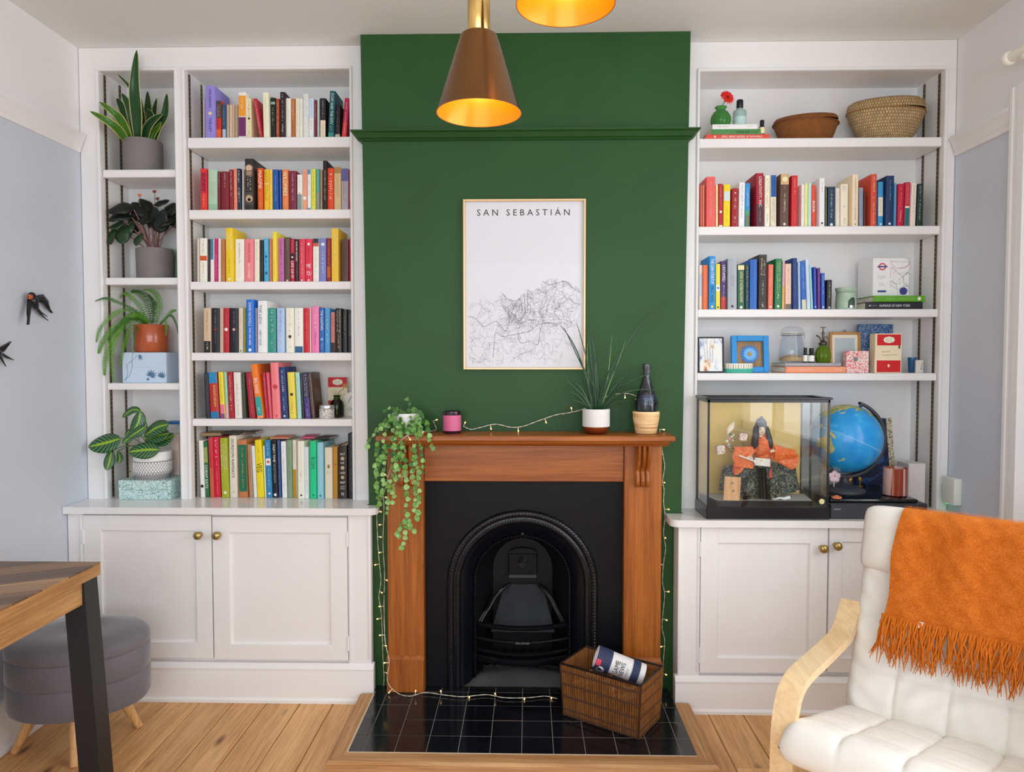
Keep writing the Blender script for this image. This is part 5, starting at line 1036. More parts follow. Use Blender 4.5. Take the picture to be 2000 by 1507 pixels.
for i, (pts, w_, mt, dy) in enumerate([([(262, 410), (240, 402), (209, 415)], 0.035, M_dark, -0.085), ([(258, 425), (235, 418), (211, 432)], 0.028, M_dark, -0.08), ([(240, 430), (225, 440), (212, 445)], 0.016, M_dark2, -0.07), ([(225, 445), (215, 462), (216, 478)], 0.014, M_dark2, -0.07),
        ([(262, 432), (240, 450), (240, 477)], 0.034, M_dark2, -0.05), ([(290, 420), (268, 405), (258, 395)], 0.03, M_dark, -0.01), ([(298, 415), (285, 398), (272, 388)], 0.022, M_dark, 0.03), ([(290, 445), (300, 418), (305, 405)], 0.035, M_dark, -0.03), ([(312, 455), (312, 430), (322, 408)], 0.035, M_dark, -0.05),
        ([(318, 425), (333, 405), (346, 398)], 0.03, M_dark, 0.02), ([(300, 400), (315, 394), (331, 391)], 0.018, M_dark, 0.02), ([(330, 440), (338, 425), (342, 445)], 0.026, M_dark, -0.01), ([(350, 430), (345, 415), (335, 402)], 0.022, M_dark, 0.045), ([(278, 455), (268, 468), (266, 480)], 0.014, M_dark2, -0.04), ([(275, 430), (270, 415), (285, 402)], 0.03, M_dark, 0.04), ([(266, 455), (260, 440), (255, 425)], 0.02, M_dark, 0.03),
        ([(296, 432), (283, 425), (268, 432)], 0.03, M_dark, -0.04), ([(305, 440), (322, 430), (336, 436)], 0.03, M_dark, -0.045)]):
    P_ = [PY(a, b_, c[1] + dy * (0.5 + 0.5 * k / 2)) for k, (a, b_) in enumerate(pts)]
    leaf('leaf', catmull(P_, 4), oval(w_ * 1.2), mt, t, up=Vector((0.15, -0.75, 0.7)), cup=-0.25, wave=0.06, th=0.0015)
    q = P_[0]; a0_ = Vector((c[0] + random.uniform(-.02, .02), c[1] + random.uniform(-.015, .015), zb + h * 0.88))
    part('stem', MB().tube(catmull([a0_, a0_.lerp(q, 0.6) + Vector((0, 0, 0.01)), q], 4), 0.0026, 5), M_stem, t)
for (px, py, dy, hx) in ((273, 381, 0.0, 'e0783c'), (302, 374, -0.01, '7a2c1c'), (308, 388, 0.02, '6a2a1c')):
    p = PY(px, py, c[1] + dy); m = MB()
    for k in range(7):
        a = 2 * PI * k / 7; m.tube([p, p + Vector((math.cos(a) * 0.011, -0.003, math.sin(a) * 0.008))], [0.0028, 0.0012], 5)
    fo = part('flower', m, flat(hx, 0.5), t, ang=60, label='small orange flower' if hx[0] == 'e' else 'wilted brown flower')
    part('stem', MB().tube([p, p + Vector((0.0, 0, -0.05))], 0.0013, 5), flat('5a5a30', 0.5), t)
M_grn_gl = glassy('green_bottle_glass', (0.75, 0.86, 0.76, 1))
vz = potc(343, 500, zb, BACK - 0.045)
solo('glass_vase', MB().lathe([(0.026, 0), (0.03, 0.004), (0.03, 0.11), (0.022, 0.13), (0.022, 0.145), (0.019, 0.145), (0.019, 0.13), (0.027, 0.108), (0.027, 0.006), (0, 0.006)], vz, 24), M_grn_gl, 'greenish clear glass vase half hidden behind the dark plant pot', 'vase')
# ---- fern in a terracotta-glazed pot standing on a pale blue box
zb = shL_a[2][0]; yb0 = FACE + 0.035
x0, x1 = xat(239, 720, yb0), xat(325, 720, yb0); hb = zat(280, 688, yb0) - zb; yb1 = BACK - 0.02
t = thing('gift_box', ((x0 + x1) / 2, yb0, zb), 'pale blue gift box with dark leaf sprigs, under the fern', 'box')
M_bxb = flat('bfd0e2', 0.5)
part('box_body', MB().box(x0, x1, yb0, yb1, zb + 0.0005, zb + hb, c=0.0012), M_bxb, t)
dk = MB(); yk = yb0 - 0.0006
def ln(mb, pl, wd, Y, M=None):
    for a, b_ in zip(pl[:-1], pl[1:]):
        p, q = PY(a[0], a[1], Y), PY(b_[0], b_[1], Y); d = (q - p); nn = Vector((-d.z, 0, d.x)).normalized() * wd / 2 if d.length > 1e-7 else Vector((0, 0, wd))
        mb.add([p - nn, q - nn, q + nn, p + nn], [(0, 1, 2, 3)])
ln(dk, [(245, 744), (250, 728), (247, 712), (258, 704), (259, 690)], 0.0016, yk); ln(dk, [(242, 742), (252, 735), (259, 716), (257, 704)], 0.0016, yk); ln(dk, [(258, 704), (266, 696), (272, 692)], 0.0014, yk)
def sprig(px, py, lens, a0):
    for k, L in enumerate(lens):
        a = a0 + k * 0.42; p = PY(px, py, yk); q = PY(px + L * math.cos(a), py - L * math.sin(a), yk); d = q - p; nn = Vector((-d.z, 0, d.x)) * 0.13
        dk.add([p, p.lerp(q, .5) - nn, q, p.lerp(q, .5) + nn], [(0, 1, 2, 3)])
sprig(293, 735, [11, 14, 16, 15, 15, 14, 11, 10], -0.3); sprig(314, 737, [9, 12, 13, 14, 13, 12, 9], 0.0); sprig(271, 693, [12, 13, 10, 6], -1.4); sprig(289, 744, [8, 8, 8], 1.2)
part('leaf_print', dk, flat('5a7fa0', 0.5), t, smooth=False)
lt = MB(); marks(lt, TR(xat(281, 717, yk), yk, zat(281, 717, yk)), xat(299, 717, yk) - xat(262, 717, yk), 0.006)
part('lettering', lt, flat('8fa6c0', 0.5), t, smooth=False)
zt2 = zb + hb + .001
c = (xat(297, 690, FACE + 0.11), FACE + 0.11, zt2); r = abs(xat(329, 660, c[1]) - xat(266, 660, c[1])) / 2; h = zat(297, 634, c[1]) - zt2
t = thing('potted_fern', c, 'arching green fern in a shiny terracotta pot, on the pale blue box', 'plant')
M_terra = paint('glazed_terracotta', 'a9512a', 0.16, 0.5, 50, 0.16, 0.6)
pot(t, 'pot', [(r * 0.9, 0), (r * 0.95, 0.004), (r * 0.95, 0.008), (r, 0.014), (r, h - 0.004), (r - 0.003, h), (r - 0.006, h - 0.003), (r - 0.006, h * 0.85), (0, h * 0.85)], c, M_terra)
pot(t, 'soil', [(r - 0.0065, h * 0.85), (0, h * 0.9)], c, M_soil)
M_fern = paint('fern_green', '5a8f2a', 0.5, 0.1, 60, 0.25, 0.3); M_fern2 = paint('fern_dark_green', '3a6a28', 0.5, 0.1, 60, 0.25, 0.3)
def frond(ctrl, L, mt, Yt):
    n_ = len(ctrl); P_ = []
    for i, (a, b_) in enumerate(ctrl): P_.append(PY(a, b_, c[1] + Yt * min(1, 1.9 * i / (n_ - 1))))
    cur = catmull(P_, 8); m = MB(); m.tube(cur, [0.0014] * len(cur), 4); N = len(cur)
    tot = sum((b_ - a).length for a, b_ in zip(cur[:-1], cur[1:])); cnt = int(tot / 0.0062); 
    for k in range(cnt):
        f = (k + 0.5) / cnt; q = f * (N - 1); i = min(int(q), N - 2); p = cur[i].lerp(cur[i + 1], q - i); tg = (cur[i + 1] - cur[i]).normalized()
        nrm = Vector((0.1, -0.8, 0.5)); sd = tg.cross(nrm).normalized()
        ll = L * 1.15 * (0.35 + 0.65 * min(1, f * 5)) * (1 - f ** 3 * 0.85)
        for s_ in (-1, 1):
            e = p + sd * s_ * ll + tg * ll * 0.35 + nrm * (-0.12 * ll); wv = tg * 0.0021
            mid_ = p.lerp(e, 0.5) + nrm * 0.0012
            m.add([p - wv * .7, mid_ - wv, e, mid_ + wv, p + wv * .7], [(0, 1, 2, 3, 4)])
    part('frond', m, mt, t, smooth=False)
for ctrl, L, mt, Yt in [([(290, 634), (262, 615), (222, 640), (200, 668), (192, 690)], 0.022, M_fern, -0.13), ([(288, 634), (265, 612), (235, 640), (218, 690), (222, 745)], 0.022, M_fern, -0.13), ([(285, 634), (255, 620), (222, 655), (206, 700), (204, 733)], 0.022, M_fern, -0.13),
        ([(290, 632), (272, 616), (250, 650), (240, 680), (234, 716)], 0.018, M_fern, -0.08), ([(286, 630), (255, 605), (225, 612), (196, 640), (188, 668)], 0.018, M_fern, -0.135), ([(288, 630), (262, 605), (230, 590), (206, 582), (186, 588)], 0.012, M_fern2, -0.135), ([(290, 630), (275, 600), (258, 582), (244, 572), (234, 582)], 0.014, M_fern, 0.0),
        ([(294, 630), (290, 600), (278, 580), (262, 568), (256, 570)], 0.016, M_fern2, 0.02), ([(300, 630), (298, 595), (285, 576), (268, 568), (258, 572)], 0.014, M_fern2, 0.04), ([(305, 630), (312, 600), (308, 578), (295, 567), (280, 566)], 0.016, M_fern, 0.0), ([(296, 632), (302, 605), (300, 590), (290, 575)], 0.015, M_fern2, 0.05),
        ([(312, 632), (326, 618), (335, 608), (344, 606)], 0.015, M_fern, -0.02), ([(312, 634), (322, 625), (325, 640), (324, 655)], 0.008, M_fern, -0.05), ([(315, 632), (332, 615), (343, 630), (349, 655)], 0.007, M_fern2, -0.03), ([(280, 632), (268, 640), (262, 665), (260, 690)], 0.005, M_fern2, -0.125), ([(290, 634), (270, 622), (245, 625), (222, 645), (210, 665)], 0.016, M_fern2, -0.13)]:
    frond(ctrl, L, mt, Yt)
# ---- prayer plant on a patterned box at the bottom of the narrow bay
zb = WL; yb0 = FACE - 0.012
x0, x1 = xat(232, 960, yb0), xat(324, 960, yb0); hb = zat(280, 938, yb0) - zb
M_mar = bpy.data.materials.new('swirled_paper_blue'); 
def swirl(name, bgc, fgc, scale=60, dist=2.0, lo=0.44, hi=0.5, third=None):
    m, b = base(name, hexc(bgc), 0.6); f = noise(m, texco(m, 'Object'), scale, 1, 0.4, dist)
    st = [(lo - 0.04, hexc(bgc)), (lo, hexc(fgc)), (hi, hexc(fgc)), (hi + 0.04, hexc(third or bgc))]
    m.node_tree.links.new(ramp(m, f, st), b.inputs['Base Color']); return m
M_mar = swirl('swirled_paper_blue', 'c6dcd8', '6f9894', 75, 1.5, 0.47, 0.51)
t = thing('patterned_box', ((x0 + x1) / 2, yb0, zb), 'blue-green swirl-patterned box under the prayer plant', 'box')
part('box_body', MB().box(x0, x1 + 0.02, yb0, BACK - 0.03, zb + 0.0005, zb + hb * 0.5, c=0.001), M_mar, t)
part('lid', MB().box(x0 - 0.001, x1 + 0.021, yb0 - 0.001, BACK - 0.029, zb + hb * 0.5 + 0.0005, zb + hb, c=0.001), M_mar, t)
zt2 = zb + hb + .001; c = (xat(298, 935, yb0 + 0.055), yb0 + 0.06, zt2); r = abs(xat(331, 905, c[1]) - xat(264, 905, c[1])) / 2; h = zat(297, 880, c[1]) - zt2
t = thing('prayer_plant', c, 'prayer plant with striped oval leaves in white diamond-textured pot', 'plant')
M_pw = paint('white_ceramic', 'e9e6e2', 0.4, 0.1, 60, 0.03)
pot(t, 'pot', [(r * 0.86, 0), (r * 0.93, 0.004), (r, h * 0.35), (r, h - 0.002), (r - 0.003, h), (r - 0.007, h - 0.002), (r - 0.007, h * 0.86), (0, h * 0.86)], c, paint('grey_groove_ceramic', '8b8a8c', 0.6, 0.1, 60, 0.05))
pot(t, 'glazed_rim', [(r + 0.0008, h * 0.68), (r + 0.0016, h * 0.7), (r + 0.0016, h - 0.003), (r + 0.0004, h)], c, M_pw)
m = MB()
for j in range(9):
    for k in range(40):
        a = 2 * PI * (k + 0.5 * (j % 2)) / 40; z = h * 0.03 + j * h * 0.072; rr = r * (0.86 + 0.14 * min(1, z / (h * 0.35))) + 0.0004
        o_ = Vector((c[0] + rr * math.cos(a), c[1] + rr * math.sin(a), zt2 + z)); tn = Vector((-math.sin(a), math.cos(a), 0)); ou = Vector((math.cos(a), math.sin(a), 0)); ww = rr * 2 * PI / 40 * 0.40; hh = h * 0.058
        m.add([o_ - tn * ww, o_ - Vector((0, 0, hh)), o_ + tn * ww, o_ + Vector((0, 0, hh)), o_ + ou * 0.0022], [(0, 1, 4), (1, 2, 4), (2, 3, 4), (3, 0, 4)])
part('diamond_relief', m, M_pw, t, kind='stuff', smooth=False)
pot(t, 'soil', [(r - 0.0075, h * 0.86), (0, h * 0.9)], c, M_soil)
M_pray = leafmat('prayer_plant_leaf', '143c1c', '1f5426', None, ('8fb88a', 9, 2.2, '8fb02e'), rough=0.3)
for pts, w_, dy, up in [([(236, 856), (208, 864), (172, 872)], 0.045, -0.10, (0.1, -0.9, 0.5)), ([(312, 878), (285, 878), (250, 882)], 0.040, -0.11, (-0.1, -0.9, 0.5)), ([(218, 880), (214, 900), (208, 918)], 0.022, -0.10, (0.5, -0.9, 0.1)), ([(230, 880), (234, 895), (230, 905)], 0.014, -0.07, (0.2, -1, 0)),
        ([(274, 802), (270, 825), (255, 848)], 0.028, -0.05, (0.3, -1, 0.2)), ([(275, 802), (258, 800), (238, 815)], 0.018, -0.04, (0.1, -0.9, 0.5)), ([(285, 832), (270, 842), (250, 855)], 0.022, -0.07, (0.2, -0.9, 0.4)), ([(280, 852), (305, 835), (330, 828)], 0.036, -0.06, (0.0, -0.9, 0.5)), ([(298, 862), (320, 858), (340, 848)], 0.030, -0.03, (0.1, -0.9, 0.6)),
        ([(285, 858), (310, 850), (330, 846)], 0.034, -0.05, (0, -0.8, 0.6)), ([(262, 850), (248, 858), (240, 866)], 0.016, -0.08, (0, -1, 0.3)), ([(258, 838), (250, 844), (246, 852)], 0.012, -0.04, (0, -1, 0.3))]:
    P_ = [PY(a, b_, c[1] + dy * (0.7 + 0.3 * k / 2)) for k, (a, b_) in enumerate(pts)]
    leaf('leaf', catmull(P_, 5), oval(w_, 0.5), M_pray, t, up=Vector(up), cup=-0.18, nu=6, th=0.0012)
    a0_ = Vector((c[0] + random.uniform(-.015, .015), c[1] + random.uniform(-.02, .0), zt2 + h * 0.9)); q = P_[0]
    part('stem', MB().tube(catmull([a0_, a0_.lerp(q, 0.5) + Vector((0, -0.005, 0.03)), q], 4), 0.0018, 5), flat('4a6a30', 0.5), t)
# things standing behind the prayer plant
def upright_book(px0, px1, pyt, z0, Y, d, hx, label, group, extras=(), lean=0.0, name='book', cat='book'):
    xa, xb = xat(px0, 860, Y), xat(px1, 860, Y); hgt = zat((px0 + px1) / 2, pyt, Y) - z0
    return make_book(name, TR((xa + xb) / 2, Y, z0 + .0006) @ RY(lean), xb - xa, d, hgt, hx, label, group, extras, random.Random(label))
g = 'books behind the prayer plant'
upright_book(244.5, 262, 829, zb, BACK - 0.105 + 0.06, 0.035, 'd9cfc4', 'grey-white upright book behind the prayer plant, left of its pot', g, ('o:4a4a48:0.3:0.08',))
make_book('book', TR(xat(236, 900, BACK - 0.05) + .004, BACK - 0.055, zb + .0016) @ RY(-0.06), 0.012, 0.045, 0.19, '1d3c38', 'dark green narrow book leaning behind the prayer plant', g, (), random)
upright_book(333, 349, 848, zt2, FACE + 0.135, 0.07, 'dcc8bf', 'pinkish speckled upright book behind the prayer plant, right of its pot', g, ('m:8a6a60:0.05-0.6:0.9:5',))
b_ = lying('book', 'thin blue book lying on top behind the prayer plant', 'book', g, xat(322, 825, FACE + 0.13), xat(352, 825, FACE + 0.13), FACE + 0.13, FACE + 0.2, zat(340, 828, FACE + 0.14), 0.012, '2c6ca8')
# ================================================================== objects at the right end of the left fifth shelf
zb = Lz[4]; Yc = FACE + 0.05
c = potc(638.5, 812, zb, Yc); r = abs(xat(653, 800, Yc) - xat(624, 800, Yc)) / 2; h = zat(638, 791, Yc) - zb
t = thing('candle_tin', c, 'small silver candle tin with scribbled black pattern beside the leaning books', 'candle')
M_sil = base('brushed_tin', hexc('c9c8c4'), 0.28, 0.9)[0]
part('tin', MB().lathe([(r * .97, 0), (r, 0.002), (r, h * 0.72), (r * .97, h * .74), (0, h * .74)], c, 30), swirl('scribbled_label', 'd8d4cc', '5c5a58', 150, 0.8, 0.49, 0.52), t, ang=50)
part('lid', MB().lathe([(r * 1.02, h * .745), (r * 1.03, h * .77), (r * 1.03, h * .97), (r, h), (0, h)], c, 30), M_sil, t, ang=50)
Yp = BACK - 0.035; x0, x1 = xat(640.5, 760, Yp), xat(678.5, 760, Yp); zt_ = zat(660, 736, Yp)
t = thing('paperback_postcard', ((x0 + x1) / 2, Yp, zb), 'red and cream card with oval emblem standing behind the candle tin', 'card')
hgt = zt_ - zb
part('card', MB().box(x0, x1, Yp, Yp + 0.003, zb + 0.0005, zt_), flat('e8d8b8', 0.5), t)
for a, b2 in ((zb + hgt * 0.74, zt_ - 0.001), (zb + 0.001, zb + hgt * 0.4)): part('red_panel', MB().box(x0 + .001, x1 - .001, Yp - 0.0006, Yp - 0.0001, a, b2), flat('c4202c', 0.5), t)
def oval_emblem(cx_, y, cz_, w_, h_, parent, rows=2, ink='5a5040'):
    e = MB(); pts = [(cx_ + w_ / 2 * math.copysign(abs(math.cos(a)) ** 0.8, math.cos(a)), y, cz_ + h_ / 2 * math.sin(a) * (1 - 0.15 * math.sin(4 * a) ** 2)) for a in [2 * PI * k / 28 for k in range(28)]]
    e.add(pts, [tuple(range(28))]); part('oval_emblem', e, flat('efe4cc', 0.5), parent, smooth=False)
    k_ = MB(); marks(k_, TR(cx_, y - 0.0003, cz_), w_ * 0.6, h_ * 0.5, 0, rows, random.Random(4)); part('emblem_print', k_, flat(ink, 0.5), parent, smooth=False)
oval_emblem((x0 + x1) / 2, Yp - 0.0009, zb + hgt * 0.87, (x1 - x0) * 0.52, hgt * 0.16, t)
Yg = FACE + 0.10; c = potc(658.5, 812, zb, Yg); r = abs(xat(673, 790, Yg) - xat(646, 790, Yg)) / 2
t = thing('bud_vase', c, 'small green glass bud vase with a dried flower, right of the tin', 'vase')
part('glass', MB().lathe([(r * .8, 0), (r, 0.01), (r, 0.05), (r * .9, 0.068), (r * .45, 0.082), (r * .45, 0.092), (r * .62, 0.098), (r * .55, 0.098), (r * .38, 0.09), (r * .38, 0.082), (r * .85, 0.066), (r * .92, 0.05), (r * .92, 0.01), (0, 0.006)], c, 28), glassy('olive_green_glass', (0.42, 0.5, 0.28, 1)), t, ang=60)
part('stem', MB().tube(catmull([(c[0], c[1], zb + 0.02), (c[0] + 0.004, c[1], zb + 0.1), PY(672, 758, Yg)], 4), 0.0014, 5), flat('6a6a38', 0.6), t)
m = MB(); p = PY(674, 752, Yg)
for k in range(9):
    a = 2 * PI * k / 9; m.tube([p, p + Vector((math.cos(a) * 0.013, -0.004, math.sin(a) * 0.013 - 0.002))], [0.003, 0.0012], 5)
part('dried_flower', m, flat('b08a48', 0.7), t, ang=60)
m = MB(); p0 = (c[0] - 0.002, c[1], zb + 0.09)
for (a, b2) in ((648, 762), (653, 760), (657, 763), (663, 764), (667, 768)): m.tube([p0, PY(a, b2, Yg)], 0.0008, 4)
part('dried_stems', m, flat('8a7a40', 0.7), t, kind='stuff')
Yk = BACK - 0.06; c0, c1 = xat(674, 790, Yk), xat(694, 790, Yk); zt_ = zat(684, 765, Yk)
t = thing('illustrated_card', ((c0 + c1) / 2, Yk, zb), 'white rounded card with black line drawing at the shelf end', 'card')
hg = zt_ - zb; cc = ((c0 + c1) / 2 + 0.008, zb + hg * 0.42)
m = MB().prism([(cc[0] + 0.048 * math.cos(a), max(zb + 0.0005, cc[1] + hg * 0.58 * math.sin(a))) for a in [2 * PI * k / 32 for k in range(32)]], 'y', Yk, Yk + 0.004)
part('card', m, flat('e8e2d4', 0.6), t)
m = MB(); ln(m, [(680, 786), (684, 778), (687, 774), (689, 768), (693, 765)], 0.002, Yk - 0.0005); ln(m, [(683, 795), (688, 800), (693, 790)], 0.002, Yk - 0.0005); ln(m, [(678, 797), (685, 803), (692, 800)], 0.0014, Yk - 0.0005)
part('line_drawing', m, flat('1c1a18', 0.6), t, smooth=False)
# ================================================================== right bookcase, top shelf
zb = Rz[0]; Y0 = FACE + 0.03
def stackbook(name, label, group, pa, pb, pyt, z0, Y, d, hx, extras=(), rot=0.0, mid=600):
    xa, xb = xat(pa, mid, Y), xat(pb, mid, Y); t = zat((pa + pb) / 2, pyt, Y) - z0
    lying(name, label, 'book', group, xa, xb, Y, Y + d, z0, t, hx, rot, extras=extras); return z0 + t + 0.0004
g = 'books stacked on the right top shelf'
z1 = stackbook('book', 'red-orange book with white lettering, lowest of the stack on the right top shelf', g, 1375.5, 1499, 262, zb + .0006, Y0 - 0.012, 0.19, 'd8503e', ('t:EPIC BIKE RIDES:f8ece4:0.39-0.75:0.42', 't:OF THE WORLD:f8ece4:0.12-0.37:0.36', 'o:f4d8cc:0.86:0.2'))
z2 = stackbook('book', 'green book in the middle of the stack on the right top shelf', g, 1385.5, 1483, 252, z1, Y0, 0.165, '4f8a4c', ("t:TRAVELLER'S:1c3c24:0.24-0.5:0.4", 'm:1c3c24:0.06-0.22:0.4',))
z3 = stackbook('book', 'white book on top of the stack on the right top shelf', g, 1388, 1475, 242, z2, Y0 + 0.004, 0.15, 'f0eee2', ('m:7a9a70:0.1-0.25:0.3', 'm:8a8a80:0.6-0.9:0.3'))
Yv = Y0 + 0.06; c = potc(1407.5, 240, z3, Yv); r = abs(xat(1427, 230, Yv) - xat(1389, 230, Yv)) / 2; h = zat(1408, 209.5, Yv) - z3
t = thing('bud_vase', c, 'round ribbed green glass vase holding a red gerbera, on stacked books', 'vase')
M_gg = base('green_glass', hexc('5cae54'), 0.08, 0, 0.6, Transmission_Weight=0.55, IOR=1.3)[0]
part('glass', MB().lathe([(r * .7, 0), (r * .85, 0.004), (r, h * .34), (r * .96, h * .52), (r * .72, h * .74), (r * .45, h * .84), (r * .48, h * .9), (r * .62, h * .97), (r * .6, h), (r * .4, h * .93), (r * .36, h * .84), (r * .6, h * .72), (r * .9, h * .5), (r * .9, h * .34), (0, 0.008)], c, 32), M_gg, t, ang=60)
m = MB()
for k in range(16):
    a = 2 * PI * k / 16
    m.tube([Vector((c[0] + q * math.cos(a), c[1] + q * math.sin(a), z3 + zz)) for q, zz in ((r * .86, 0.006), (r * 1.0, h * .34), (r * .965, h * .52), (r * .73, h * .74))], [0.001, 0.0022, 0.0018, 0.0008], 5)
part('rib', m, M_gg, t, ang=60, kind='stuff')
pf_ = PY(1421, 190, Yv - 0.01)
part('stem', MB().tube(catmull([(c[0] + .004, c[1], z3 + 0.02), (c[0] + 0.006, c[1], z3 + h), PY(1413, 202, Yv - .004), pf_ + Vector((0, 0.006, 0))], 5), 0.0018, 6), flat('4a7a34', 0.5), t)
M_red = flat('d8201c', 0.5)
fl_ = thing('gerbera', pf_, 'red gerbera flower in the green glass vase', 'flower')
pm = MB().grid(lambda u, v: Vector(((v * 0.029) , 0, (u - 0.5) * 0.0085 * (math.sin(PI * min(1, v * 1.02 + .06)) ** 0.6 + 0.1))) + Vector((0, -0.004 * math.sin(PI * v), 0)), 2, 5)
pme = mesh('petal', pm, M_red, solid=0.0008)
for k in range(18):
    a = 2 * PI * k / 18; inst('petal', pme, TR(*pf_) @ RZ(0.35) @ RX(-0.25) @ RY(a) @ RX(0.1 * (k % 2)) @ TR(0.004, -0.001 * (k % 2), 0), fl_)
for (dx_, dz_) in ((-.012, .012),):
    for k in range(8):
        a = 2 * PI * k / 8; inst('petal', pme, TR(pf_.x + dx_ * 1.1, pf_.y + 0.006, pf_.z + dz_) @ RZ(-0.5) @ RY(a) @ Matrix.Scale(0.62, 4), fl_)
part('flower_centre', MB().ball(pf_ + Vector((0.0, -0.003, 0)), 0.0065, 10, sc=(1, .6, 1)), flat('6a1414', 0.8), fl_)
Yb_ = Y0 + 0.075; c = potc(1444.5, 240, z3, Yb_); r = abs(xat(1457.5, 230, Yb_) - xat(1431.5, 230, Yb_)) / 2; h = zat(1444, 196, Yb_) - z3
t = thing('diffuser_bottle', c, 'pale aqua glass bottle with black cap on stacked books', 'bottle')
part('bottle', MB().lathe([(r * .9, 0), (r, 0.004), (r, h * .56), (r * .92, h * .62), (r * .5, h * .67), (r * .5, h * .7), (0, h * .7)], c, 28), base('aqua_frosted_glass', hexc('b4d4d0'), 0.12, 0, 0.5, Transmission_Weight=0.35)[0], t, ang=50)
part('label', MB().lathe([(r * 1.01, h * .1), (r * 1.01, h * .38)], c, 28), flat('bcd8d4', 0.5), t)
part('cap', MB().lathe([(r * .48, h * .705), (r * .5, h * .71), (r * .5, h * .97), (r * .44, h), (0, h)], c, 24), flat('14161a', 0.35), t, ang=50)
def dropper(px, pyb, pyt, Y, z0, label, lab='e6dcae', glass='16181a', rpx=None, grp=None):
    c = potc(px, pyb, z0, Y); h = zat(px, pyt, Y) - z0; r = rpx * Y / F
    t = thing('dropper_bottle', c, label, 'bottle', grp)
    part('bottle', MB().lathe([(r * .92, 0), (r, 0.002), (r, h * .55), (r * .6, h * .64), (r * .55, h * .66), (0, h * .66)], c, 20), base('dark_glass_' + label[:5], hexc(glass), 0.12)[0], t, ang=50)
    part('label', MB().lathe([(r * 1.015, h * .08), (r * 1.015, h * .5)], c, 20), flat(lab, 0.5), t)
    part('cap', MB().lathe([(r * .68, h * .665), (r * .72, h * .68), (r * .72, h * .97), (r * .66, h), (0, h)], c, 20), flat('131416', 0.4), t, ang=50)
dropper(1488, 261, 235.5, Y0 + 0.01, z1, 'small dropper bottle with cream label beside the stacked books', rpx=5.5, grp='small dropper bottles')
t = thing('small_bottle', potc(1479.5, 250, z2, Y0 + 0.05), 'tiny black bottle lying behind the cream-labelled dropper bottle', 'bottle')
cc = PY(1479, 246.5, Y0 + 0.05); part('bottle', MB().lathe([(0.006, -0.012), (0.0075, -0.01), (0.0075, 0.006), (0.005, 0.009), (0.005, 0.014), (0, 0.014)], (cc.x, cc.y, z2 + 0.0078), 16, M=RY(PI / 2)), flat('1a1c1e', 0.3), t, ang=50)
# ---- baskets
def weave(name, dark, light, nu_, nv_, bs=0.8, twill=False):
    m, b = base(name, hexc(light), 0.6, spec=0.3); n, l = nodes(m)
    uv = n.new('ShaderNodeUVMap'); sep = n.new('ShaderNodeSeparateXYZ'); l.new(uv.outputs[0], sep.inputs[0])
    a = mth(m, 'MULTIPLY', sep.outputs[0], nu_); v = mth(m, 'MULTIPLY', sep.outputs[1], nv_)
    fl_ = mth(m, 'FLOOR', v); par = mth(m, 'MULTIPLY', mth(m, 'MODULO', fl_, 2.0), 0.5 if not twill else 0.0)
    u2 = mth(m, 'FRACT', mth(m, 'ADD', a, par)); v2 = mth(m, 'FRACT', v)
    hu = mth(m, 'SINE', mth(m, 'MULTIPLY', u2, PI)); hv = mth(m, 'SINE', mth(m, 'MULTIPLY', v2, PI)); hh = mth(m, 'MULTIPLY', hu, mth(m, 'POWER', hv, 0.5))
    f = noise(m, texco(m, 'Object'), 40, 3)
    c = ramp(m, hh, [(0.12, hexc(dark)), (0.42, hexc(light))]); c2 = mixc(m, 0.5, c, ramp(m, f, [(0.3, hexc(dark)), (0.7, hexc(light))]))
    c3 = mixc(m, ramp(m, hh, [(0.25, (0, 0, 0)), (0.6, (1, 1, 1))]), c, c2); l.new(c3, b.inputs['Base Color']); bump(m, b, hh, bs, 0.003); return m
def basket_body(name, prof, c, mat, parent, n=64, sx=1, sy=1, M=None, uvlen=None):
    """lathe with UV: u around, v along the profile"""
    N = len(prof); vs = []; uv = []; L = [0]
    for a, b_ in zip(prof[:-1], prof[1:]): L.append(L[-1] + math.hypot(b_[0] - a[0], b_[1] - a[1]))
    for (r, z), q in zip(prof, L):
        for k in range(n + 1):
            a = 2 * PI * k / n; p = Vector((r * math.cos(a) * sx, r * math.sin(a) * sy, z)); vs.append((M @ p if M else p) + Vector(c)); uv.append((k / n, q / L[-1]))
    fs = [(i * (n + 1) + k, i * (n + 1) + k + 1, (i + 1) * (n + 1) + k + 1, (i + 1) * (n + 1) + k) for i in range(N - 1) for k in range(n)]
    me = bpy.data.meshes.new(name); me.from_pydata([tuple(v) for v in vs], [], fs); me.materials.append(mat); ul = me.uv_layers.new(name='UVMap')
    for lp in me.loops: ul.data[lp.index].uv = uv[lp.vertex_index]
    me.shade_smooth(); return inst(name, me, Matrix(), parent)
Yk = FACE + 0.113
c = potc(1573, 268, zb, Yk); r = abs(xat(1635, 240, Yk) - xat(1512, 240, Yk)) / 2; h = zat(1573, 232, Yk - 0.08) - zb; d_ = 0.7
t = thing('wicker_basket', c, 'small brown wicker bowl basket with tilted lid on right top shelf', 'basket')
basket_body('basket_bowl', [(0, 0.001), (r * .72, 0.0), (r * .76, 0.004), (r * .9, h * .55), (r * 1.0, h * .98), (r * 1.02, h)], c, weave('brown_wicker_upright', '5e3416', 'a86a34', 150, 44), t, sy=d_)
part('rim', MB().tube([(c[0] + r * 1.02 * math.cos(a), c[1] + r * 1.02 * d_ * math.sin(a), zb + h) for a in [2 * PI * k / 48 for k in range(49)]], 0.0035, 6), flat('6a3818', 0.6), t, ang=60)
Mt = TR(0, 0, 0) @ RX(0.10) @ RY(-0.06)
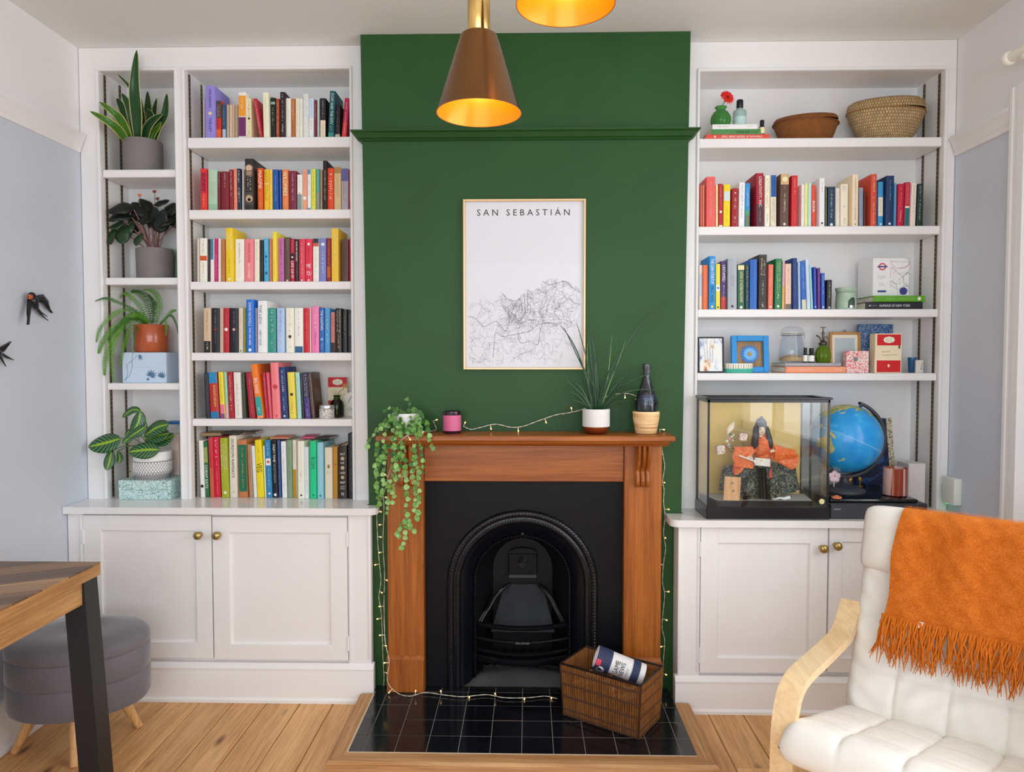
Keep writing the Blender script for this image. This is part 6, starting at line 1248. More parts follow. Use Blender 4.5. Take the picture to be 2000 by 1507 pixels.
basket_body('lid', [(r * 1.0, 0.002), (r * 0.99, 0.012), (r * .93, 0.02), (r * .8, 0.024), (r * .4, 0.02), (0, 0.018)], (c[0], c[1], zb + h + 0.010), weave('brown_wicker_round', '5e3416', '9a5e2c', 120, 22), t, sy=d_, M=Mt)
c = potc(1729, 268, zb, Yk - 0.005); r = abs(xat(1803, 210, c[1]) - xat(1654, 210, c[1])) / 2; h = zat(1729, 209, c[1] - .09) - zb; d_ = 0.58
t = thing('seagrass_basket', c, 'large straw-coloured woven lidded basket on right top shelf', 'basket')
M_sea = weave('seagrass_weave_staggered', '5f4828', 'cfb084', 78, 18, 1.0)
basket_body('basket_bowl', [(0, 0.001), (r * .55, 0.0), (r * .6, 0.003), (r * .78, h * .34), (r * .93, h * .74), (r, h)], c, M_sea, t, sy=d_)
part('rim', MB().tube([(c[0] + r * 1.01 * math.cos(a), c[1] + r * 1.01 * d_ * math.sin(a), zb + h + 0.002) for a in [2 * PI * k / 48 for k in range(49)]], 0.0032, 6), flat('8a6436', 0.6), t, ang=60)
Mt = RX(0.05) @ RY(-0.05)
basket_body('lid', [(r * 1.005, -0.0), (r * 1.0, 0.02), (r * .97, 0.034), (r * .88, 0.043), (r * .5, 0.042), (0, 0.04)], (c[0], c[1], zb + h + 0.010), weave('seagrass_lid', '5f4828', 'c8a87a', 84, 15, 1.0), t, sy=d_, M=Mt)
# ================================================================== third shelf, right end
zb = Rz[2]
Yo = FACE + 0.05; c = potc(1651.5, 602, zb, Yo); r = abs(xat(1671, 560, Yo) - xat(1632, 560, Yo)) / 2; h = zat(1651, 562.5, Yo) - zb
t = thing('oil_burner', c, 'sage-green ceramic oil burner with an arched opening', 'oil burner')
M_cel = paint('celadon_glaze', '9ab39d', 0.25, 0.35, 50, 0.12, 0.5)
# wall with an arched opening facing the room, right of centre
nn_ = 128; zz = [0.0, 0.08, 0.16, 0.24, 0.32, 0.40, 0.48, 0.56, 0.66, 0.76]; rr = [0.93, 0.97, 0.985, 0.99, 0.985, 0.97, 0.955, 0.94, 0.93, 0.92]
qz = [k / 40 * .76 for k in range(41)]; rr = [next(r0 + (r1 - r0) * (q - z0) / (z1_ - z0) for z0, z1_, r0, r1 in zip(zz, zz[1:], rr, rr[1:]) if q <= z1_ + 1e-9) for q in qz]; zz = qz; vs = []; fs = []; ca = -PI / 2 + 0.42
for ri in (1.0, 0.86):
    for z_, q in zip(zz, rr):
        for k in range(nn_): a = 2 * PI * k / nn_; vs.append((c[0] + r * q * ri * math.cos(a), c[1] + r * q * ri * math.sin(a), c[2] + h * z_ + (0.001 if ri < 1 else 0)))
def hole(k, i):
    a = 2 * PI * (k + .5) / nn_ ; da = (a - ca + PI) % (2 * PI) - PI; zc_ = (zz[i] + zz[i + 1]) / 2
    if zc_ < 0.06: return False
    return (da / 0.62) ** 2 + (max(0, zc_ - 0.28) / 0.25) ** 2 < 1 and zc_ < 0.54
for L_ in (0, 1):
    for i in range(len(zz) - 1):
        for k in range(nn_):
            if hole(k, i): continue
            o = L_ * len(zz) * nn_; a = o + i * nn_ + k; b2 = o + i * nn_ + (k + 1) % nn_; fs.append((a, b2, b2 + nn_, a + nn_))
for i in range(len(zz) - 1):
    for k in range(nn_):
        if hole(k, i):
            for (kk, ii, e) in (((k + 1) % nn_, i, 'r'), ((k - 1) % nn_, i, 'l'), (k, i + 1, 't'), (k, i - 1, 'b')):
                if 0 <= ii < len(zz) - 1 and not hole(kk, ii):
                    o = len(zz) * nn_; q = {'r': ((i, (k + 1) % nn_), (i + 1, (k + 1) % nn_)), 'l': ((i, k), (i + 1, k)), 't': ((i + 1, k), (i + 1, (k + 1) % nn_)), 'b': ((i, k), (i, (k + 1) % nn_))}[e]
                    a, b2 = q[0][0] * nn_ + q[0][1], q[1][0] * nn_ + q[1][1]; fs.append((a, b2, b2 + o, a + o))
part('burner_body', MB().add(vs, fs), M_cel, t, ang=60)
part('dish', MB().lathe([(r * .86, h * .75), (r * .94, h * .8), (r * 1.0, h * .9), (r * 1.02, h * .97), (r * .99, h), (r * .9, h * .97), (r * .7, h * .86), (0, h * .82)], c, 40), M_cel, t, ang=60)
part('inner_floor', MB().lathe([(r * .85, 0.001), (r * .85, h * .06), (0, h * .06)], c, 32), flat('1c2420', 0.6), t)
part('tealight', MB().lathe([(0.0135, h * .06 + .0002), (0.0135, h * .06 + 0.012), (0.0125, h * .06 + 0.012), (0.012, h * .06 + .009), (0, h * .06 + .009)], (c[0] + r * .32, c[1] - r * .4, zb), 20), base('tealight_tin', hexc('c8c8c8'), 0.3, 0.8)[0], t, label='small silver tealight')
g = 'books stacked on the right third shelf'
z1 = stackbook('book', 'black book with white lettering, under the green book on the third shelf', g, 1691, 1802, 589.5, zb + .0006, Y0, 0.15, '23242c', ('t:HUMANS OF NEW YORK:d8d8dc:0.22-0.76:0.34', 'm:a8a8b0:0.8-0.95:0.4', 'o:b8b8c0:0.93:0.12'))
z2 = stackbook('book', 'bright green book lying on the black book, third shelf', g, 1706, 1807, 577, z1, Y0 - 0.006, 0.15, '5c9c28', ('m:d8ecb0:0.2-0.75:0.22', 'o:e8f0d0:0.12:0.28'))
# tall box printed with a rail-network map
Ym = FACE + 0.07; x0, x1 = xat(1705, 540, Ym), xat(1777, 540, Ym); zt_ = zat(1740, 504, Ym)
t = thing('map_box', ((x0 + x1) / 2, Ym, z2), 'white box printed with a rail map and red ring, on green book', 'box')
xa = x0 - 0.018; M_bw = flat('eceaea', 0.45)
part('box_body', MB().add([(x0, Ym, z2 + .0005), (x1, Ym, z2 + .0005), (x1, Ym + 0.1, z2 + .0005), (xa, Ym + 0.1, z2 + .0005), (x0, Ym, zt_), (x1, Ym, zt_), (x1, Ym + .1, zt_), (xa, Ym + .1, zt_)], [(0, 1, 5, 4), (1, 2, 6, 5), (2, 3, 7, 6), (3, 0, 4, 7), (4, 5, 6, 7), (0, 3, 2, 1)]), M_bw, t, smooth=False)
wd, hg = x1 - x0, zt_ - z2
def ring(cx_, cz_, r0, r1, Y, n=28): return ([(cx_ + q * math.cos(2 * PI * k / n), Y, cz_ + q * math.sin(2 * PI * k / n)) for q in (r0, r1) for k in range(n)], [(k, (k + 1) % n, n + (k + 1) % n, n + k) for k in range(n)])
yk = Ym - 0.0006; m = MB(); m.add(*ring(x0 + wd * .25, z2 + hg * .78, 0.0105, 0.0155, yk)); part('red_ring', m, flat('c43a3e', 0.5), t, smooth=False)
m = MB(); cx_, cz_ = x0 + wd * .25, z2 + hg * .78; m.add([(cx_ - .021, yk - .0003, cz_ - .003), (cx_ + .021, yk - .0003, cz_ - .003), (cx_ + .021, yk - .0003, cz_ + .003), (cx_ - .021, yk - .0003, cz_ + .003)], [(0, 1, 2, 3)])
q_ = ring(x0 + wd * .83, z2 + hg * .14, 0.0, 0.0165, yk - .0003); m.add(*q_); m.add([(x0 + wd * .13, yk, z2 + hg * .11), (x0 + wd * .36, yk, z2 + hg * .11), (x0 + wd * .36, yk, z2 + hg * .16), (x0 + wd * .13, yk, z2 + hg * .16)], [(0, 1, 2, 3)])
part('blue_print', m, flat('3c3f86', 0.5), t, smooth=False)
m = MB(); marks(m, TR(x0 + wd * .24, yk, z2 + hg * .5), wd * .22, hg * .1, 0, 3); marks(m, TR(x0 + wd * .24, yk, z2 + hg * .32), wd * .14, hg * .1, 0, 2); part('small_print', m, flat('5a5a66', 0.5), t, smooth=False)
rm2 = random.Random(9); cols = ['4a4a52', 'b84a48', '6a6a9a', '5a8a6a', '8a8a8a']
for ci, cl in enumerate(cols):
    m = MB()
    for k in range(4):
        u, v = rm2.uniform(.48, .9), rm2.uniform(.1, .95); pl = [(u, v)]; a = rm2.choice((0, PI / 4, PI / 2, -PI / 4, PI))
        for i in range(5):
            L_ = rm2.uniform(.08, .2); u = min(.99, max(.48, u + L_ * math.cos(a))); v = min(.99, max(.05, v + L_ * .8 * math.sin(a))); pl.append((u, v)); a += rm2.choice((PI / 4, -PI / 4, 0))
        for (a_, b2) in zip(pl[:-1], pl[1:]):
            p, q = Vector((x0 + wd * a_[0], yk, z2 + hg * a_[1])), Vector((x0 + wd * b2[0], yk, z2 + hg * b2[1])); d = q - p
            if d.length > 1e-5: n3 = Vector((-d.z, 0, d.x)).normalized() * 0.0005; m.add([p - n3, q - n3, q + n3, p + n3], [(0, 1, 2, 3)])
    part('map_line', m, flat(cl, 0.5), t, smooth=False, kind='stuff')
# ================================================================== fourth shelf
zb = Rz[3]
def pframe(label, px0, px1, pyt, Y, wf_, mat, zb, dep=0.02, lean=0.10, inner=None, name='photo_frame'):
    xa, xb = xat(px0, 690, Y), xat(px1, 690, Y); hg = zat((px0 + px1) / 2, pyt, Y) - zb; W_ = xb - xa
    t = thing(name, ((xa + xb) / 2, Y, zb), label, 'picture frame'); M = TR((xa + xb) / 2, Y, zb + 0.0008 + dep * lean) @ RX(-lean)
    H = hg / math.cos(lean); m = MB()
    for a, b_, c_, d in ((-W_ / 2, -W_ / 2 + wf_, 0, H), (W_ / 2 - wf_, W_ / 2, 0, H), (-W_ / 2 + wf_, W_ / 2 - wf_, 0, wf_), (-W_ / 2 + wf_, W_ / 2 - wf_, H - wf_, H)): m.box(a, b_, 0, dep, c_, d, c=0.002)
    part('frame', m.xf(M), mat, t)
    part('strut', MB().add([(-0.015, dt := dep + H * .7 * lean + .014, H * .7), (0.015, dt, H * .7), (0.015, dep + H * .35 * .6, 0.001), (-0.015, dep + H * .35 * .6, 0.001), (-0.015, dt + .003, H * .7), (0.015, dt + .003, H * .7), (0.015, dep + .003 + H * .35 * .6, 0.001), (-0.015, dep + .003 + H * .35 * .6, 0.001)], [(0, 1, 2, 3), (4, 5, 6, 7), (0, 3, 7, 4), (1, 5, 6, 2), (0, 4, 5, 1), (3, 2, 6, 7)]).xf(TR((xa + xb) / 2, Y, zb + .0012)), flat('2a2624', 0.7), t)
    return t, M, W_, H
m_, b_ = base('photo_print', hexc('d8dce4'), 0.15); f = noise(m_, texco(m_, 'Object', (14, 14, 7)), 2.0, 4, .6, 1.0)
m_.node_tree.links.new(ramp(m_, f, [(0.3, hexc('6a7aa8')), (0.45, hexc('dfe6ec')), (0.58, hexc('e8e4da')), (0.66, hexc('d89a58')), (0.75, hexc('3c4a78'))]), b_.inputs['Base Color'])
t, M, W_, H = pframe('photo frame with dark edge and pale bluish photograph, at left end of shelf', 1364.5, 1415, 658, FACE + 0.035, 0.006, flat('24262c', 0.35), zb, 0.012, 0.08)
part('photograph', MB().box(-W_ / 2 + .004, W_ / 2 - .004, 0.005, 0.009, 0.004, H - .004).xf(M), m_, t)
m = MB()
for (u, v, s_) in ((-.35, .9, .5), (-.2, .95, .8), (-.05, .9, .7), (.1, .95, .6)): m.tube([M @ Vector((W_ * (u * .6), 0.0046, H * .28)), M @ Vector((W_ * u * .7, 0.0046, H * .6)), M @ Vector((W_ * (u + .05), 0.0046, H * v))], [0.0014, 0.001, 0.0005], 4)
part('tree_shapes', m, flat('8a92a8', 0.3), t, smooth=False)
t, M, W_, H = pframe('bright blue wooden frame holding a blue daisy, beside glass jar', 1430, 1503.5, 656, FACE + 0.065, 0.024, paint('bright_blue_paint', '2488cc', 0.45, 0.2, 60, 0.06), zb, 0.02, 0.10)
part('inner_edge', MB().box(-W_ / 2 + .022, W_ / 2 - .022, 0.0155, 0.018, .022, H - .022).xf(M), wood('frame_backboard', '8a6a44', 'b08c60', 0.6, 'Z', 2.0), t)
m = MB()
for rr_, cnt, L0, hx, off in ((0.0, 22, 0.044, 0, 0.0), (0.0, 18, 0.032, 1, 0.004)):
    for k in range(cnt):
        a = 2 * PI * k / cnt + off * 30; e = Vector((math.cos(a), 0, math.sin(a))); s_ = Vector((-math.sin(a), 0, math.cos(a))) * 0.0042; o = Vector((0, 0.013 - off, H * .5)); 
        m.add([M @ (o + e * .006 - s_ * .5), M @ (o + e * L0 * .7 - s_), M @ (o + e * L0 + Vector((0, -.002, 0))), M @ (o + e * L0 * .7 + s_), M @ (o + e * .006 + s_ * .5)], [(0, 1, 2, 3, 4)], hx)
part('petals', m, [flat('3c8ad8', 0.5), flat('74b0e8', 0.5)], t, smooth=False, kind='stuff')
part('flower_centre', MB().ball(M @ Vector((0, 0.0085, H * .5)), 0.009, 12, sc=(1, .5, 1)), flat('b89848', 0.7), t)
Yt_ = FACE + 0.025; xa, xb = xat(1418, 720, Yt_), xat(1474, 720, Yt_); hh = zat(1446, 710, Yt_) - zb
t = thing('oval_tin', ((xa + xb) / 2, Yt_, zb), 'low oval tin, striped lid over turquoise base, before the blue frame', 'tin'); c = ((xa + xb) / 2, Yt_ + 0.028, zb + .0007); r = (xb - xa) / 2
part('tin_base', MB().lathe([(r * .97, 0), (r, 0.002), (r, hh * .45), (0, hh * .45)], c, 40, sy=.5), flat('3fa892', 0.4), t, ang=50)
part('lid', MB().lathe([(r * 1.0, hh * .455), (r * 1.01, hh * .48), (r * 1.01, hh * .94), (r * .98, hh), (0, hh)], c, 40, sy=.5), flat('ece6d6', 0.5), t, ang=50)
m = MB()
for k in range(34):
    a = PI + PI * (k + .5) / 34; da = 0.026
    if k % 2: m.add([(c[0] + r * 1.016 * math.cos(a + s_ * da), c[1] + r * 1.016 * .5 * math.sin(a + s_ * da), zb + hh * z_) for s_, z_ in ((-1, .5), (1, .5), (1, .93), (-1, .93))], [(0, 1, 2, 3)], k // 2 % 2)
part('stripes', m, [flat('b89a6a', 0.5), flat('6a6458', 0.5)], t, smooth=False, kind='stuff')
g = 'books stacked on the right fourth shelf'
z1 = stackbook('book', 'salmon-orange book under the grey book, below the glass jar', g, 1534, 1652, 715.5, zb + .0006, Y0 - 0.004, 0.175, 'e2916a', ('m:f8e0cc:0.06-0.16:0.6', 't:THE GARDEN:f6dcc8:0.46-0.8:0.3' if False else 'm:f6dcc8:0.54-0.82:0.4', 'b:0.97-1:d87c56'), mid=720)
z2 = stackbook('book', 'grey white-lettered book on the salmon book, below the glass jar', g, 1533, 1643, 708.5, z1, Y0 + 0.004, 0.165, '9a9aa0', ('m:f4f4f4:0.4-0.92:0.55', 'm:e8e8ec:0.16-0.34:0.4'), mid=712)
Yj = Y0 + 0.07; c = potc(1546, 706, z2, Yj); r = abs(xat(1571, 690, Yj) - xat(1521.5, 690, Yj)) / 2; h = zat(1546, 637, Yj) - z2
t = thing('clip_top_jar', c, 'clear glass clip-top jar with a little tan filling, on books', 'jar')
M_jar = glassy('clear_jar_glass', (0.93, 0.95, 0.97, 1), 0.0, 1.4, .35)
part('jar_body', MB().lathe([(r * .8, 0), (r * .95, 0.004), (r, h * .12), (r * .98, h * .35), (r * .86, h * .6), (r * .76, h * .7), (r * .78, h * .74), (r * .82, h * .77), (r * .82, h * .79), (r * .72, h * .79), (r * .7, h * .7), (r * .8, h * .6), (r * .93, h * .35), (r * .95, h * .1), (r * .8, 0.007), (0, 0.007)], c, 40), M_jar, t, ang=60)
part('lid', MB().lathe([(r * .7, h * .8), (r * .84, h * .81), (r * .86, h * .86), (r * .8, h * .92), (r * .62, h * .97), (r * .5, h * .985), (r * .3, h * .97), (0, h * .975)], c, 40), M_jar, t, ang=60)
part('rubber_seal', MB().lathe([(r * .7, h * .792), (r * .85, h * .792), (r * .85, h * .803), (r * .7, h * .803)], c, 36), flat('d8cdb8', 0.6), t)
M_wire = base('steel_wire', hexc('b0b0b0'), 0.3, 0.9)[0]
part('wire_bail', MB().tube([(c[0] + r * .86 * math.cos(a), c[1] + r * .86 * math.sin(a), z2 + h * .75) for a in [2 * PI * k / 36 for k in range(37)]], 0.0012, 5).tube([(c[0] + r * .5, c[1] - r * .72, z2 + h * .74), (c[0] + r * .62, c[1] - r * .8, z2 + h * .64), (c[0] + r * .78, c[1] - r * .5, z2 + h * .68), (c[0] + r * .85, c[1] - r * .2, z2 + h * .84)], 0.0012, 5), M_wire, t, ang=60)
part('contents', MB().lathe([(r * .6, 0.0075), (r * .88, 0.008), (r * .9, h * .14), (r * .5, h * .2), (0, h * .22)], c, 28), paint('tan_grains', 'c0a070', 0.9, 1.0, 200, 0.2), t)
dropper(1572.5, 706, 679, Y0 + 0.03, z2, 'narrow dark dropper bottle between jar and mister', lab='e8e4d8', rpx=4.2, grp='small dropper bottles')
dropper(1584.5, 706, 680, Y0 + 0.025, z2, 'wider dark dropper bottle left of the green mister', lab='e4e6e4', rpx=5.8, grp='small dropper bottles')
Ys_ = Y0 + 0.06; c = potc(1606.5, 706, z2, Ys_); r = abs(xat(1621, 690, Ys_) - xat(1592, 690, Ys_)) / 2; h = zat(1606, 674, Ys_) - z2
t = thing('plant_mister', c, 'small ribbed green glass plant mister with bronze pump, on books', 'plant mister')
M_og = base('olive_glass', hexc('6a8a1c'), 0.08, 0, 0.6, Transmission_Weight=0.4, IOR=1.3)[0]; M_bz = base('antique_bronze', hexc('5c5348'), 0.35, 0.8)[0]
m = MB()
loops = []
for q, z_ in ((.7, 0), (.85, .05), (1, .35), (.95, .6), (.7, .82), (.42, .95), (.4, 1.0)): loops.append([(c[0] + r * q * (1 + .05 * math.cos(14 * a)) * math.cos(a), c[1] + r * q * (1 + .05 * math.cos(14 * a)) * math.sin(a), z2 + h * z_) for a in [2 * PI * k / 84 for k in range(84)]])
m.loft(loops, closed=True); m.add([loops[0][k] for k in range(84)], [tuple(range(84))]); part('bottle', m, M_og, t, ang=70)
part('collar', MB().lathe([(r * .5, h), (r * .55, h + .002), (r * .55, h + .01), (r * .3, h + .014), (.004, h + .02), (.004, h + .045), (.0055, h + .046), (.0055, h + .056), (.0025, h + .058), (.0025, h + .075), (0, h + .075)], c, 20), M_bz, t, ang=50)
zt_ = z2 + h
part('nozzle', MB().tube(catmull([(c[0], c[1], zt_ + .012), (c[0] - .012, c[1] - .006, zt_ + .02), (c[0] - .016, c[1] - .008, zt_ + .032), (c[0] - .032, c[1] - .012, zt_ + .042)], 4), [0.003] * 12 + [0.004]), M_bz, t, ang=60)
part('plunger', MB().lathe([(.012, h + .075), (.012, h + .078), (0, h + .079)], c, 18), M_bz, t, ang=50)
part('finger_loop', MB().tube([(c[0] + .014 + .009 * math.cos(a), c[1], zt_ + .026 + .012 * math.sin(a)) for a in [2 * PI * k / 18 for k in range(15)]], 0.0013, 5), M_bz, t, ang=60)
M_gf = paint('antique_gold_frame', 'a8793c', 0.35, 0.5, 80, 0.2, 0.5)
t, M, W_, H = pframe('small antique gold picture frame with pale mount, behind pink box', 1622, 1683, 648.5, FACE + 0.10, 0.011, M_gf, zb, 0.016, 0.06)
part('mount', MB().box(-W_ / 2 + .009, W_ / 2 - .009, 0.008, 0.010, .009, H - .009).xf(M), flat('ddd6c4', 0.6), t)
part('picture', MB().box(-W_ / 2 + .024, W_ / 2 - .024, 0.0068, 0.0078, .02, H - .026).xf(M), flat('a8b4b8', 0.25), t)
part('hanging_ring', MB().tube([M @ Vector((.006 * math.cos(a), .008, H + .004 + .004 * math.sin(a))) for a in [2 * PI * k / 12 for k in range(13)]], 0.0014, 5), flat('5a4020', 0.5), t, ang=60)
Yp = FACE + 0.045; xa, xb = xat(1653, 705, Yp), xat(1697, 705, Yp); zt_ = zat(1675, 685, Yp)
M_pf = swirl('pink_flower_paper', 'f2d4cc', 'd8566c', 95, 1.2, 0.5, 0.58, 'f6e4d8')
t = thing('patterned_box', ((xa + xb) / 2, Yp, zb), 'small pink flower-patterned box in front of the gold frame', 'box')
part('box_body', MB().box(xa, xb, Yp, Yp + 0.035, zb + .0005, zt_, c=.001), M_pf, t)
m = MB(); cxx, czz = (xa + xb) / 2 - .008, (zb + zt_) / 2 + .012
for k in range(8): a = 2 * PI * k / 8; m.add([(cxx, Yp - .0006, czz), (cxx + .009 * math.cos(a - .3), Yp - .0006, czz + .009 * math.sin(a - .3)), (cxx + .011 * math.cos(a), Yp - .0006, czz + .011 * math.sin(a)), (cxx + .009 * math.cos(a + .3), Yp - .0006, czz + .009 * math.sin(a + .3))], [(0, 1, 2, 3)])
part('printed_flower', m, flat('4a6a78', 0.5), t, smooth=False)
Yq = FACE + 0.14; xa, xb = xat(1676.5, 690, Yq), xat(1744, 690, Yq); zt_ = zat(1710, 633, Yq)
M_bp = swirl('blue_paisley_cloth', '2f4f7c', '8aa8cc', 80, 1.6, 0.48, 0.53)
solo('notebook', MB().box(xa, xb, Yq, Yq + 0.022, zb + .0005, zt_, c=.002), M_bp, 'blue paisley-patterned notebook standing behind the red and cream box', 'notebook')
Yr = FACE + 0.045; xa, xb = xat(1709, 690, Yr), xat(1761, 690, Yr); zt_ = zat(1735, 651, Yr); hg = zt_ - zb
t = thing('postcard_box', ((xa + xb) / 2, Yr, zb), 'red and cream box with oval emblem and handwriting, right end of shelf', 'box')
M_cr = flat('ead8b8', 0.5)
part('box_body', MB().box(xa, xb, Yr, Yr + .05, zb + .0005, zt_, c=.0012), M_cr, t)
for a, b2 in ((zb + hg * .70, zt_ - .004), (zb + .004, zb + hg * .32)): part('red_panel', MB().box(xa + .008, xb - .004, Yr - .0007, Yr - .0001, a, b2), flat('c81e22', 0.45), t)
cxx = (xa + xb) / 2 + .002; oval_emblem(cxx, Yr - .001, zb + hg * .84, (xb - xa) * .42, hg * .17, t)
hm = MB(); rh = random.Random(2)
for rowi, (zq, xs0, xs1) in enumerate(((.53, .24, .56), (.45, .3, .84))):
    pl = []; n_ = 22
    for k in range(n_ + 1): u = k / n_; pl.append((xa + (xb - xa) * (xs0 + (xs1 - xs0) * u), Yr - .0008, zb + hg * (zq + .012 * math.sin(k * 2.1) + .008 * math.sin(k * 0.9) + .02 * u)))
    hm.tube(pl, 0.0005, 4)
part('handwriting', hm, flat('9a4a3a', 0.5), t, smooth=False)
part('stamp', MB().box(xb - .014, xb - .007, Yr - .0008, Yr - .0001, zb + hg * .62, zb + hg * .7), flat('4a4038', 0.5), t)
dm = MB().prism([(cxx + .0045 * math.sin(a) * (1 if math.cos(a) < 0 else (1 - math.cos(a) * .75)), zb + hg * .18 - .0075 * math.cos(a) * -1 * (-1)) for a in [2 * PI * k / 20 for k in range(20)]], 'y', Yr - .0009, Yr - .0007); part('drop_emblem', dm, flat('efe4cc', 0.5), t, smooth=False)
Yu = FACE + 0.12; c = potc(1781, 725, zb, Yu); r = abs(xat(1789, 700, Yu) - xat(1773, 700, Yu)) / 2; h = zat(1781, 698, Yu) - zb
solo('blue_glass', MB().lathe([(r * .75, 0), (r * .8, .002), (r, h), (r * .92, h), (r * .72, .005), (0, .005)], c, 24), base('blue_glass', hexc('3a78ac'), 0.1, 0, 0.5, Transmission_Weight=0.4)[0], 'small blue glass tumbler right of the red and cream box', 'glass')
Yu = FACE + 0.06; xa, xb = xat(1789, 715, Yu), xat(1806, 715, Yu)
t = thing('folded_card', ((xa + xb) / 2, Yu, zb), 'small white folded card with grey sketch at the right shelf end', 'card')
hh = zat(1797, 703, Yu) - zb
part('card', MB().add([(xa, Yu, zb + .0005), (xb, Yu + .012, zb + .0005), (xb, Yu + .012, zb + hh), (xa, Yu, zb + hh), (xa + .02, Yu + .05, zb + .0005), (xa + .02, Yu + .05, zb + hh)], [(0, 1, 2, 3), (0, 3, 5, 4)]), flat('e0dcd4', 0.6), t, smooth=False, solid=.0008)
m = MB(); ln(m, [(1798, 722), (1801, 713), (1803, 708)], 0.0015, Yu + .004); ln(m, [(1799, 720), (1803, 721)], 0.0012, Yu + .004); part('sketch', m, flat('6a6a6a', 0.6), t, smooth=False)
# ================================================================== bottom of the right bookcase
zb = WR
# turntable / player box
Yd = YFR + 0.005; xa, xb = xat(1622, 990, Yd), xat(1812, 990, Yd); zt_ = zat(1650, 983, Yd)
t = thing('record_player', ((xa + xb) / 2, Yd, zb), 'low black record player with closed smoky lid, under the globe', 'record player')
M_blk = flat('1c1d22', 0.35); M_lid = base('smoky_lid', hexc('101116', 1), 0.08, 0, 0.6)[0]
part('player_body', MB().box(xa, xb, Yd, BACK - .1, zb + .0005, zt_, c=.003), paint('charcoal_plastic', '33343a', 0.45, 0.1, 60, 0.05), t)
zl_ = zat(1650, 966, Yd + .1)
part('lid', MB().box(xa + .004, xb - .03, Yd + .012, BACK - .105, zt_ + .0005, zl_, c=.006), M_lid, t)
lt = MB(); lettering(lt, 'SONY', TR(xat(1636, 994, Yd - .0006), Yd - .0006, zat(1636, 994, Yd)), width=.028, height=.006); part('lettering', lt, flat('b8b8bc', 0.4), t, smooth=False)
# globe
Yg = FACE - 0.02; c0 = PY(1652, 856, Yg); R = 66 / F * Yg
t = thing('globe', (c0.x, Yg, zl_), 'bright blue terrestrial globe on a dark grey stand, beside the glass case', 'globe')
m_, b_ = base('globe_map', hexc('1f8fd0'), 0.22, spec=0.5); v_ = texco(m_, 'Object', (1, 1, 1)); f = noise(m_, v_, 7.0, 6, .55, .3)
n_, l_ = nodes(m_)
sea = ramp(m_, noise(m_, v_, 14, 4), [(0.3, hexc('1a84cc')), (0.6, hexc('2c9ad8')), (0.8, hexc('6abce4'))])
l_.new(sea, b_.inputs['Base Color']); m2_, b2_ = base('globe_land', (1, 1, 1, 1), .25); f2 = noise(m2_, texco(m2_, 'Object'), 28, 4)
m2_.node_tree.links.new(ramp(m2_, f2, [(0.35, hexc('6a9a5c')), (0.55, hexc('b9ad6c')), (0.75, hexc('d8cfae'))]), b2_.inputs['Base Color'])
tilt = TR(*c0) @ RY(math.radians(23.4)); part('sphere', MB().ball((0, 0, 0), R, 48, M=Matrix()).xf(tilt), m_, t, ang=80)
LANDS = [[(-168, 66), (-156, 71), (-125, 70), (-95, 68), (-82, 62), (-78, 55), (-65, 60), (-56, 52), (-66, 44), (-75, 38), (-81, 30), (-90, 30), (-97, 26), (-97, 20), (-88, 16), (-83, 9), (-95, 16), (-105, 20), (-114, 31), (-121, 36), (-124, 43), (-124, 49), (-133, 56), (-145, 60), (-155, 58), (-164, 55), (-160, 60), (-165, 62)],
  [(192, 66), (178, 63), (163, 58), (156, 51), (156, 58), (142, 59), (136, 54), (140, 48), (130, 43), (127, 36), (122, 40), (122, 30), (115, 23), (108, 20), (100, 12), (95, 20), (90, 24), (85, 40), (85, 70), (110, 76), (140, 73), (170, 70)], [(114, -22), (122, -18), (131, -12), (137, -12), (142, -11), (146, -19), (153, -27), (150, -37), (140, -38), (131, -32), (116, -35)],
  [(131, -1), (141, -3), (150, -10), (141, -9)], [(109, 1), (117, 6), (118, 0), (114, -4)], [(140, 36), (141, 42), (136, 37), (131, 33)], [(173, -35), (178, -38), (171, -45), (167, -46), (172, -41)], [(-180, -80), (-120, -76), (-60, -75), (0, -75), (60, -72), (120, -70), (180, -76), (180, -84), (-180, -84)]]
for L in LANDS:
    lm = MB()
    L = [(p.x, p.y) for p in catmull([(x, y, 0) for x, y in L + L[:1]], 3)][:-1] if abs(L[-1][1]) < 80 else L
    b = bmesh.new(); b.faces.new([b.verts.new((x, y, 0)) for x, y in L]); bmesh.ops.triangulate(b, faces=list(b.faces))
    for _ in range(3): bmesh.ops.subdivide_edges(b, edges=[e for e in b.edges if e.calc_length() > 6], cuts=1); bmesh.ops.triangulate(b, faces=list(b.faces))
    for v in b.verts: lo, la = math.radians(v.co.x + 173 - 90), math.radians(v.co.y); v.co = Vector((math.cos(la) * math.cos(lo), math.cos(la) * math.sin(lo), math.sin(la))) * R * 1.0025
    lm.bm(b, 0, tilt); part('land_print', lm, m2_, t, ang=80)
M_gst = flat('3a3c42', 0.45)
arc = [tilt @ Vector((R * 1.10 * math.sin(a), 0, R * 1.10 * math.cos(a))) for a in [PI * (-0.02 + k * 1.04 / 40) for k in range(41)]]
m = MB(); loops = []
for p in arc:
    d = (p - c0).normalized(); q = Vector((0, 1, 0)); loops.append([p - q * .011 - d * .004, p - q * .011 + d * .007, p + q * .011 + d * .007, p + q * .011 - d * .004])
m.loft(loops, closed=True); part('meridian_arm', m, M_gst, t, ang=40)
for s_ in (-1, 1): part('pivot', MB().lathe([(.006, 0), (.006, R * .12), (0, R * .12)], (0, 0, 0), 12).xf(tilt @ TR(0, 0, s_ * R * .99) @ (Matrix() if s_ > 0 else RX(PI))), M_gst, t)
m = MB()
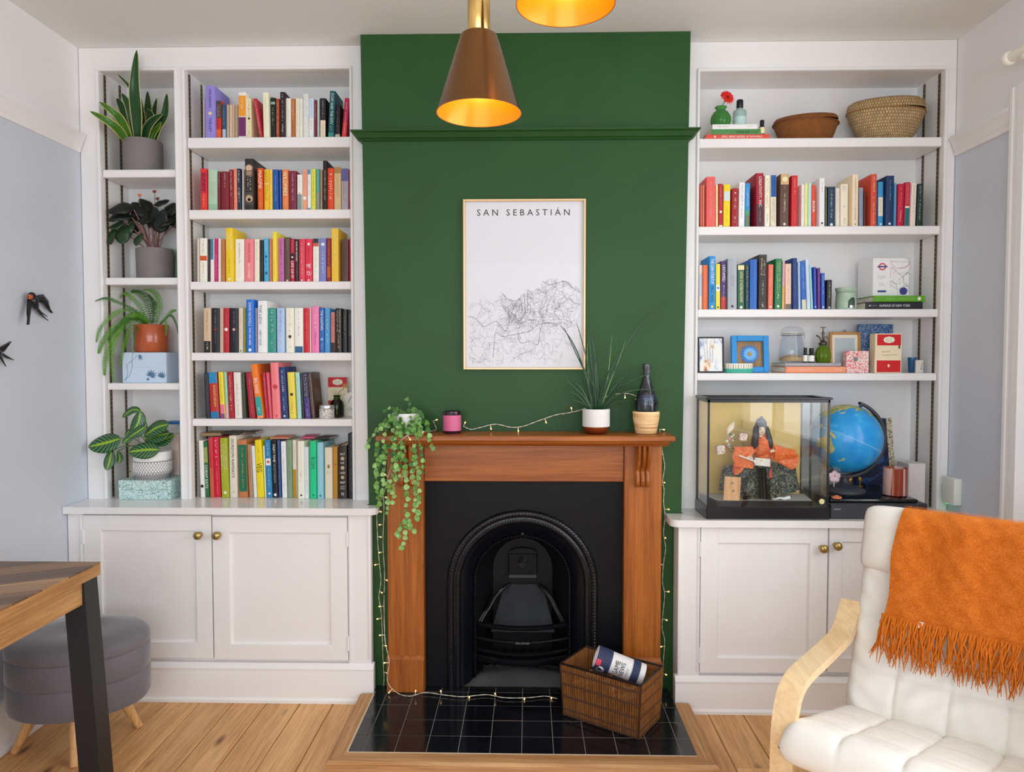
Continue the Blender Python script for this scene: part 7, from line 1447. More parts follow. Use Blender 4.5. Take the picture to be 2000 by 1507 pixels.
eq = [tilt @ Vector((R * 1.002 * math.cos(a), R * 1.002 * math.sin(a), 0)) for a in [2 * PI * k / 64 for k in range(65)]]; m.tube(eq, .0011, 4); part('equator_line', m, flat('9ccbe8', 0.4), t)
bz = zl_; cb_ = (c0.x - .002, Yg + .0, bz)
part('stand', MB().lathe([(.082, 0.0003), (.083, .004), (.08, .012), (.06, .022), (.03, .03), (.018, .04), (.014, .06), (.016, c0.z - R * 1.12 - bz)], cb_, 40), M_gst, t, ang=60)
# mug, white box, dark book, marbled folder and trinkets
Yc_ = YFR + .10; c = potc(1748, 963, zl_, Yc_); r = abs(xat(1771, 940, Yc_) - xat(1726.5, 940, Yc_)) / 2; h = zat(1748, 913, Yc_) - zl_
t = thing('striped_cup', c, 'rust-red cup with pale vertical streaks, right of the globe', 'cup')
m_, b_ = base('rust_glaze', hexc('8c3a22'), 0.15, spec=.6); f = noise(m_, texco(m_, 'Object', (22, 22, .6)), 2.2, 3, .5, .4)
m_.node_tree.links.new(ramp(m_, f, [(0.44, hexc('84321c')), (0.52, hexc('9a4a30')), (0.6, hexc('c4a49a'))]), b_.inputs['Base Color'])
part('cup_body', MB().lathe([(r * .9, .0003), (r, .004), (r, h - .001), (r * .97, h), (r * .92, h - .002), (r * .9, .008), (0, .007)], c, 36), m_, t, ang=50)
Yw = FACE + .02; xa, xb = xat(1774, 940, Yw), xat(1808, 940, Yw); zt_ = zat(1790, 905, Yw)
solo('white_box', MB().box(xa, xb, Yw, Yw + .09, zb + .0005, zt_, c=.002).xf(TR((xa + xb) / 2, Yw, 0) @ RZ(.06) @ TR(-(xa + xb) / 2, -Yw, 0)), paint('white_card', 'd8d2ce', 0.6, .1, 60, .03), 'plain white upright box right of the rust-red cup', 'box')
Yx = BACK - .055; x0, x1 = xat(1668, 880, Yx), xat(1738, 880, Yx); zt_ = zat(1715, 815, Yx)
m_, b_ = base('night_sky_print', hexc('12142a'), 0.3); f = noise(m_, texco(m_, 'Object'), 18, 4, .6, 1.2)
m_.node_tree.links.new(ramp(m_, f, [(0.35, hexc('0e1020')), (0.52, hexc('1c2448')), (0.62, hexc('2c5c94')), (0.7, hexc('3c2448'))]), b_.inputs['Base Color'])
solo('book', MB().box(x0, x1, Yx - .03, Yx, zb + .0005, zt_, c=.002).xf(TR(x1, Yx, zb) @ RY(-.09) @ TR(-x1, -Yx, -zb)), m_, 'large dark night-blue book standing behind the globe', 'book')
Yx2 = BACK - .02; x0, x1 = xat(1700, 880, Yx2), xat(1752, 880, Yx2); zt_ = zat(1740, 815, Yx2)
solo('folder', MB().box(x0, x1, Yx2 - .012, Yx2, zb + .0005, zt_, c=.001).xf(TR(x1, Yx2, zb) @ RY(-.09) @ TR(-x1, -Yx2, -zb)), swirl('speckled_stone_paper', 'd2c8a8', '6a5c3c', 120, .3, .58, .66), 'cream black-speckled folder leaning behind the dark book', 'folder')
for (px, py, Y, hx, lb, rz_) in ((1661, 937, Yg + .10, 'd8a458', 'small gold leaf-shaped trinket left of the globe stand', .3), (1680, 936, Yg + .12, 'c8943c', 'small gold leaf-shaped trinket right of the globe stand', -.2)):
    cc = PY(px, py, Y); m = MB().ball((cc.x, cc.y, cc.z), .014, 10, sc=(.55, .35, 1), M=RY(rz_))
    m.box(cc.x - .002, cc.x + .002, cc.y - .002, cc.y + .002, zl_ + .0003, cc.z - .006).lathe([(.011, 0.0003), (.011, .003), (0, .003)], (cc.x, cc.y, zl_), 14); solo('gold_ornament', m, base('gilt_' + hx, hexc(hx), .35, .6)[0], lb, 'ornament', 'gold trinkets')
cc = PY(1630, 930, Yg - .02); m = MB()
for k in range(5): a = 2 * PI * k / 5 + .3; m.ball((cc.x + .014 * math.cos(a), cc.y, cc.z + .014 * math.sin(a)), .012, 10, sc=(1, .35, 1))
m.tube([(cc.x, cc.y + .004, cc.z), (cc.x, cc.y + .004, zl_ + .001)], .002, 6).lathe([(.012, 0.0003), (.012, .003), (0, .003)], (cc.x, cc.y + .004, zl_), 14)
solo('flower_ornament', m, flat('e6c8d0', 0.5), 'pink and white flower ornament left of the globe stand', 'ornament')
cc = PZ(1634, 974, zl_); m = MB()
for k in range(7): a = 2 * PI * k / 7; m.ball((cc.x + .012 * math.cos(a), cc.y + .01 * math.sin(a), zl_ + .006), .009, 8, sc=(1, 1, .6))
m.ball((cc.x, cc.y, zl_ + .008), .01, 8, sc=(1, 1, .8)); solo('coral_trinket', m, paint('coral_orange', 'c87850', .6, .6, 90, .2), 'small rough orange trinket lying on the record player', 'ornament')
# ================================================================== doll in a glass display case
zb = WR; YC = YFR - 0.005                      # front plane of the case
cx0, cx1 = xat(1382, 900, YC), xat(1620, 900, YC); czt = zat(1500, 782, YC); czb = zat(1500, 990, YC)
# depth from the far top edge; left side pane runs back to px 1362
CD = 0.185; YCb = YC + CD
t = thing('display_case', ((cx0 + cx1) / 2, YC, zb), 'black-framed glass case holding a Japanese doll, on the right worktop', 'display case')
M_lac = flat('14151a', 0.25, spec=0.5)
bw_ = 0.007
m = MB(); m.box(cx0 - .004, cx1 + .004, YC - .004, YCb + .004, zb + .0005, czb + .0, c=.003)
part('base', m, M_lac, t)
m = MB()
for xx in (cx0, cx1 - bw_):
    for yy in (YC, YCb - bw_): m.box(xx, xx + bw_, yy, yy + bw_, czb, czt)
m.box(cx0, cx1, YC, YC + bw_, czt - .008, czt + .003).box(cx0, cx1, YCb - bw_, YCb, czt - .008, czt + .003).box(cx0, cx0 + bw_, YC, YCb, czt - .008, czt + .003).box(cx1 - bw_, cx1, YC, YCb, czt - .008, czt + .003)
part('frame', m, M_lac, t)
m = MB()
for a, b_, c_, d in ((cx0 - .006, cx1 + .008, YC - .006, YC + .012), (cx0 - .006, cx1 + .008, YCb - .012, YCb + .006), (cx0 - .006, cx0 + .012, YC, YCb), (cx1 - .012, cx1 + .008, YC, YCb)): m.box(a, b_, c_, d, czt + .003, czt + .012, c=.002)
part('lid_frame', m, M_lac, t)
M_cg = glassy('case_glass', (.97, .98, .97, 1), 0, 1.5)
for nm, bx in (('glass_pane', (cx0 + bw_, cx1 - bw_, YC + .002, YC + .004, czb, czt - .008)), ('glass_pane', (cx0 + .002, cx0 + .004, YC + bw_, YCb - bw_, czb, czt - .008)), ('glass_pane', (cx1 - .004, cx1 - .002, YC + bw_, YCb - bw_, czb, czt - .008)), ('glass_pane', (cx0 + .012, cx1 - .012, YC + .012, YCb - .012, czt + .006, czt + .008))):
    part(nm, MB().box(*bx), M_cg, t)
xg = xat(1562, 880, YCb)                        # gold board stops short of the right corner
part('gold_backboard', MB().box(cx0 + bw_, xg, YCb - .005, YCb - .003, czb, czt - .008), base('gold_paper', hexc('c9ac66'), .45, .35)[0], t)
part('divider_post', MB().box(xg, xg + .006, YCb - bw_, YCb, czb, czt - .008), M_lac, t)
part('glass_pane', MB().box(xg + .006, cx1 - bw_, YCb - .005, YCb - .003, czb, czt - .008), M_cg, t)
m = MB(); px0, px1 = xat(1390, 970, YC + .02), xat(1588, 975, YC + .02); zp = zat(1500, 977, YC + .03)
m.add([(px0 + .022, YC + .02, czb + .0005), (px1, YC + .02, czb + .0005), (cx1 - .02, YCb - .008, czb + .0005), (cx0 + .012, YCb - .008, czb + .0005), (px0 + .022, YC + .02, zp), (px1, YC + .02, zp), (cx1 - .03, YCb - .008, zp), (cx0 + .012, YCb - .008, zp)], [(0, 1, 5, 4), (1, 2, 6, 5), (2, 3, 7, 6), (3, 0, 4, 7), (0, 3, 2, 1)])
part('plinth', m, M_lac, t, smooth=False)
part('plinth_top', MB().add([(px0 + .023, YC + .021, zp + .0006), (px1 - .001, YC + .021, zp + .0006), (cx1 - .031, YCb - .009, zp + .0006), (cx0 + .013, YCb - .009, zp + .0006)], [(0, 1, 2, 3)]), flat('b9bcb8', .6), t)
e = PY(1605, 979, YC + .0014); m = MB().prism([(e.x + .0105 * math.cos(a), e.z + .0105 * math.sin(a)) for a in [2 * PI * k / 24 for k in range(24)]], 'y', YC + .0006, YC + .0016)
sk = part('round_sticker', m, flat('d8d89a', .5), t); k_ = MB(); marks(k_, TR(e.x, YC + .0004, e.z), .014, .006); part('sticker_print', k_, flat('4a5a3a', .5), sk, smooth=False)
# name board
Yn = YC + .026; zpt = zp + .0015
x0, x1 = xat(1413, 950, Yn), xat(1445, 950, Yn); zt_ = zat(1430, 930, Yn)
t = thing('name_board', ((x0 + x1) / 2, Yn, zpt), 'small wooden board with brushed characters inside the glass case', 'sign')
part('board', MB().box(x0, x1, Yn, Yn + .006, zpt, zt_, c=.0006).xf(TR(x0, Yn, zpt) @ RY(.05) @ TR(-x0, -Yn, -zpt)), wood('pale_name_board', 'c08a5c', 'dcae80', .5, 'Z', 3.0), t)
m = MB(); ch = 0
try:
    for txt, px, py, s_ in (('和', 1430, 943, .0085), ('清', 1432, 958, .0085)):
        lettering(m, txt, TR(xat(px, py, Yn), Yn - .0007, zat(px, py, Yn)), width=s_ * 1.15, height=s_ * 1.15)
except Exception: pass
for (px, py) in ((1419, 945), (1420, 953), (1420, 961), (1421, 968)): marks(m, TR(xat(px, py, Yn), Yn - .0007, zat(px, py, Yn)), .007, .009, 0, 3, random.Random(py), .4)
part('brushed_characters', m, flat('33241a', .6), t, smooth=False)
# the doll: seated archer in orange and dark brocade
Ydl = YC + .095
d_ = thing('doll', (xat(1490, 960, Ydl), Ydl, zpt), 'Japanese doll with long black hair in orange and dark brocade robes, inside glass case', 'doll')
def dp(px, py, dy=0.0): return PY(px, py, Ydl + dy)
def broc(name, bgc, cols, sc=55):
    m, b = base(name, hexc(bgc), .6); f = noise(m, texco(m, 'Object'), sc, 2, .5, 2.2)
    st = [(0.0, hexc(bgc)), (0.5, hexc(bgc))]; p = .53
    for c_ in cols: st.append((p, hexc(c_))); p += .05
    m.node_tree.links.new(ramp(m, f, st, 'CONSTANT'), b.inputs['Base Color']); bump(m, b, f, .4, .002); return m
M_broc = broc('dark_brocade', '17201f', ('5f7a80', '9a8c4c', '25403c', '7c3c38'), 60); M_or = broc('orange_silk', 'd9602a', ('e07636', 'e88c48', 'd0541f'), 40)
M_skin = flat('ecd0bc', .5); M_hair = flat('121216', .45); M_wht = flat('e6e2dc', .6)
# wide brocade trousers / cloak spreading behind and to both sides
def skirt(u, v):
    a = PI * (0.0 + u) ; w_ = .162 * (1 - .12 * v) ; cxx = dp(1489, 900).x
    fold = 1 + .06 * math.sin(u * 26)
    return Vector((cxx - math.cos(a) * w_ * fold * (1.0 if math.cos(a) > 0 else .98), Ydl + .035 - .055 * math.sin(a) * fold * (1 - .3 * v), zpt + .004 + .02 * (1 - v) * abs(math.cos(a)) + v * (.150 - .03 * abs(math.cos(a)))))
part('brocade_robe', MB().grid(skirt, 60, 12), M_broc, d_, ang=80, solid=.001)
def legm(px, dx):                               # trouser legs in front
    c_ = dp(px, 940, -.03); return MB().lathe([(.016, 0), (.024, .004), (.026, .03), (.022, .06), (.014, .085), (0, .086)], (c_.x, c_.y, zpt), 20, sy=.8)
for px in (1463, 1512): part('trouser_leg', legm(px, 0), M_broc, d_, ang=70)
part('dark_apron', MB().grid(lambda u, v: Vector((dp(1484, 930).x + (u - .5) * (.045 - .012 * v), Ydl - .05 - .006 * math.cos(u * 22) + .02 * v, zpt + .004 + .12 * v)), 22, 6), flat('141614', .6), d_, solid=.001)
part('torso', MB().lathe([(.034, 0), (.038, .03), (.040, .06), (.036, .08), (.014, .092), (.009, .11)], (dp(1489, 900).x, Ydl - .012, dp(1489, 838).z - .12), 24, sy=.75), M_or, d_, ang=70)
# sleeves: wide hanging bags either side
def sleeve(pts, w0, w1, name):
    P_ = [dp(*p) for p in pts]; loops = []; cur = catmull(P_, 5); N = len(cur)
    for i, p in enumerate(cur):
        f = i / (N - 1); ww = w0 + (w1 - w0) * f; loops.append([(p.x + ww * .42 * math.cos(a) , p.y + ww * .38 * math.sin(a), p.z - ww * .35 + ww * .62 * math.sin(a + .8) ) for a in [2 * PI * k / 18 for k in range(18)]])
    part(name, MB().loft(loops, closed=True), M_or, d_, ang=70)
sleeve([(1475, 868, -.01), (1458, 878, -.03), (1446, 890, -.045), (1444, 897, -.05)], .035, .062, 'sleeve')
sleeve([(1502, 872, -.01), (1518, 880, -.03), (1535, 887, -.035), (1550, 893, -.03)], .035, .05, 'sleeve')
part('sleeve_fold', MB().grid(lambda u, v: dp(1432 + 38 * u + 2 * math.sin(v * 9), 872 + 38 * v + 5 * u * v, -.06 - .008 * math.sin(u * PI) - .002 * math.sin(u * 14)), 12, 10), M_or, d_, solid=.001)
part('sleeve_fold', MB().grid(lambda u, v: dp(1514 + 40 * u, 868 + 12 * u + (30 - 17 * u) * v, -.055 - .008 * math.sin(v * PI) - .002 * math.sin(u * 14)), 12, 8), M_or, d_, solid=.001)
# head with face
hc = dp(1486, 838, -.012); HR = .0235
hd = MB().ball(hc, HR, 24, sc=(.88, .95, 1.12)); hd.ball(hc + Vector((0, -.022, -.003)), .0036, 8, sc=(.7, 1, 1.2)).lathe([(.009, -.03), (.0085, -.015)], hc, 12)
for s_ in (-1, 1): hd.ball(hc + Vector((s_ * .0205, 0, -.002)), .005, 8, sc=(.4, .8, 1.2))
hd = part('head', hd, M_skin, d_, ang=80, label='pale doll head')
fm = MB()
for s_ in (-1, 1):
    fm.ball(hc + Vector((s_ * .0085, -.0205, .002)), .0030, 8, 0, sc=(1.2, .4, .55)); fm.ball(hc + Vector((s_ * .0088, -.0202, .009)), .0034, 8, 0, sc=(1.3, .3, .25))
part('eyes', fm, M_hair, hd, ang=80); part('mouth', MB().ball(hc + Vector((0, -.0203, -.0105)), .0032, 8, sc=(1.2, .4, .5)), flat('b02c2c', .5), hd, ang=80)
# hair: cap plus two long side locks and a back fall
hm = MB()
def hair(u, v):
    a = -PI * .5 + (u - .5) * 2 * PI * .84 + PI; rr = HR * 1.08 * (math.sin(min(v * 1.35, 1) * PI / 2)) * (1 + .95 * max(0, v - .42) ** 1.1)
    zz_ = HR * 1.2 * math.cos(min(v * 1.35, 1) * PI / 2) - max(0, v - .62) * .17
    return hc + Vector((rr * math.cos(a) * (1 + .02 * math.sin(u * 70)), rr * math.sin(a) * .92 + .003, zz_))
hm.grid(hair, 48, 16); part('hair', hm, M_hair, d_, ang=80, solid=.0012)
for s_ in (-1, 1):
    b0 = hc + Vector((s_ * .021, -.008, .012)); part('hair_lock', MB().tube(catmull([b0, b0 + Vector((s_ * .004, -.008, -.03)), b0 + Vector((s_ * .010, -.014, -.065)), b0 + Vector((s_ * .012, -.010, -.09))], 5), [.006, .007, .008, .009, .0095, .010, .0105, .011, .011, .011, .011, .011, .010, .009, .007, .003], 10), M_hair, d_, ang=80)
part('cap', MB().lathe([(HR * .97, .012), (HR * .98, .020), (HR * .86, .034), (HR * .55, .043), (HR * .2, .047), (0, .047)], hc, 24).ball(hc + Vector((.003, 0, .050)), .006, 10, sc=(1, .7, .6)), flat('39414f', .5), d_, ang=70)
# hands with fingers
def hand(c_, s_):
    m = MB().ball(c_, .0075, 10, sc=(1.0, .6, .8))
    for k in range(4):
        o = c_ + Vector((-.005 * s_, -.004, .0045 - .003 * k)); m.tube([o, o + Vector((-.006 * s_, -.004, -.001)), o + Vector((-.009 * s_ + .001 * k, -.001, -.005))], [.0018, .0017, .0013], 6)
    o = c_ + Vector((.001 * s_, -.004, .005)); m.tube([o, o + Vector((-.004 * s_, -.005, .003)), o + Vector((-.007 * s_, -.006, .002))], [.002, .0018, .0013], 6); return m
part('hand', hand(dp(1510, 880, -.07), 1), M_skin, d_, ang=80); part('hand', hand(dp(1462, 893, -.075), -1), M_skin, d_, ang=80)
part('sash', MB().grid(lambda u, v: dp(1474 + 30 * u, 893 + 15 * v + 3 * u, -.055 - .008 * math.sin(u * PI)), 10, 4), M_wht, d_, solid=.001)
part('sash_flower', MB().ball(dp(1488, 899, -.066), .0042, 8, sc=(1, .4, 1)), flat('e0cc70', .5), d_)
part('sword', MB().tube([dp(1443, 889, -.085), dp(1472, 900, -.075)], .0032, 8).tube([dp(1472, 898, -.075), dp(1475, 903, -.075)], .006, 8), M_wht, d_, ang=60, label='white-handled sword')
part('cord', MB().tube(catmull([dp(1470, 890, -.07), dp(1488, 889, -.075), dp(1502, 882, -.075), dp(1506, 890, -.078), dp(1506, 915, -.075)], 5), .0012, 6), flat('b0402c', .5), d_)
part('tassel', MB().lathe([(.0015, 0), (.004, -.008), (.0065, -.03), (.0055, -.034), (0, -.034)], dp(1505, 916, -.075), 12), flat('d84a38', .6), d_, ang=60)
part('pale_feather', MB().grid(lambda u, v: dp(1420 + 14 * v + 6 * (u - .5) * math.sin(PI * v) * 1.6, 846 - 24 * v + 3 * u, -.05 - .004 * math.sin(u * PI)), 4, 10), flat('ecd6c4', .6), d_, solid=.0008)
M_flw = broc('flowered_paper', 'e4d8d2', ('c46a78', '6a8a4a', 'd8b04a', '8a4a6a'), 110)
for (px, py, w_, h_, rz_) in ((1407, 878, .034, .036, -.08), (1451, 853, .032, .03, .1)):
    c_ = dp(px, py, -.045); part('flowered_box', MB().box(-w_ / 2, w_ / 2, -.010, .010, -h_ / 2, h_ / 2, c=.003).xf(TR(*c_) @ RY(rz_)), M_flw, d_)
m = MB(); rr_ = random.Random(3)
for k in range(16): c_ = dp(1425 + rr_.uniform(-10, 10), 860 + rr_.uniform(-14, 14), -.05 + rr_.uniform(-.01, .01)); m.ball(c_, rr_.uniform(.003, .007), 8, k % 3, sc=(1, .6, 1))
part('bouquet', m, [flat('f0ecec', .6), flat('5a7a48', .6), flat('c8a0b4', .6)], d_, ang=80, kind='stuff')
for pts in ([(1412, 866, -.05), (1425, 880, -.045), (1440, 888, -.03)], [(1424, 870, -.05), (1436, 880, -.04)], [(1450, 864, -.04), (1456, 874, -.03)]): part('bouquet_stem', MB().tube([dp(*p) for p in pts], .0014, 5), flat('6a5a38', .6), d_)
part('white_cloth', MB().grid(lambda u, v: Vector((dp(1500 + 44 * u, 964, -.06).x, dp(1500, 964, -.062 + .02 * v).y, zpt + .003 + .012 * u * math.sin(PI * v) + .002 * math.sin(u * 15))), 14, 5), flat('dfe4ec', .5), d_, solid=.0006)
for px in (1455, 1500): c_ = dp(px, 953, -.045); part('shoe', MB().ball((c_.x, c_.y - .008, zpt + .0085), .013, 12, sc=(.9, 1.5, .62)), flat('191414', .5), d_)
# ================================================================== things on the mantel shelf
zm = ztm; YM = CH - 0.085
c = potc(883, 846, zm, YM); r = abs(xat(901, 830, YM) - xat(866, 830, YM)) / 2; h = zat(883, 803, YM) - zm
t = thing('candle_jar', c, 'dark glass candle jar with a pink label on the mantel', 'candle')
part('glass', MB().lathe([(r * .95, 0), (r, .003), (r, h), (r * .92, h), (r * .92, h * .3), (0, h * .3)], c, 36), base('dark_plum_glass', hexc('2a1420'), .08, 0, .6)[0], t, ang=50)
part('label', MB().add([(c[0] + r * 1.012 * math.cos(a), c[1] + r * 1.012 * math.sin(a), zm + h * z_) for z_ in (.13, .84) for a in [-PI * .97 + PI * .94 * k / 20 + .12 for k in range(21)]], [(k, k + 1, k + 22, k + 21) for k in range(20)]), flat('c9648a', .55), t)
part('wax', MB().lathe([(r * .915, h * .3 + .0004), (r * .915, h * .75), (0, h * .75)], c, 30), flat('8a4a62', .6), t)
c = potc(1164, 846, zm, YM); r = abs(xat(1191, 820, YM) - xat(1137.5, 820, YM)) / 2; h = zat(1164, 798, YM) - zm
t = thing('spiky_houseplant', c, 'spiky long-leaved plant in a white and copper pot on the mantel', 'plant')
part('pot', MB().lathe([(r * .62, 0), (r * .8, .004), (r * .94, h * .16), (r * .995, h * .29)], c, 40), base('copper', hexc('b4683c'), .25, .9)[0], t, ang=60, label='copper lower part of the pot')
part('pot_rim', MB().lathe([(r * .995, h * .29), (r, h * .32), (r, h - .001), (r * .97, h), (r * .92, h - .002), (r * .92, h * .84), (0, h * .84)], c, 40), paint('matt_white_pot', 'd5d6d4', .6, .05, 60, .03), t, ang=50, label='matt white upper part of the pot')
part('soil', MB().lathe([(r * .91, h * .845), (0, h * .88)], c, 28), M_soil, t)
M_blade = leafmat('dark_blade', '12301a', '1e4a26', rough=.35); M_blade2 = leafmat('spotted_blade', '2a5a2c', '7a9a5a', rough=.4)
def blade(pts, w_, mt=M_blade, dy=0.0):
    n_ = len(pts); P_ = [PY(a, b_, YM + dy * (i / (n_ - 1)) ** 1.0) for i, (a, b_) in enumerate(pts)]; P_[0].z = min(P_[0].z, zm + h * .92)
    leaf('leaf', catmull(P_, 6), lambda q: w_ * (1 - .88 * q ** 1.3), mt, t, up=Vector((.15, -1, .2)), cup=.5, nu=2, th=.001)
for pts, w_, dy in [([(1166, 798), (1190, 730), (1225, 670), (1262, 620), (1306, 588)], .0042, .02), ([(1160, 798), (1140, 720), (1118, 668), (1095, 635)], .0042, -.04), ([(1160, 798), (1145, 735), (1125, 690), (1102, 640)], .0035, -.03), ([(1163, 798), (1150, 720), (1135, 660), (1126, 630)], .0030, -.02),
                    ([(1166, 798), (1162, 720), (1158, 670), (1146, 632)], .0034, .03), ([(1165, 798), (1156, 720), (1150, 660), (1144, 635)], .0030, .02), ([(1168, 798), (1168, 760), (1162, 700), (1155, 655)], .003, -.02), ([(1172, 798), (1215, 755), (1265, 730), (1318, 706)], .0040, -.07), ([(1172, 798), (1205, 772), (1255, 760), (1312, 766)], .0036, -.06),
                    ([(1155, 798), (1140, 775), (1122, 757), (1101, 737)], .0040, -.05), ([(1155, 798), (1142, 770), (1128, 750), (1110, 745)], .0038, -.02), ([(1152, 798), (1140, 785), (1128, 772), (1112, 764)], .0036, -.04), ([(1150, 798), (1140, 790), (1130, 784), (1118, 780)], .0034, -.03), ([(1175, 798), (1190, 770), (1210, 745), (1235, 725)], .004, .0),
                    ([(1170, 798), (1185, 750), (1205, 715), (1225, 678)], .0038, -.02), ([(1158, 798), (1150, 765), (1140, 740), (1128, 722)], .0036, .02), ([(1168, 798), (1176, 760), (1185, 735), (1190, 722)], .0036, -.05), ([(1164, 798), (1160, 760), (1150, 735), (1137, 715)], .0038, -.05), ([(1178, 798), (1200, 786), (1222, 782), (1240, 786)], .0034, -.05),
                    ([(1160, 798), (1158, 750), (1160, 715), (1166, 695)], .0034, -.03), ([(1172, 798), (1188, 775), (1205, 762), (1220, 752)], .0036, -.06), ([(1176, 798), (1195, 770), (1222, 742), (1250, 728)], .003, .02)]: blade(pts, w_, M_blade, dy)
for pts in ([(1170, 798), (1186, 740), (1191, 700), (1195, 655)], [(1172, 798), (1192, 745), (1208, 705), (1222, 665)], [(1158, 798), (1150, 750), (1148, 710), (1147, 670)]): blade(pts, .0026, M_blade2, .0)
# wrapped bottle in a pale wooden holder
c = potc(1261.5, 848, zm, YM); Rb = lambda a, b_: abs(xat(b_, 800, YM) - xat(a, 800, YM)) / 2
zz_ = lambda py: zat(1261, py, YM) - zm
t = thing('wrapped_bottle', c, 'dark bottle wrapped in clear film standing in a turned wooden cup', 'bottle')
m_, b_ = base('turned_pale_wood', hexc('d9b07a'), .5); f = noise(m_, texco(m_, 'Object', (3, 3, 60), (0.12, 0, 0)), 2.0, 3, .5, .4); m_.node_tree.links.new(ramp(m_, f, [(.35, hexc('c2935a')), (.6, hexc('e6c594'))]), b_.inputs['Base Color'])
part('wooden_cup', MB().lathe([(Rb(1242, 1281) * .98, 0), (Rb(1241, 1282), .003), (Rb(1236, 1287), zz_(818)), (Rb(1235, 1288), zz_(805)), (Rb(1236, 1287), zz_(803)), (Rb(1240, 1283), zz_(803)), (Rb(1241, 1282), zz_(812)), (0, zz_(814))], c, 40), m_, t, ang=60)
part('bottle', MB().lathe([(Rb(1244, 1279), zz_(813)), (Rb(1241, 1283), zz_(795)), (Rb(1240, 1284), zz_(782)), (Rb(1246, 1278), zz_(765)), (Rb(1252, 1272), zz_(750)), (Rb(1255, 1269), zz_(738)), (Rb(1256, 1268), zz_(722)), (Rb(1254.5, 1269.5), zz_(720)), (Rb(1255, 1269), zz_(711)), (0, zz_(710))], c, 36), base('black_bottle_glass', hexc('11141f'), .08, 0, .6)[0], t, ang=60)
m = MB(); loops = []
for q, py in ((Rb(1240, 1284) * 1.02, 803), (Rb(1238, 1286) * 1.0, 785), (Rb(1244, 1280), 767), (Rb(1250, 1274), 752), (Rb(1253, 1271), 738), (Rb(1253, 1271), 712)): loops.append([(c[0] + q * (1 + .035 * math.sin(9 * a + py)) * math.cos(a), c[1] + q * (1 + .035 * math.sin(9 * a + py)) * math.sin(a), zm + zz_(py)) for a in [2 * PI * k / 48 for k in range(48)]])
m.loft(loops, closed=True); part('clear_film', m, glassy('cellophane', (.9, .92, .95, 1), .12, 1.5), t, ang=30)
lt = MB(); Rl = Rb(1240, 1284); 
part('label', MB().add([(c[0] + Rl * rr_ * math.cos(a), c[1] + Rl * rr_ * math.sin(a), zm + zz_(py)) for py, rr_ in ((786, 1.0), (770, .92)) for a in [-PI / 2 + (k - 5) * .12 for k in range(11)]], [(k, k + 1, k + 12, k + 11) for k in range(10)]), flat('2a3550', .4), t)
k_ = MB(); lettering(k_, 'FREIXENET' if False else 'PROSECCO' if False else 'MONT', TR(c[0], c[1] - Rl * .99 - .0006, zm + zz_(778)) , width=.026, height=.005) if False else marks(k_, TR(c[0], c[1] - Rl * .985 - .0008, zm + zz_(778)), .03, .012, 0, 2, random.Random(8)); part('label_print', k_, flat('a8b4c8', .5), t, smooth=False)
# trailing plant at the left end of the mantel
c = (xat(795, 845, YM), YM + .005, zm); rp = abs(xat(828, 830, YM) - xat(762, 830, YM)) / 2 * .9; h = zat(795, 806, YM) - zm
t = thing('trailing_houseplant', c, 'trailing green vine in a white pot spilling over the left mantel end', 'plant')
part('pot', MB().lathe([(rp * .8, 0), (rp * .86, .004), (rp, h - .002), (rp * .97, h), (rp * .92, h - .003), (rp * .88, h * .8), (0, h * .8)], c, 32), paint('white_pot', 'd9dad8', .4, .05, 60, .03), t, ang=50)
part('soil', MB().lathe([(rp * .875, h * .805), (0, h * .86)], c, 24), M_soil, t)
def trailleaf():
    def w_(q): return .0105 * max(.04, math.sin(PI * min(1, q * .97 + .02) ** .75)) ** .8
    return leaf_mesh('trail_leaf', catmull([(0, 0, 0), (0, .001, -.007), (0, .0005, -.014), (0, -.001, -.021)], 3), lambda q: w_(q), M_tr[0], up=Vector((0, -1, .0)), cup=.25, nu=4, th=.0009)
M_tr = [leafmat('trailing_leaf', '4a7c36', '7aaa50', rough=.4)]; lm1 = trailleaf(); M_tr = [leafmat('trailing_leaf_pale', '6a9a4c', '9cc078', rough=.4)]; lm2 = trailleaf(); M_tr = [leafmat('trailing_leaf_deep', '2a5428', '447a34', rough=.4)]; lm3 = trailleaf()
rv = random.Random(21); M_vine = flat('7a7a4a', .6)
vines = [  # (pixels..., depth offset from the mantel front edge)
 [(800, 808), (770, 806), (748, 830), (738, 870), (735, 920), (738, 970), (740, 990)], [(795, 806), (765, 812), (752, 850), (752, 900), (748, 950), (742, 985)], [(795, 806), (775, 820), (768, 860), (766, 910), (760, 960), (756, 1008)],
 [(798, 808), (782, 830), (778, 880), (772, 930), (768, 970), (764, 985)], [(800, 808), (795, 830), (790, 880), (792, 930), (794, 980), (793, 1020), (787, 1072)], [(802, 808), (806, 830), (806, 880), (808, 930), (812, 975), (808, 1000)],
 [(804, 806), (815, 825), (812, 870), (815, 915), (818, 950), (815, 1010)], [(806, 804), (828, 815), (838, 845), (845, 870), (855, 885)], [(795, 806), (758, 818), (728, 850), (718, 870), (716, 876)], [(798, 806), (800, 790), (798, 782), (797, 776)],
 [(796, 806), (780, 800), (768, 796), (752, 802)], [(800, 806), (812, 798), (820, 806), (823, 812)], [(790, 806), (770, 830), (758, 870), (746, 890), (740, 915)], [(800, 806), (790, 822), (784, 850), (782, 905), (778, 940)],
 [(802, 806), (812, 845), (822, 875), (826, 905), (822, 930)], [(796, 808), (785, 815), (775, 840), (770, 870), (776, 900)], [(798, 1000), (800, 1020), (808, 1030), (815, 1035)], [(792, 806), (786, 812), (782, 826), (780, 850)], [(802, 806), (804, 812), (800, 828), (798, 846)], [(788, 806), (776, 808), (764, 818), (758, 835)], [(808, 806), (816, 810), (820, 825), (824, 850)], [(793, 1010), (782, 1025), (778, 1050)]]
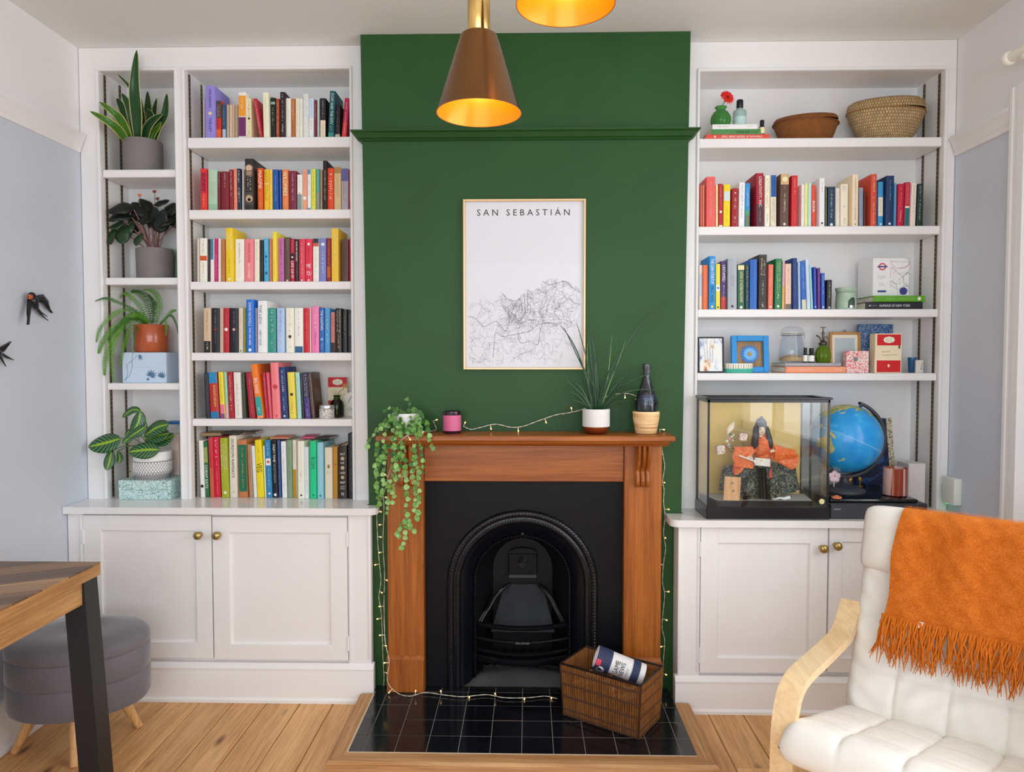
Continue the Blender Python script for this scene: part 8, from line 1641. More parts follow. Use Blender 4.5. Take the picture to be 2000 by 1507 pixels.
for vi, vp in enumerate(vines):
    P_ = []
    for i, (a, b_) in enumerate(vp):
        f = i / (len(vp) - 1)
        Yv = YM - .01 if (b_ < 840) else (CH - .185 - .018 - .01 * rv.random())
        if i == 0 and b_ < 900: Yv = YM
        elif b_ < 840 and a < 850: Yv = YM - .06 * min(1, i / 2) - .02 * rv.random()
        if a < 742: Yv = min(Yv, CH - .075)
        P_.append(PY(a, b_, Yv))
    cur = catmull(P_, 6); part('vine', MB().tube(cur, .0012, 5), M_vine, t)
    for p, tg in along(cur, .0215 if vi < 16 else .014):
        if p.z > zm + h * .9 and abs(p.x - c[0]) < rp * .4 and rv.random() < .3: continue
        for s_ in ((-1, 1) if rv.random() < .5 else (rv.choice((-1, 1)),)):
            q = p + Vector((s_ * rv.uniform(.002, .007), -rv.uniform(.002, .014), rv.uniform(-.004, .006)))
            if q.y > CH - .2 and zm - .05 < q.z < zm + .016: continue
            sc_ = rv.uniform(.65, 1.1); lm = rv.choice((lm1, lm1, lm2, lm3)) if b_ else lm1
            if q.z < zm - .12: lm = rv.choice((lm1, lm2, lm2))
            M = TR(*q) @ RZ(rv.uniform(-.9, .9)) @ RX(rv.uniform(-.7, .35)) @ RY(s_ * rv.uniform(.2, 1.7)) @ Matrix.Scale(sc_, 4)
            inst('leaf', lm, M, t)
# ================================================================== fairy lights
M_cordw = flat('cfc8b4', .5); M_led = emit('fairy_glow', (1.0, .55, .18, 1), 3.0); M_ledc = flat('e4dcc8', .3)
def fairy(name, label, runs, off=3):
    t0 = PYs(runs[0][0]); t = thing(name, t0, label, 'string lights')
    cnt = 0
    for run in runs:
        P_ = [PYs(p) for p in run]; cur = catmull(P_, 6); rf = random.Random(len(run))
        w1 = [p + Vector((.0011 * math.sin(i * 1.1), 0.0, .0011 * math.cos(i * 1.1))) for i, p in enumerate(cur)]; w2 = [p - Vector((.0011 * math.sin(i * 1.1), 0.0, .0011 * math.cos(i * 1.1))) for i, p in enumerate(cur)]
        part('wire', MB().tube(w1, .0009, 5).tube(w2, .0009, 5), M_cordw, t)
        for p, tg in along(cur, .115):
            cnt += 1; a = rf.uniform(0, 2 * PI); side = Vector((math.cos(a), -.25, math.sin(a) * .6 + .1)); side = (side - tg * side.dot(tg)).normalized()
            if p.y > CH - .006: side.y = -abs(side.y) - .3; side.normalize()
            e = p + side * .020
            if e.z < floor_of(e) + .003: e.z = floor_of(e) + .004
            b_ = part('bulb', MB().tube([e - side * .0045, e], [.0026, .0022], 7).ball(e, .0026, 8), M_led, t, ang=60)
            part('bulb_holder', MB().tube([p, e - side * .0045], [.0012, .0022], 6), M_ledc, b_)
def PYs(p): return PY(p[0], p[1], p[2]) if len(p) == 3 else PZ(p[0], p[1], p[3])
def floor_of(p): return hz if (p.y < CH and hx0 < p.x < hx1 and p.z < .5) else (ztm if p.z > ztm - .02 and p.y > CH - .184 else -1)
Ym_ = CH - .03; YW = CH - .004
fairy('fairy_lights', 'warm white fairy lights running along the mantel and down its right side', [
    [(905, 832, Ym_), (920, 838, Ym_), (940, 834, Ym_), (968, 828, Ym_), (998, 834, Ym_), (1022, 832, Ym_), (1050, 822, Ym_), (1085, 810, Ym_), (1110, 806, Ym_), (1140, 798, Ym_), (1170, 780, Ym_), (1200, 770, Ym_), (1226, 768, Ym_), (1246, 775, Ym_ - .0)],
    [(1288, 838, Ym_), (1291, 858, YW), (1292, 872, YW), (1296, 895, YW), (1298, 912, YW), (1294, 940, YW), (1297, 955, YW), (1296, 980, YW), (1299, 1008, YW), (1296, 1040, YW), (1300, 1070, YW), (1296, 1100, YW), (1294, 1135, YW), (1298, 1160, YW), (1295, 1195, YW), (1293, 1225, YW), (1298, 1250, YW), (1296, 1285, YW), (1293, 1320, YW), (1291, 1345, YW)]])
fairy('fairy_lights', 'warm white fairy lights hanging down left of the fireplace and along the hearth', [
    [(846, 822, Ym_), (852, 838, Ym_), (838, 842, Ym_ - .04), (800, 848, CH - .192), (775, 870, CH - .2), (765, 905, CH - .15), (756, 940, CH - .1), (748, 968, YW), (738, 985, YW - .02), (736, 1010, YW), (738, 1060, YW), (741, 1100, YW), (744, 1135, YW), (740, 1165, YW), (744, 1190, YW), (746, 1220, YW), (747, 1250, YW), (748, 1285, YW), (750, 1320, YW), (749, 1340, YW)],
    [(749, 970, YW), (750, 1000, YW), (748, 1060, YW), (751, 1120, YW), (750, 1180, YW), (752, 1250, YL - .016), (760, 1290, YL - .018), (757, 1330, YL - .018), (775, 1352, YL - .025, ), (800, 1359, 0, hz + .007), (830, 1352, 0, hz + .007), (870, 1357, 0, hz + .007), (905, 1360, 0, hz + .007), (950, 1356, 0, hz + .007), (985, 1362, 0, hz + .007), (1030, 1362, 0, hz + .007), (1065, 1359, 0, hz + .007), (1088, 1364, 0, hz + .007)]])
# ================================================================== magazine basket on the hearth
A_, B1, C1 = PZ(1101, 1395, hz), PZ(1246, 1443, hz), PZ(1283, 1388, hz)    # bottom: front-left, front-right, back-right
# top corners stand above, slightly flared
u_ = (B1 - A_); Wb = u_.length; u_.normalize(); v_ = Vector((-u_.y, u_.x, 0)); Db = max(.14, (C1 - B1).dot(v_)); Hb = .20
Db = .185; Wb = Wb
ctr = (A_ + B1) / 2 + v_ * Db / 2
Mb = Matrix(((u_.x, v_.x, 0, ctr.x), (u_.y, v_.y, 0, ctr.y), (0, 0, 1, hz + .0008), (0, 0, 0, 1)))
t = thing('magazine_basket', (ctr.x, ctr.y, hz), 'brown split-cane magazine basket standing on the black hearth tiles', 'basket')
M_cane = wood('brown_cane', '4a2816', 'a8703e', .2, 'Z', 1.0, 0, .3, .6, grain=200); M_rail = flat('4a2a16', .45); M_rimb = flat('1c1512', .4)
zA = zat(1090, 1300, A_.y) - hz
def side_pt(face, s, q):       # s along the side 0..1, q height fraction; flare
    fl = 1 + .07 * q; w2, d2 = Wb / 2 * fl, Db / 2 * fl
    lift = 0.0
    P_ = {'f': (-w2 + 2 * w2 * s, -d2), 'b': (-w2 + 2 * w2 * s, d2), 'l': (-w2, -d2 + 2 * d2 * s), 'r': (w2, -d2 + 2 * d2 * s)}[face]
    hh = Hb
    return Mb @ Vector((P_[0], P_[1], hh * q))
for face, n_ in (('f', 34), ('b', 34), ('l', 20), ('r', 20)):
    m = MB()
    for k in range(n_):
        s = (k + .5) / n_; rr = Wb / n_ * .40
        m.tube([side_pt(face, s, q) for q in (.0, .35, .7, 1.0)], rr, 5)
    sp = part('cane_panel', m, M_cane, t, ang=60, kind='stuff')
    m = MB(); nrm = {'f': -v_, 'b': v_, 'l': -u_, 'r': u_}[face]
    for q in (.03, .13, .38, .62, .86):
        for off in (.004, ):
            m.tube([side_pt(face, 0, q) + nrm * off, side_pt(face, 1, q) + nrm * off], .0022, 5)
            m.tube([side_pt(face, 0, q + .018) + nrm * off, side_pt(face, 1, q + .018) + nrm * off], .0018, 5)
    part('binding_cane', m, M_rail, t, ang=60)
m = MB()
for face in 'fblr': m.tube([side_pt(face, 0, 1.0), side_pt(face, 1, 1.0)], .0045, 6)
part('rim', m, M_rimb, t, ang=60)
m = MB()
for face, s in (('f', 0), ('f', 1), ('b', 0), ('b', 1)): m.tube([side_pt(face, s, q) for q in (0, .5, 1)], .005, 6)
part('corner_post', m, flat('3a2216', .4), t, ang=60)
part('basket_floor', MB().box(-Wb / 2 + .004, Wb / 2 - .004, -Db / 2 + .004, Db / 2 - .004, .001, .006).xf(Mb), M_rail, t)
# magazine lying inside, and a rolled newspaper
Mi = Mb @ TR(-.02, .0, .0)
t2 = solo('magazine', MB().box(-Wb / 2 + .03, Wb / 2 - .03, -Db / 2 + .012, Db / 2 - .012, 0, .012, c=.001).xf(Mb @ TR(0, -.004, Hb * .58)), swirl('photo_magazine_cover', 'd6c6a0', '3a3026', 9, 1.0, .44, .56, 'a88a5c'), 'cream and brown picture magazine lying inside the cane basket', 'magazine')
solo('magazine', MB().box(-Wb / 2 + .02, Wb / 2 - .02, -Db / 2 + .014, Db / 2 - .014, 0, Hb * .58 - .008, c=.001).xf(Mb @ TR(0, -.002, .0065)), flat('3c3430', .5), 'thick dark magazine bundle filling the lower part of the cane basket', 'magazine')
YN = (Mb @ Vector((0, 0, 0))).y
p0, p1 = PY(1168, 1283, YN + .0), PY(1256, 1318, YN - .02)
ax = (p1 - p0); Ln = ax.length; ax.normalize(); rN = .043
zq = ax; xq = ax.cross(Vector((0, 0, 1))).normalized(); yq = zq.cross(xq)
Mn = Matrix(((xq.x, yq.x, zq.x, p0.x), (xq.y, yq.y, zq.y, p0.y), (xq.z, yq.z, zq.z, p0.z), (0, 0, 0, 1)))
t = thing('rolled_newspaper', p0, 'rolled navy and white newspaper leaning out of the cane basket', 'newspaper')
def roll(z0, z1, mat, name, parent, r=rN, turns=2.2):
    loops = []
    for z in (z0, z1): loops.append([Mn @ Vector(((r - .004 * a / (2 * PI)) * math.cos(a + 2.2), (r - .004 * a / (2 * PI)) * math.sin(a + 2.2), z)) for a in [2 * PI * turns * k / 80 for k in range(81)]])
    return part(name, MB().loft(loops), mat, parent, ang=60, solid=.0008)
M_nav = flat('2c3656', .6); M_np = flat('e6e6ea', .7)
roll(-.01, Ln + .0, M_np, 'paper_roll', t)
def wrap(z0, z1, mat, name, rr): 
    loops = [[Mn @ Vector((rr * math.cos(a), rr * math.sin(a), z)) for a in [2 * PI * k / 48 for k in range(49)]] for z in (z0, z1)]
    return part(name, MB().loft(loops), mat, t, ang=60)
wrap(-.008, Ln * .27, M_nav, 'navy_band', rN + .0012); wrap(Ln * .72, Ln * .88, M_nav, 'navy_band', rN + .0012)
def on_roll(mb, txt, zc, ang0, w_, h_, spc=None):
    vs, fs = text_mesh(txt); x0 = min(v[0] for v in vs); x1 = max(v[0] for v in vs); y0 = min(v[1] for v in vs); y1 = max(v[1] for v in vs)
    out = []
    for (x, y) in vs:
        a = ang0 - ((x - (x0 + x1) / 2) / (x1 - x0) * w_) / rN; z = zc - ((y - (y0 + y1) / 2) / (y1 - y0) * h_) * -1 * -1
        out.append(Mn @ Vector(((rN + .0018) * math.cos(a), (rN + .0018) * math.sin(a), z)))
    mb.add(out, fs)
# direction on the roll that faces the camera / upward
camv = (Mn.inverted() @ Vector((0, 0, CZ))); aC = math.atan2(camv.y, camv.x)
m = MB(); on_roll(m, 'GAME', Ln * .40, aC + .25, .052, .018); on_roll(m, 'NEWS', Ln * .52, aC + .25, .052, .018); part('headline', m, flat('2a2a2e', .6), t, smooth=False)
m = MB(); on_roll(m, 'NO.4', Ln * .62, aC + .5, .012, .006); 
m = MB()
for k in range(3): marks(m, Mn @ RZ(aC + .3 - PI / 2 + k * .0) @ TR(0, rN + .0018, Ln * (.62 + .012 * k)) @ RY(0), .03, .006, 0, 1, random.Random(k))
part('small_print', m, flat('55555c', .6), t, smooth=False)
def patch(z0, z1, a0, a1, mat, name):
    loops = [[Mn @ Vector(((rN + .002) * math.cos(a0 + (a1 - a0) * k / 10), (rN + .002) * math.sin(a0 + (a1 - a0) * k / 10), z)) for k in range(11)] for z in (z0, z1)]; part(name, MB().loft(loops), mat, t, ang=60)
patch(-.006, .012, aC + .1, aC + .65, flat('d8405c', .6), 'red_patch')
e_ = []
for k in range(24): q = 2 * PI * k / 24; a = aC + 1.05 + .42 * math.cos(q); e_.append(Mn @ Vector(((rN + .002) * math.cos(a), (rN + .002) * math.sin(a), Ln * .1 + .014 * math.sin(q))))
part('white_oval', MB().add(e_, [tuple(range(24))]), M_np, t, smooth=False)
# ================================================================== dining table (far corner in view)
TZ = .76; Cn = PZ(196, 1096.5, TZ)
tx1, ty1 = Cn.x, Cn.y; tx0, ty0 = XL + .012, ty1 - 1.35
t = thing('dining_table', (tx1 - .3, ty1 - .6, 0), 'rustic brown wooden table with black angled steel legs, at left edge', 'table')
M_tt = wood('rustic_tabletop', '4a3424', '96714e', .38, 'X', .9, .35, .35, .4, grain=12); M_te = wood('rustic_edge', '9a6c3e', 'c69a62', .5, 'Y', .9, .5, .1, .35, grain=16)
nb = 9; yb = [ty1 - .0 - (ty1 - ty0) * k / nb for k in range(nb + 1)]; rt = random.Random(2)
nbr = 10; Ltt = ty1 - ty0
# boards run diagonally across the top as in the photo: strips at an angle, clipped to the top
import itertools
def clip(poly, f):
    out = []
    for a, b_ in zip(poly, poly[1:] + poly[:1]):
        fa, fb = f(a), f(b_)
        if fa >= 0: out.append(a)
        if fa * fb < 0: q = fa / (fa - fb); out.append((a[0] + (b_[0] - a[0]) * q, a[1] + (b_[1] - a[1]) * q))
    return out
ang = math.radians(28); dvec = (math.cos(ang), math.sin(ang)); nvec = (-dvec[1], dvec[0]); sw = .105
rect = [(tx0, ty0), (tx1, ty0), (tx1, ty1), (tx0, ty1)]; pr_ = [p[0] * nvec[0] + p[1] * nvec[1] for p in rect]; k0 = min(pr_)
M_bd = []
for q in range(4):
    M_bd.append(wood(f'tabletop_board_{q}', ('4a3222', '5e4028', '3c2a1e', '6e4c30')[q], ('8a6442', 'a07a50', '7a5a40', 'b08a5c')[q], .36, 'X', .9, .25, .2, .4, grain=14))
k = 0
while k0 + k * sw < max(pr_):
    lo, hi = k0 + k * sw + .0006, k0 + (k + 1) * sw - .0006
    pl = clip(clip(rect, lambda p: p[0] * nvec[0] + p[1] * nvec[1] - lo), lambda p: hi - (p[0] * nvec[0] + p[1] * nvec[1]))
    if len(pl) > 2:
        ca = TR(0, 0, 0) @ RZ(ang); inv = ca.inverted(); m = MB()
        pl2 = [inv @ Vector((p[0], p[1], 0)) for p in pl]; m.prism([(p.x, p.y) for p in pl2], 'z', TZ - .006, TZ - rt.uniform(0, .0004))
        o = part('board', m, M_bd[(k * 7) % 4], t, smooth=False); o.matrix_basis = ca
    k += 1
part('tabletop', MB().box(tx0, tx1, ty0, ty1, TZ - .042, TZ - .0065, c=.001), M_te, t)
part('apron', MB().box(tx1 - .03, tx1 - .012, ty0 + .03, ty1 - .055, TZ - .115, TZ - .0425, c=.001).box(tx0 + .03, tx1 - .03, ty1 - .05, ty1 - .03, TZ - .115, TZ - .0425, c=.001), M_te, t)
M_blks = flat('1d1e22', .4)
def leg(xt, yt, xb_, yb_, sx=.034, sy=.07):
    m = MB(); vs = []
    for (x, y, z) in ((xb_, yb_, 0.0), (xt, yt, TZ - .0425)): vs += [(x - sx, y - sy / 2, z), (x + sx, y - sy / 2, z), (x + sx, y + sy / 2, z), (x - sx, y + sy / 2, z)]
    m.add(vs, [(0, 1, 5, 4), (1, 2, 6, 5), (2, 3, 7, 6), (3, 0, 4, 7), (0, 3, 2, 1), (4, 5, 6, 7)]); return m
lt_ = PY(177, 1150, ty1 - .04); lb = PY(201, 1500, ty1 - .04)
part('leg', leg(tx1 - .040, ty1 - .045, tx1 + .005, ty1 - .045), M_blks, t, smooth=False)
part('leg', leg(tx1 - .040, ty0 + .045, tx1 + .005, ty0 + .045), M_blks, t, smooth=False)
part('leg', leg(tx0 + .05, ty1 - .045, tx0 + .04, ty1 - .045), M_blks, t, smooth=False)
part('leg', leg(tx0 + .05, ty0 + .045, tx0 + .04, ty0 + .045), M_blks, t, smooth=False)
# ================================================================== velvet storage stool
M_vel = paint('grey_velvet', '6b6a70', .85, .4, 25, .16, .25)
m_ = M_vel; m_.node_tree.nodes['Principled BSDF'].inputs['Sheen Weight'].default_value = .5; m_.node_tree.nodes['Principled BSDF'].inputs['Sheen Roughness'].default_value = .4
f1, f2, f3 = PZ(145, 1497, 0), PZ(272, 1418, 0), PZ(28, 1468, 0)
sc_ = Vector(((f2.x + f3.x) / 2 + .0, (f2.y + f3.y) / 2 + .035, 0)); sc_ = Vector((-1.648, 2.565, 0))
t = thing('storage_stool', sc_, 'oval grey velvet storage stool on pale wooden legs, behind the table', 'stool')
RX_, RY_ = .236, .195; za, zs1, zs2, zt_ = .165, .275, .365, .425
Mo = TR(*sc_) @ RZ(.22)
def ov(prof): return MB().lathe([(q, z) for q, z in prof], (0, 0, 0), 56, sx=RX_, sy=RY_).xf(Mo)
part('lower_drum', ov([(.9, za), (.97, za + .004), (1.0, za + .02), (1.0, zs1 - .006), (.985, zs1), (0, zs1)]), M_vel, t, ang=50)
part('upper_drum', ov([(0, zs1 + .001), (.985, zs1 + .001), (1.0, zs1 + .006), (1.0, zs2 - .005), (.985, zs2), (0, zs2)]), M_vel, t, ang=50)
part('seat_pad', ov([(0, zs2 + .001), (.985, zs2 + .001), (1.005, zs2 + .008), (1.0, zs2 + .03), (.97, zt_ - .018), (.9, zt_ - .006), (.6, zt_), (.1, zt_ - .001), (.03, zt_ - .008), (0, zt_ - .009)]), M_vel, t, ang=50)
part('button', MB().lathe([(.014, zt_ - .006), (.012, zt_ - .001), (0, zt_ + .001)], (sc_.x, sc_.y, 0), 18), M_vel, t, ang=60)
M_leg = wood('pale_beech_leg', 'c08c54', 'e0b47c', .4, 'Z', 1.0, 0, .08, .4)
for (px, py) in ((145, 1497), (272, 1418), (28, 1468), (150, 1400)):
    ft = PZ(px, py, 0); ft.z = 0; d = (sc_ - ft); top = ft + d * .38; top.z = za + .002
    part('leg', MB().tube([(ft.x, ft.y, 0.0), ft.lerp(top, .5), top], [.0135, .018, .023], 18), M_leg, t, ang=60)
# ================================================================== wall swallows
M_bird = flat('14151f', .2, spec=.6)
def swallow(label, wing_l, wing_r, tails, body, head, beak, X=XL):
    def q(px, py, o=.0): return PX(px, py, X + o)
    c_ = q(*body[1]); t = thing('wall_swallow', q(body[1][0], body[1][1]), label, 'ornament', 'ceramic swallows on the left wall')
    P_ = [q(a, b_, .022) for a, b_ in body]; cur = catmull(P_, 5)
    part('body', MB().tube(cur, [.006 + .011 * math.sin(PI * (i / (len(cur) - 1)) ** .8) for i in range(len(cur))], 12), M_bird, t, ang=80)
    def fin(pts, th, base_o, tip_o, name):
        # pts: outline centre line with widths in the wall plane
        loops = []; N = len(pts)
        for i, (a, b_, w_) in enumerate(pts):
            o = base_o + (tip_o - base_o) * i / (N - 1); p = q(a, b_, o); a2, b2 = (pts[min(i + 1, N - 1)][0] - pts[max(i - 1, 0)][0], pts[min(i + 1, N - 1)][1] - pts[max(i - 1, 0)][1])
            L = math.hypot(a2, b2); e = q(a - b2 / L * 10, b_ + a2 / L * 10, o); nn = (e - p).normalized()
            loops.append([p + nn * w_, p + Vector((th, 0, 0)), p - nn * w_, p - Vector((th, 0, 0))])
        part(name, MB().loft(loops, closed=True), M_bird, t, ang=70)
    fin(wing_l, .006, .022, .05, 'wing'); fin(wing_r, .006, .022, .012, 'wing')
    for tl in tails: fin(tl, .003, .018, .012, 'tail')
    hp = q(head[0], head[1], .03); hd = part('head', MB().ball(hp, .0155, 14, sc=(.9, 1, 1)), M_bird, t, ang=80)
    th_ = q(head[0] - 3.5, head[1] + 1.5, .034); part('throat', MB().ball(th_, .0105, 12), flat('a8562c', .3), hd, ang=80, label='russet throat')
    bk = q(beak[0], beak[1], .036); part('beak', MB().tube([q(head[0] - 4, head[1], .034), bk], [.004, .0006], 7), flat('2a2420', .4), hd)
    part('hanger', MB().tube([q(body[1][0], body[1][1], .0), q(body[1][0], body[1][1], .016)], .004, 8), M_bird, t)
swallow('glossy black ceramic swallow with russet throat, nearer the bookcase, on left wall', [(58, 583, .012), (57, 597, .014), (56, 612, .012), (55.5, 624, .007), (54.5, 634, .001)], [(70, 584, .013), (82, 582, .018), (90, 590, .018), (95, 602, .010), (101, 611, .001)], [[(72, 600, .006), (80, 610, .005), (93, 618, .001)], [(70, 602, .006), (80, 614, .005), (94, 626, .001)]], [(63, 578), (66, 590), (72, 604)], (62, 578), (54, 580))
swallow('glossy black ceramic swallow cut by the left edge, lower on left wall', [(-4, 684, .014), (6, 680, .013), (14, 673, .008), (20.5, 666.5, .001)], [(-20, 688, .016), (-32, 695, .014), (-42, 705, .008), (-50, 715, .001)], [[(3, 690, .006), (14, 697, .005), (27.5, 703, .001)], [(0, 694, .007), (5, 704, .006), (11, 715, .001)]], [(-18, 676), (-9, 684), (2, 693)], (-21, 673), (-29, 672))
# ================================================================== fittings on the right wall
p = PX(1865, 955, XR); t = thing('wall_sensor', p, 'small white plastic box with green light on the right wall', 'sensor')
ya, yb_ = PX(1880, 955, XR).y, PX(1850, 955, XR).y; ya = min(ya, 2.99); z0, z1 = PX(1865, 983, XR).z, PX(1865, 931, XR).z
part('housing', MB().box(XR - .035, XR, ya, max(yb_ - .02, ya + .055), z0, z1, c=.006), flat('d9dcd4', .4), t)
part('indicator', MB().box(XR - .02, XR - .004, max(yb_ - .02, ya + .055) - .014, max(yb_ - .02, ya + .055) - .004, z0 - .006, z0 + .001), emit('green_led', (.1, .9, .2, 1), 1.2), t)
p = PX(1969, 116, XR - .07); t = thing('curtain_pole', (XR, p.y, p.z), 'cream curtain pole with rounded end above the right-hand window', 'curtain pole')
M_crm = paint('cream_paint', 'e8e2d6', .4, .05, 40, .02)
part('pole', MB().tube([(XR - .07, p.y - .02, p.z), (XR - .07, -.4, p.z)], .017, 20), M_crm, t)
part('end_cap', MB().lathe([(.0175, 0), (.024, .004), (.026, .014), (.024, .024), (.0, .026)], (XR - .07, p.y - .02, p.z), 24, M=RX(-PI / 2)), M_crm, t, ang=60)
part('bracket', MB().box(XR - .075, XR - .0005, p.y - .09, p.y - .07, p.z - .028, p.z - .012, c=.003).box(XR - .008, XR - .0005, p.y - .105, p.y - .055, p.z - .07, p.z + .05, c=.003), M_crm, t)
part('pole_ring', MB().tube([(XR - .07 + .022 * math.cos(a), p.y - .12, p.z + .022 * math.sin(a)) for a in [2 * PI * k / 24 for k in range(25)]], .003, 6), M_crm, t, ang=60)
# ================================================================== armchair (bent-wood frame, white quilted cushion) and throw
aCh = math.radians(42); Wv = Vector((math.cos(aCh), -math.sin(aCh), 0)); Fv = Vector((-math.sin(aCh), -math.cos(aCh), 0)); Zv = Vector((0, 0, 1))
J0 = Vector((.958, 2.174, .33)); CW = .56
def cp(w_, f_, z_): return J0 + Wv * w_ + Fv * f_ + Vector((0, 0, z_ - J0.z))
ch = thing('armchair', cp(.28, .2, 0), 'bent-wood armchair with white quilted cushion under an orange throw', 'chair')
M_birch = wood('birch_veneer', 'dfbd8a', 'e9cca2', .38, 'Y', .8, 0, .05, .4, grain=10); M_cush = paint('white_cotton', 'dddbd4', .85, .35, 30, .03, .2)
def ribbon(pts, wd, th, w_c):
    """laminated strip following pts (f, z) in the side plane at w_c"""
    cur = catmull([Vector((p[0], 0, p[1])) for p in pts], 8); loops = []; N = len(cur)
    for i, p in enumerate(cur):
        tg = (cur[min(i + 1, N - 1)] - cur[max(i - 1, 0)]).normalized(); nn = Vector((-tg.z, 0, tg.x)) * th / 2
        loops.append([cp(w_c + s_ * wd / 2, p.x + k_ * nn.x, p.z + k_ * nn.z) for s_, k_ in ((-1, -1), (1, -1), (1, 1), (-1, 1))])
    m = MB().loft(loops, closed=True); m.add(loops[0], [(0, 1, 2, 3)]); m.add(loops[-1], [(3, 2, 1, 0)]); return m
arm_path = [(-.125, .648), (-.08, .60), (-.03, .568), (.06, .558), (.18, .552), (.30, .545), (.36, .52), (.392, .46), (.402, .37), (.40, .2), (.39, .06), (.36, .02), (.28, .013), (-.05, .013), (-.35, .013)]
for wc_ in (-.012, CW + .012):
    part('arm_frame', ribbon(arm_path, .062, .024, wc_), M_birch, ch, ang=40)
    part('support_strip', ribbon([(.38, .28), (.3, .27), (.1, .25), (-.05, .26), (-.12, .4), (-.2, .62), (-.27, .84)], .05, .02, wc_ + (.06 if wc_ < 0 else -.06)), M_birch, ch, ang=40)
for f_, z_ in ((.42, .285), (-.02, .245), (-.26, .82), (-.28, .03)): part('cross_rail', MB().tube([cp(.02, f_, z_), cp(CW - .02, f_, z_)], .014, 12), M_birch, ch, ang=60)
rec = math.radians(17); Bv = (-Fv * math.sin(rec) + Zv * math.cos(rec)); Nv = (Fv * math.cos(rec) + Zv * math.sin(rec))     # up the back, out of the back
BL_ = .64
def pillow(u, v, nu_, nv_, amp, e=.16):
    a = abs(math.sin(PI * u * nu_)) ** .3 if 0 < u < 1 else 0; b_ = abs(math.sin(PI * v * nv_)) ** .35 if 0 < v < 1 else 0
    ed = min(1, min(u, 1 - u) / e * 1.0 + .0) ; ed2 = min(1, min(v, 1 - v) / e)
    return amp * (.45 * a + .25 * b_) + .0
rw = random.Random(4)
def wr(u, v, s=1.0): return .0025 * s * math.sin(u * 31 + 4 * math.sin(v * 9)) * math.sin(v * 23 + 3 * math.sin(u * 11)) + .002 * s * math.sin(v * 60 + 6 * math.sin(u * 7))
def cushion(name, P, nu=60, nv=60, amp=.03, seams=(4, 5), th=.05, parent=ch, mat=None, wrs=1.0, rd=5, rc=.035):
    """closed quilted pad: P(u, v) -> point on its mid plane, N its outward normal"""
    vs = []; fs = []
    for L_ in (0, 1):
        for j in range(nv + 1):
            for i in range(nu + 1):
                u, v = i / nu, j / nv; a, b_ = 2 * u - 1, 2 * v - 1; p, nrm = P(.5 + a * (1 - rc * b_ ** 10) / 2, .5 + b_ * (1 - rc * 1.6 * a ** 10) / 2); ex = min(u, 1 - u) * nu / (5 * 5 / rd if rd < 5 else 5) * (1 if rd == 5 else 1); ey = min(v, 1 - v) * nv / (5 if rd == 5 else nv / rd); r_ = min(1, ex) , min(1, ey)
                e = math.sqrt(max(0, 1 - (1 - r_[0]) ** 2)) * math.sqrt(max(0, 1 - (1 - r_[1]) ** 2))
                if L_ == 0: d = th / 2 * e + e * (pillow(u, v, seams[0], seams[1], amp) + wr(u, v, wrs))
                else: d = -th / 2 * e
                vs.append(p + nrm * d)
    n1 = (nu + 1) * (nv + 1)
    for L_ in (0, 1):
        for j in range(nv):
            for i in range(nu): a = L_ * n1 + j * (nu + 1) + i; fs.append((a, a + 1, a + nu + 2, a + nu + 1))
    b = bmesh.new(); V = [b.verts.new(v) for v in vs]
    for f in fs: b.faces.new([V[i] for i in f])
    bmesh.ops.remove_doubles(b, verts=b.verts, dist=1e-5); m = MB().bm(b); return part(name, m, mat or M_cush, parent, ang=80)
def backP(u, v):
    taper = 1 - .02 * v; w_ = CW * (.5 + (u - .5) * taper); return J0 + Wv * w_ + Bv * (BL_ * v) + Nv * (-.035 + .02 * (1 - v) ** 2 - .012 * math.sin(PI * v)), Nv
def seatP(u, v):            # v from the back to the front
    L = .47; z_ = .02 + .115 * v - .05 * max(0, v - .85) ** 1.0 * 3; w_ = CW * (.5 + (u - .5) * (1 + .05 * v)); return J0 + Wv * w_ + Fv * (.0 + L * v) + Zv * (z_ - .03), (Zv * .97 - Fv * .2).normalized()
cushion('back_cushion', backP, 72, 80, .028, (4, 4), .06)
cushion('seat_cushion', seatP, 72, 60, .03, (4, 3), .075, wrs=.3)
def headP(u, v): w_ = .004 + (CW + .004) * u; return J0 + Wv * w_ + Bv * (BL_ * .70 + BL_ * .325 * v) + Nv * (.0), Nv
cushion('head_cushion', headP, 60, 24, .008, (1, 1), .095, wrs=.4, rd=2.6, rc=.05)
# throw draped over the top of the chair back
M_thr, bT = base('orange_wool', hexc('c4641a'), .95, spec=.15); bT.inputs['Sheen Weight'].default_value = .6; bT.inputs['Sheen Roughness'].default_value = .6
bT.inputs['Sheen Tint'].default_value = hexc('e8944a'); vT = texco(M_thr, 'Object'); fT = noise(M_thr, vT, 330, 3, .7, .4); fT2 = noise(M_thr, vT, 30, 4, .6)
mx_ = mth(M_thr, 'ADD', mth(M_thr, 'MULTIPLY', fT, .75), mth(M_thr, 'MULTIPLY', fT2, .3)); M_thr.node_tree.links.new(ramp(M_thr, mx_, [(.36, hexc('a84c10')), (.5, hexc('c4661c')), (.66, hexc('dc8032'))]), bT.inputs['Base Color']); bump(M_thr, bT, fT, .8, .004)
th = thing('throw_blanket', J0 + Wv * .35 + Bv * .5, 'fringed burnt-orange wool throw draped over the armchair back', 'blanket')
w0_, w1_ = .14, CW + .03
Lf = .265; topB = BL_ * 1.025; ro = .062
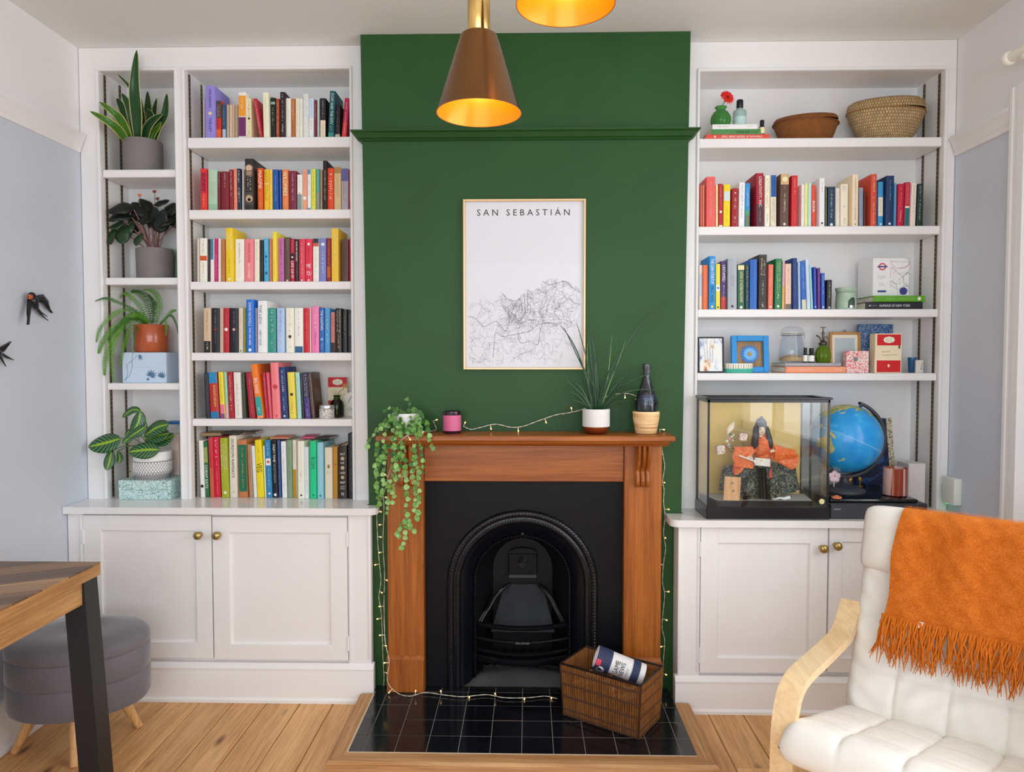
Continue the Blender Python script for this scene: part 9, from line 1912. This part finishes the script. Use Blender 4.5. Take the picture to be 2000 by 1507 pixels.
def throwP(u, v):
    """v: 0 front hem .. 1 back hem, over the top"""
    w_ = w0_ + (w1_ - w0_) * u; s = v * (Lf + PI * ro + .30); skew = -.03 * (1 - u) * (1 - v)
    hem = .0
    fold = .006 * math.sin(u * 19 + v * 3) * min(1, v * 3 + .3) + .012 * math.exp(-((u - .52) / .05) ** 2) * math.exp(-((v - .5) / .12) ** 2)
    if s < Lf: b_, n_ = topB - ro - Lf + s + .0, ro + .004
    elif s < Lf + PI * ro: a = (s - Lf) / ro; b_, n_ = topB - ro + ro * math.sin(a), ro * math.cos(a) + .004 * math.cos(a)
    else: b_, n_ = topB - ro - (s - Lf - PI * ro), -ro - .004
    bump_ = .003 * math.sin(w_ * 70 + v * 21) * math.sin(v * 37 + w_ * 40)
    return J0 + Wv * (w_ + skew + .004 * math.sin(v * 20)) + Bv * b_ + Nv * ((n_ + .006) + (fold + bump_) * max(-1, min(1, n_ / ro)) + .004)
part('blanket', MB().grid(throwP, 90, 110), M_thr, th, ang=80, solid=.008)
# fluffy nap
nap = MB(); rn = random.Random(12)
for k in range(14000):
    u, v = rn.random(), rn.uniform(0, .62); p = throwP(u, v); p2 = throwP(min(1, u + .004), v); p3 = throwP(u, min(1, v + .004)); n_ = (p2 - p).cross(p3 - p)
    if n_.length < 1e-9: continue
    n_.normalize(); 
    if n_.dot(Nv) < 0 and v < .4: n_ = -n_
    d = (n_ + Vector((rn.gauss(0, .8), rn.gauss(0, .8), rn.gauss(0, .8)))).normalized(); s_ = d.orthogonal().normalized() * .0004; o = p + n_ * .004
    nap.add([o - s_, o + s_, o + d * rn.uniform(.003, .007)], [(0, 1, 2)])
part('wool_nap', nap, M_thr, th, smooth=False, kind='stuff')
nt = 20; M_tas = paint('orange_yarn', 'b8651f', .9, .5, 200, .2, .1)
for k in range(nt):
    u = (k + .3) / (nt - .4); p = throwP(min(1, max(0, u)), 0.0); m = MB(); rr_ = random.Random(k); pass
    for j in range(15):
        q = p + Nv * .004 + Wv * (.0016 * (j - 7)); pts = [q]; Lt = rr_.uniform(.10, .15); dx_ = rr_.gauss(0, .10) - .08
        for i in range(1, 6):
            f = i / 5; pts.append(p - Bv * (Lt * f) + Wv * (dx_ * Lt * f + .0016 * (j - 7) * max(.25, abs(1 - 2 * f)) + .004 * math.sin(f * 7 + j)) + Nv * (-.028 * f + .012 + .006 * math.sin(j * 2 + f * 4)))
        m.tube(pts, [.0026, .0025, .0023, .002, .0016, .0008], 4)
    part('tassel', m, M_tas, th, ang=60)
p = throwP(.2, 0.0) - Bv * .006 + Nv * .006; part('care_label', MB().box(-.011, .011, -.0006, .0006, -.012, .006).xf(TR(*p) @ RZ(-aCh) @ RX(-rec)), flat('e8e8ea', .6), th)
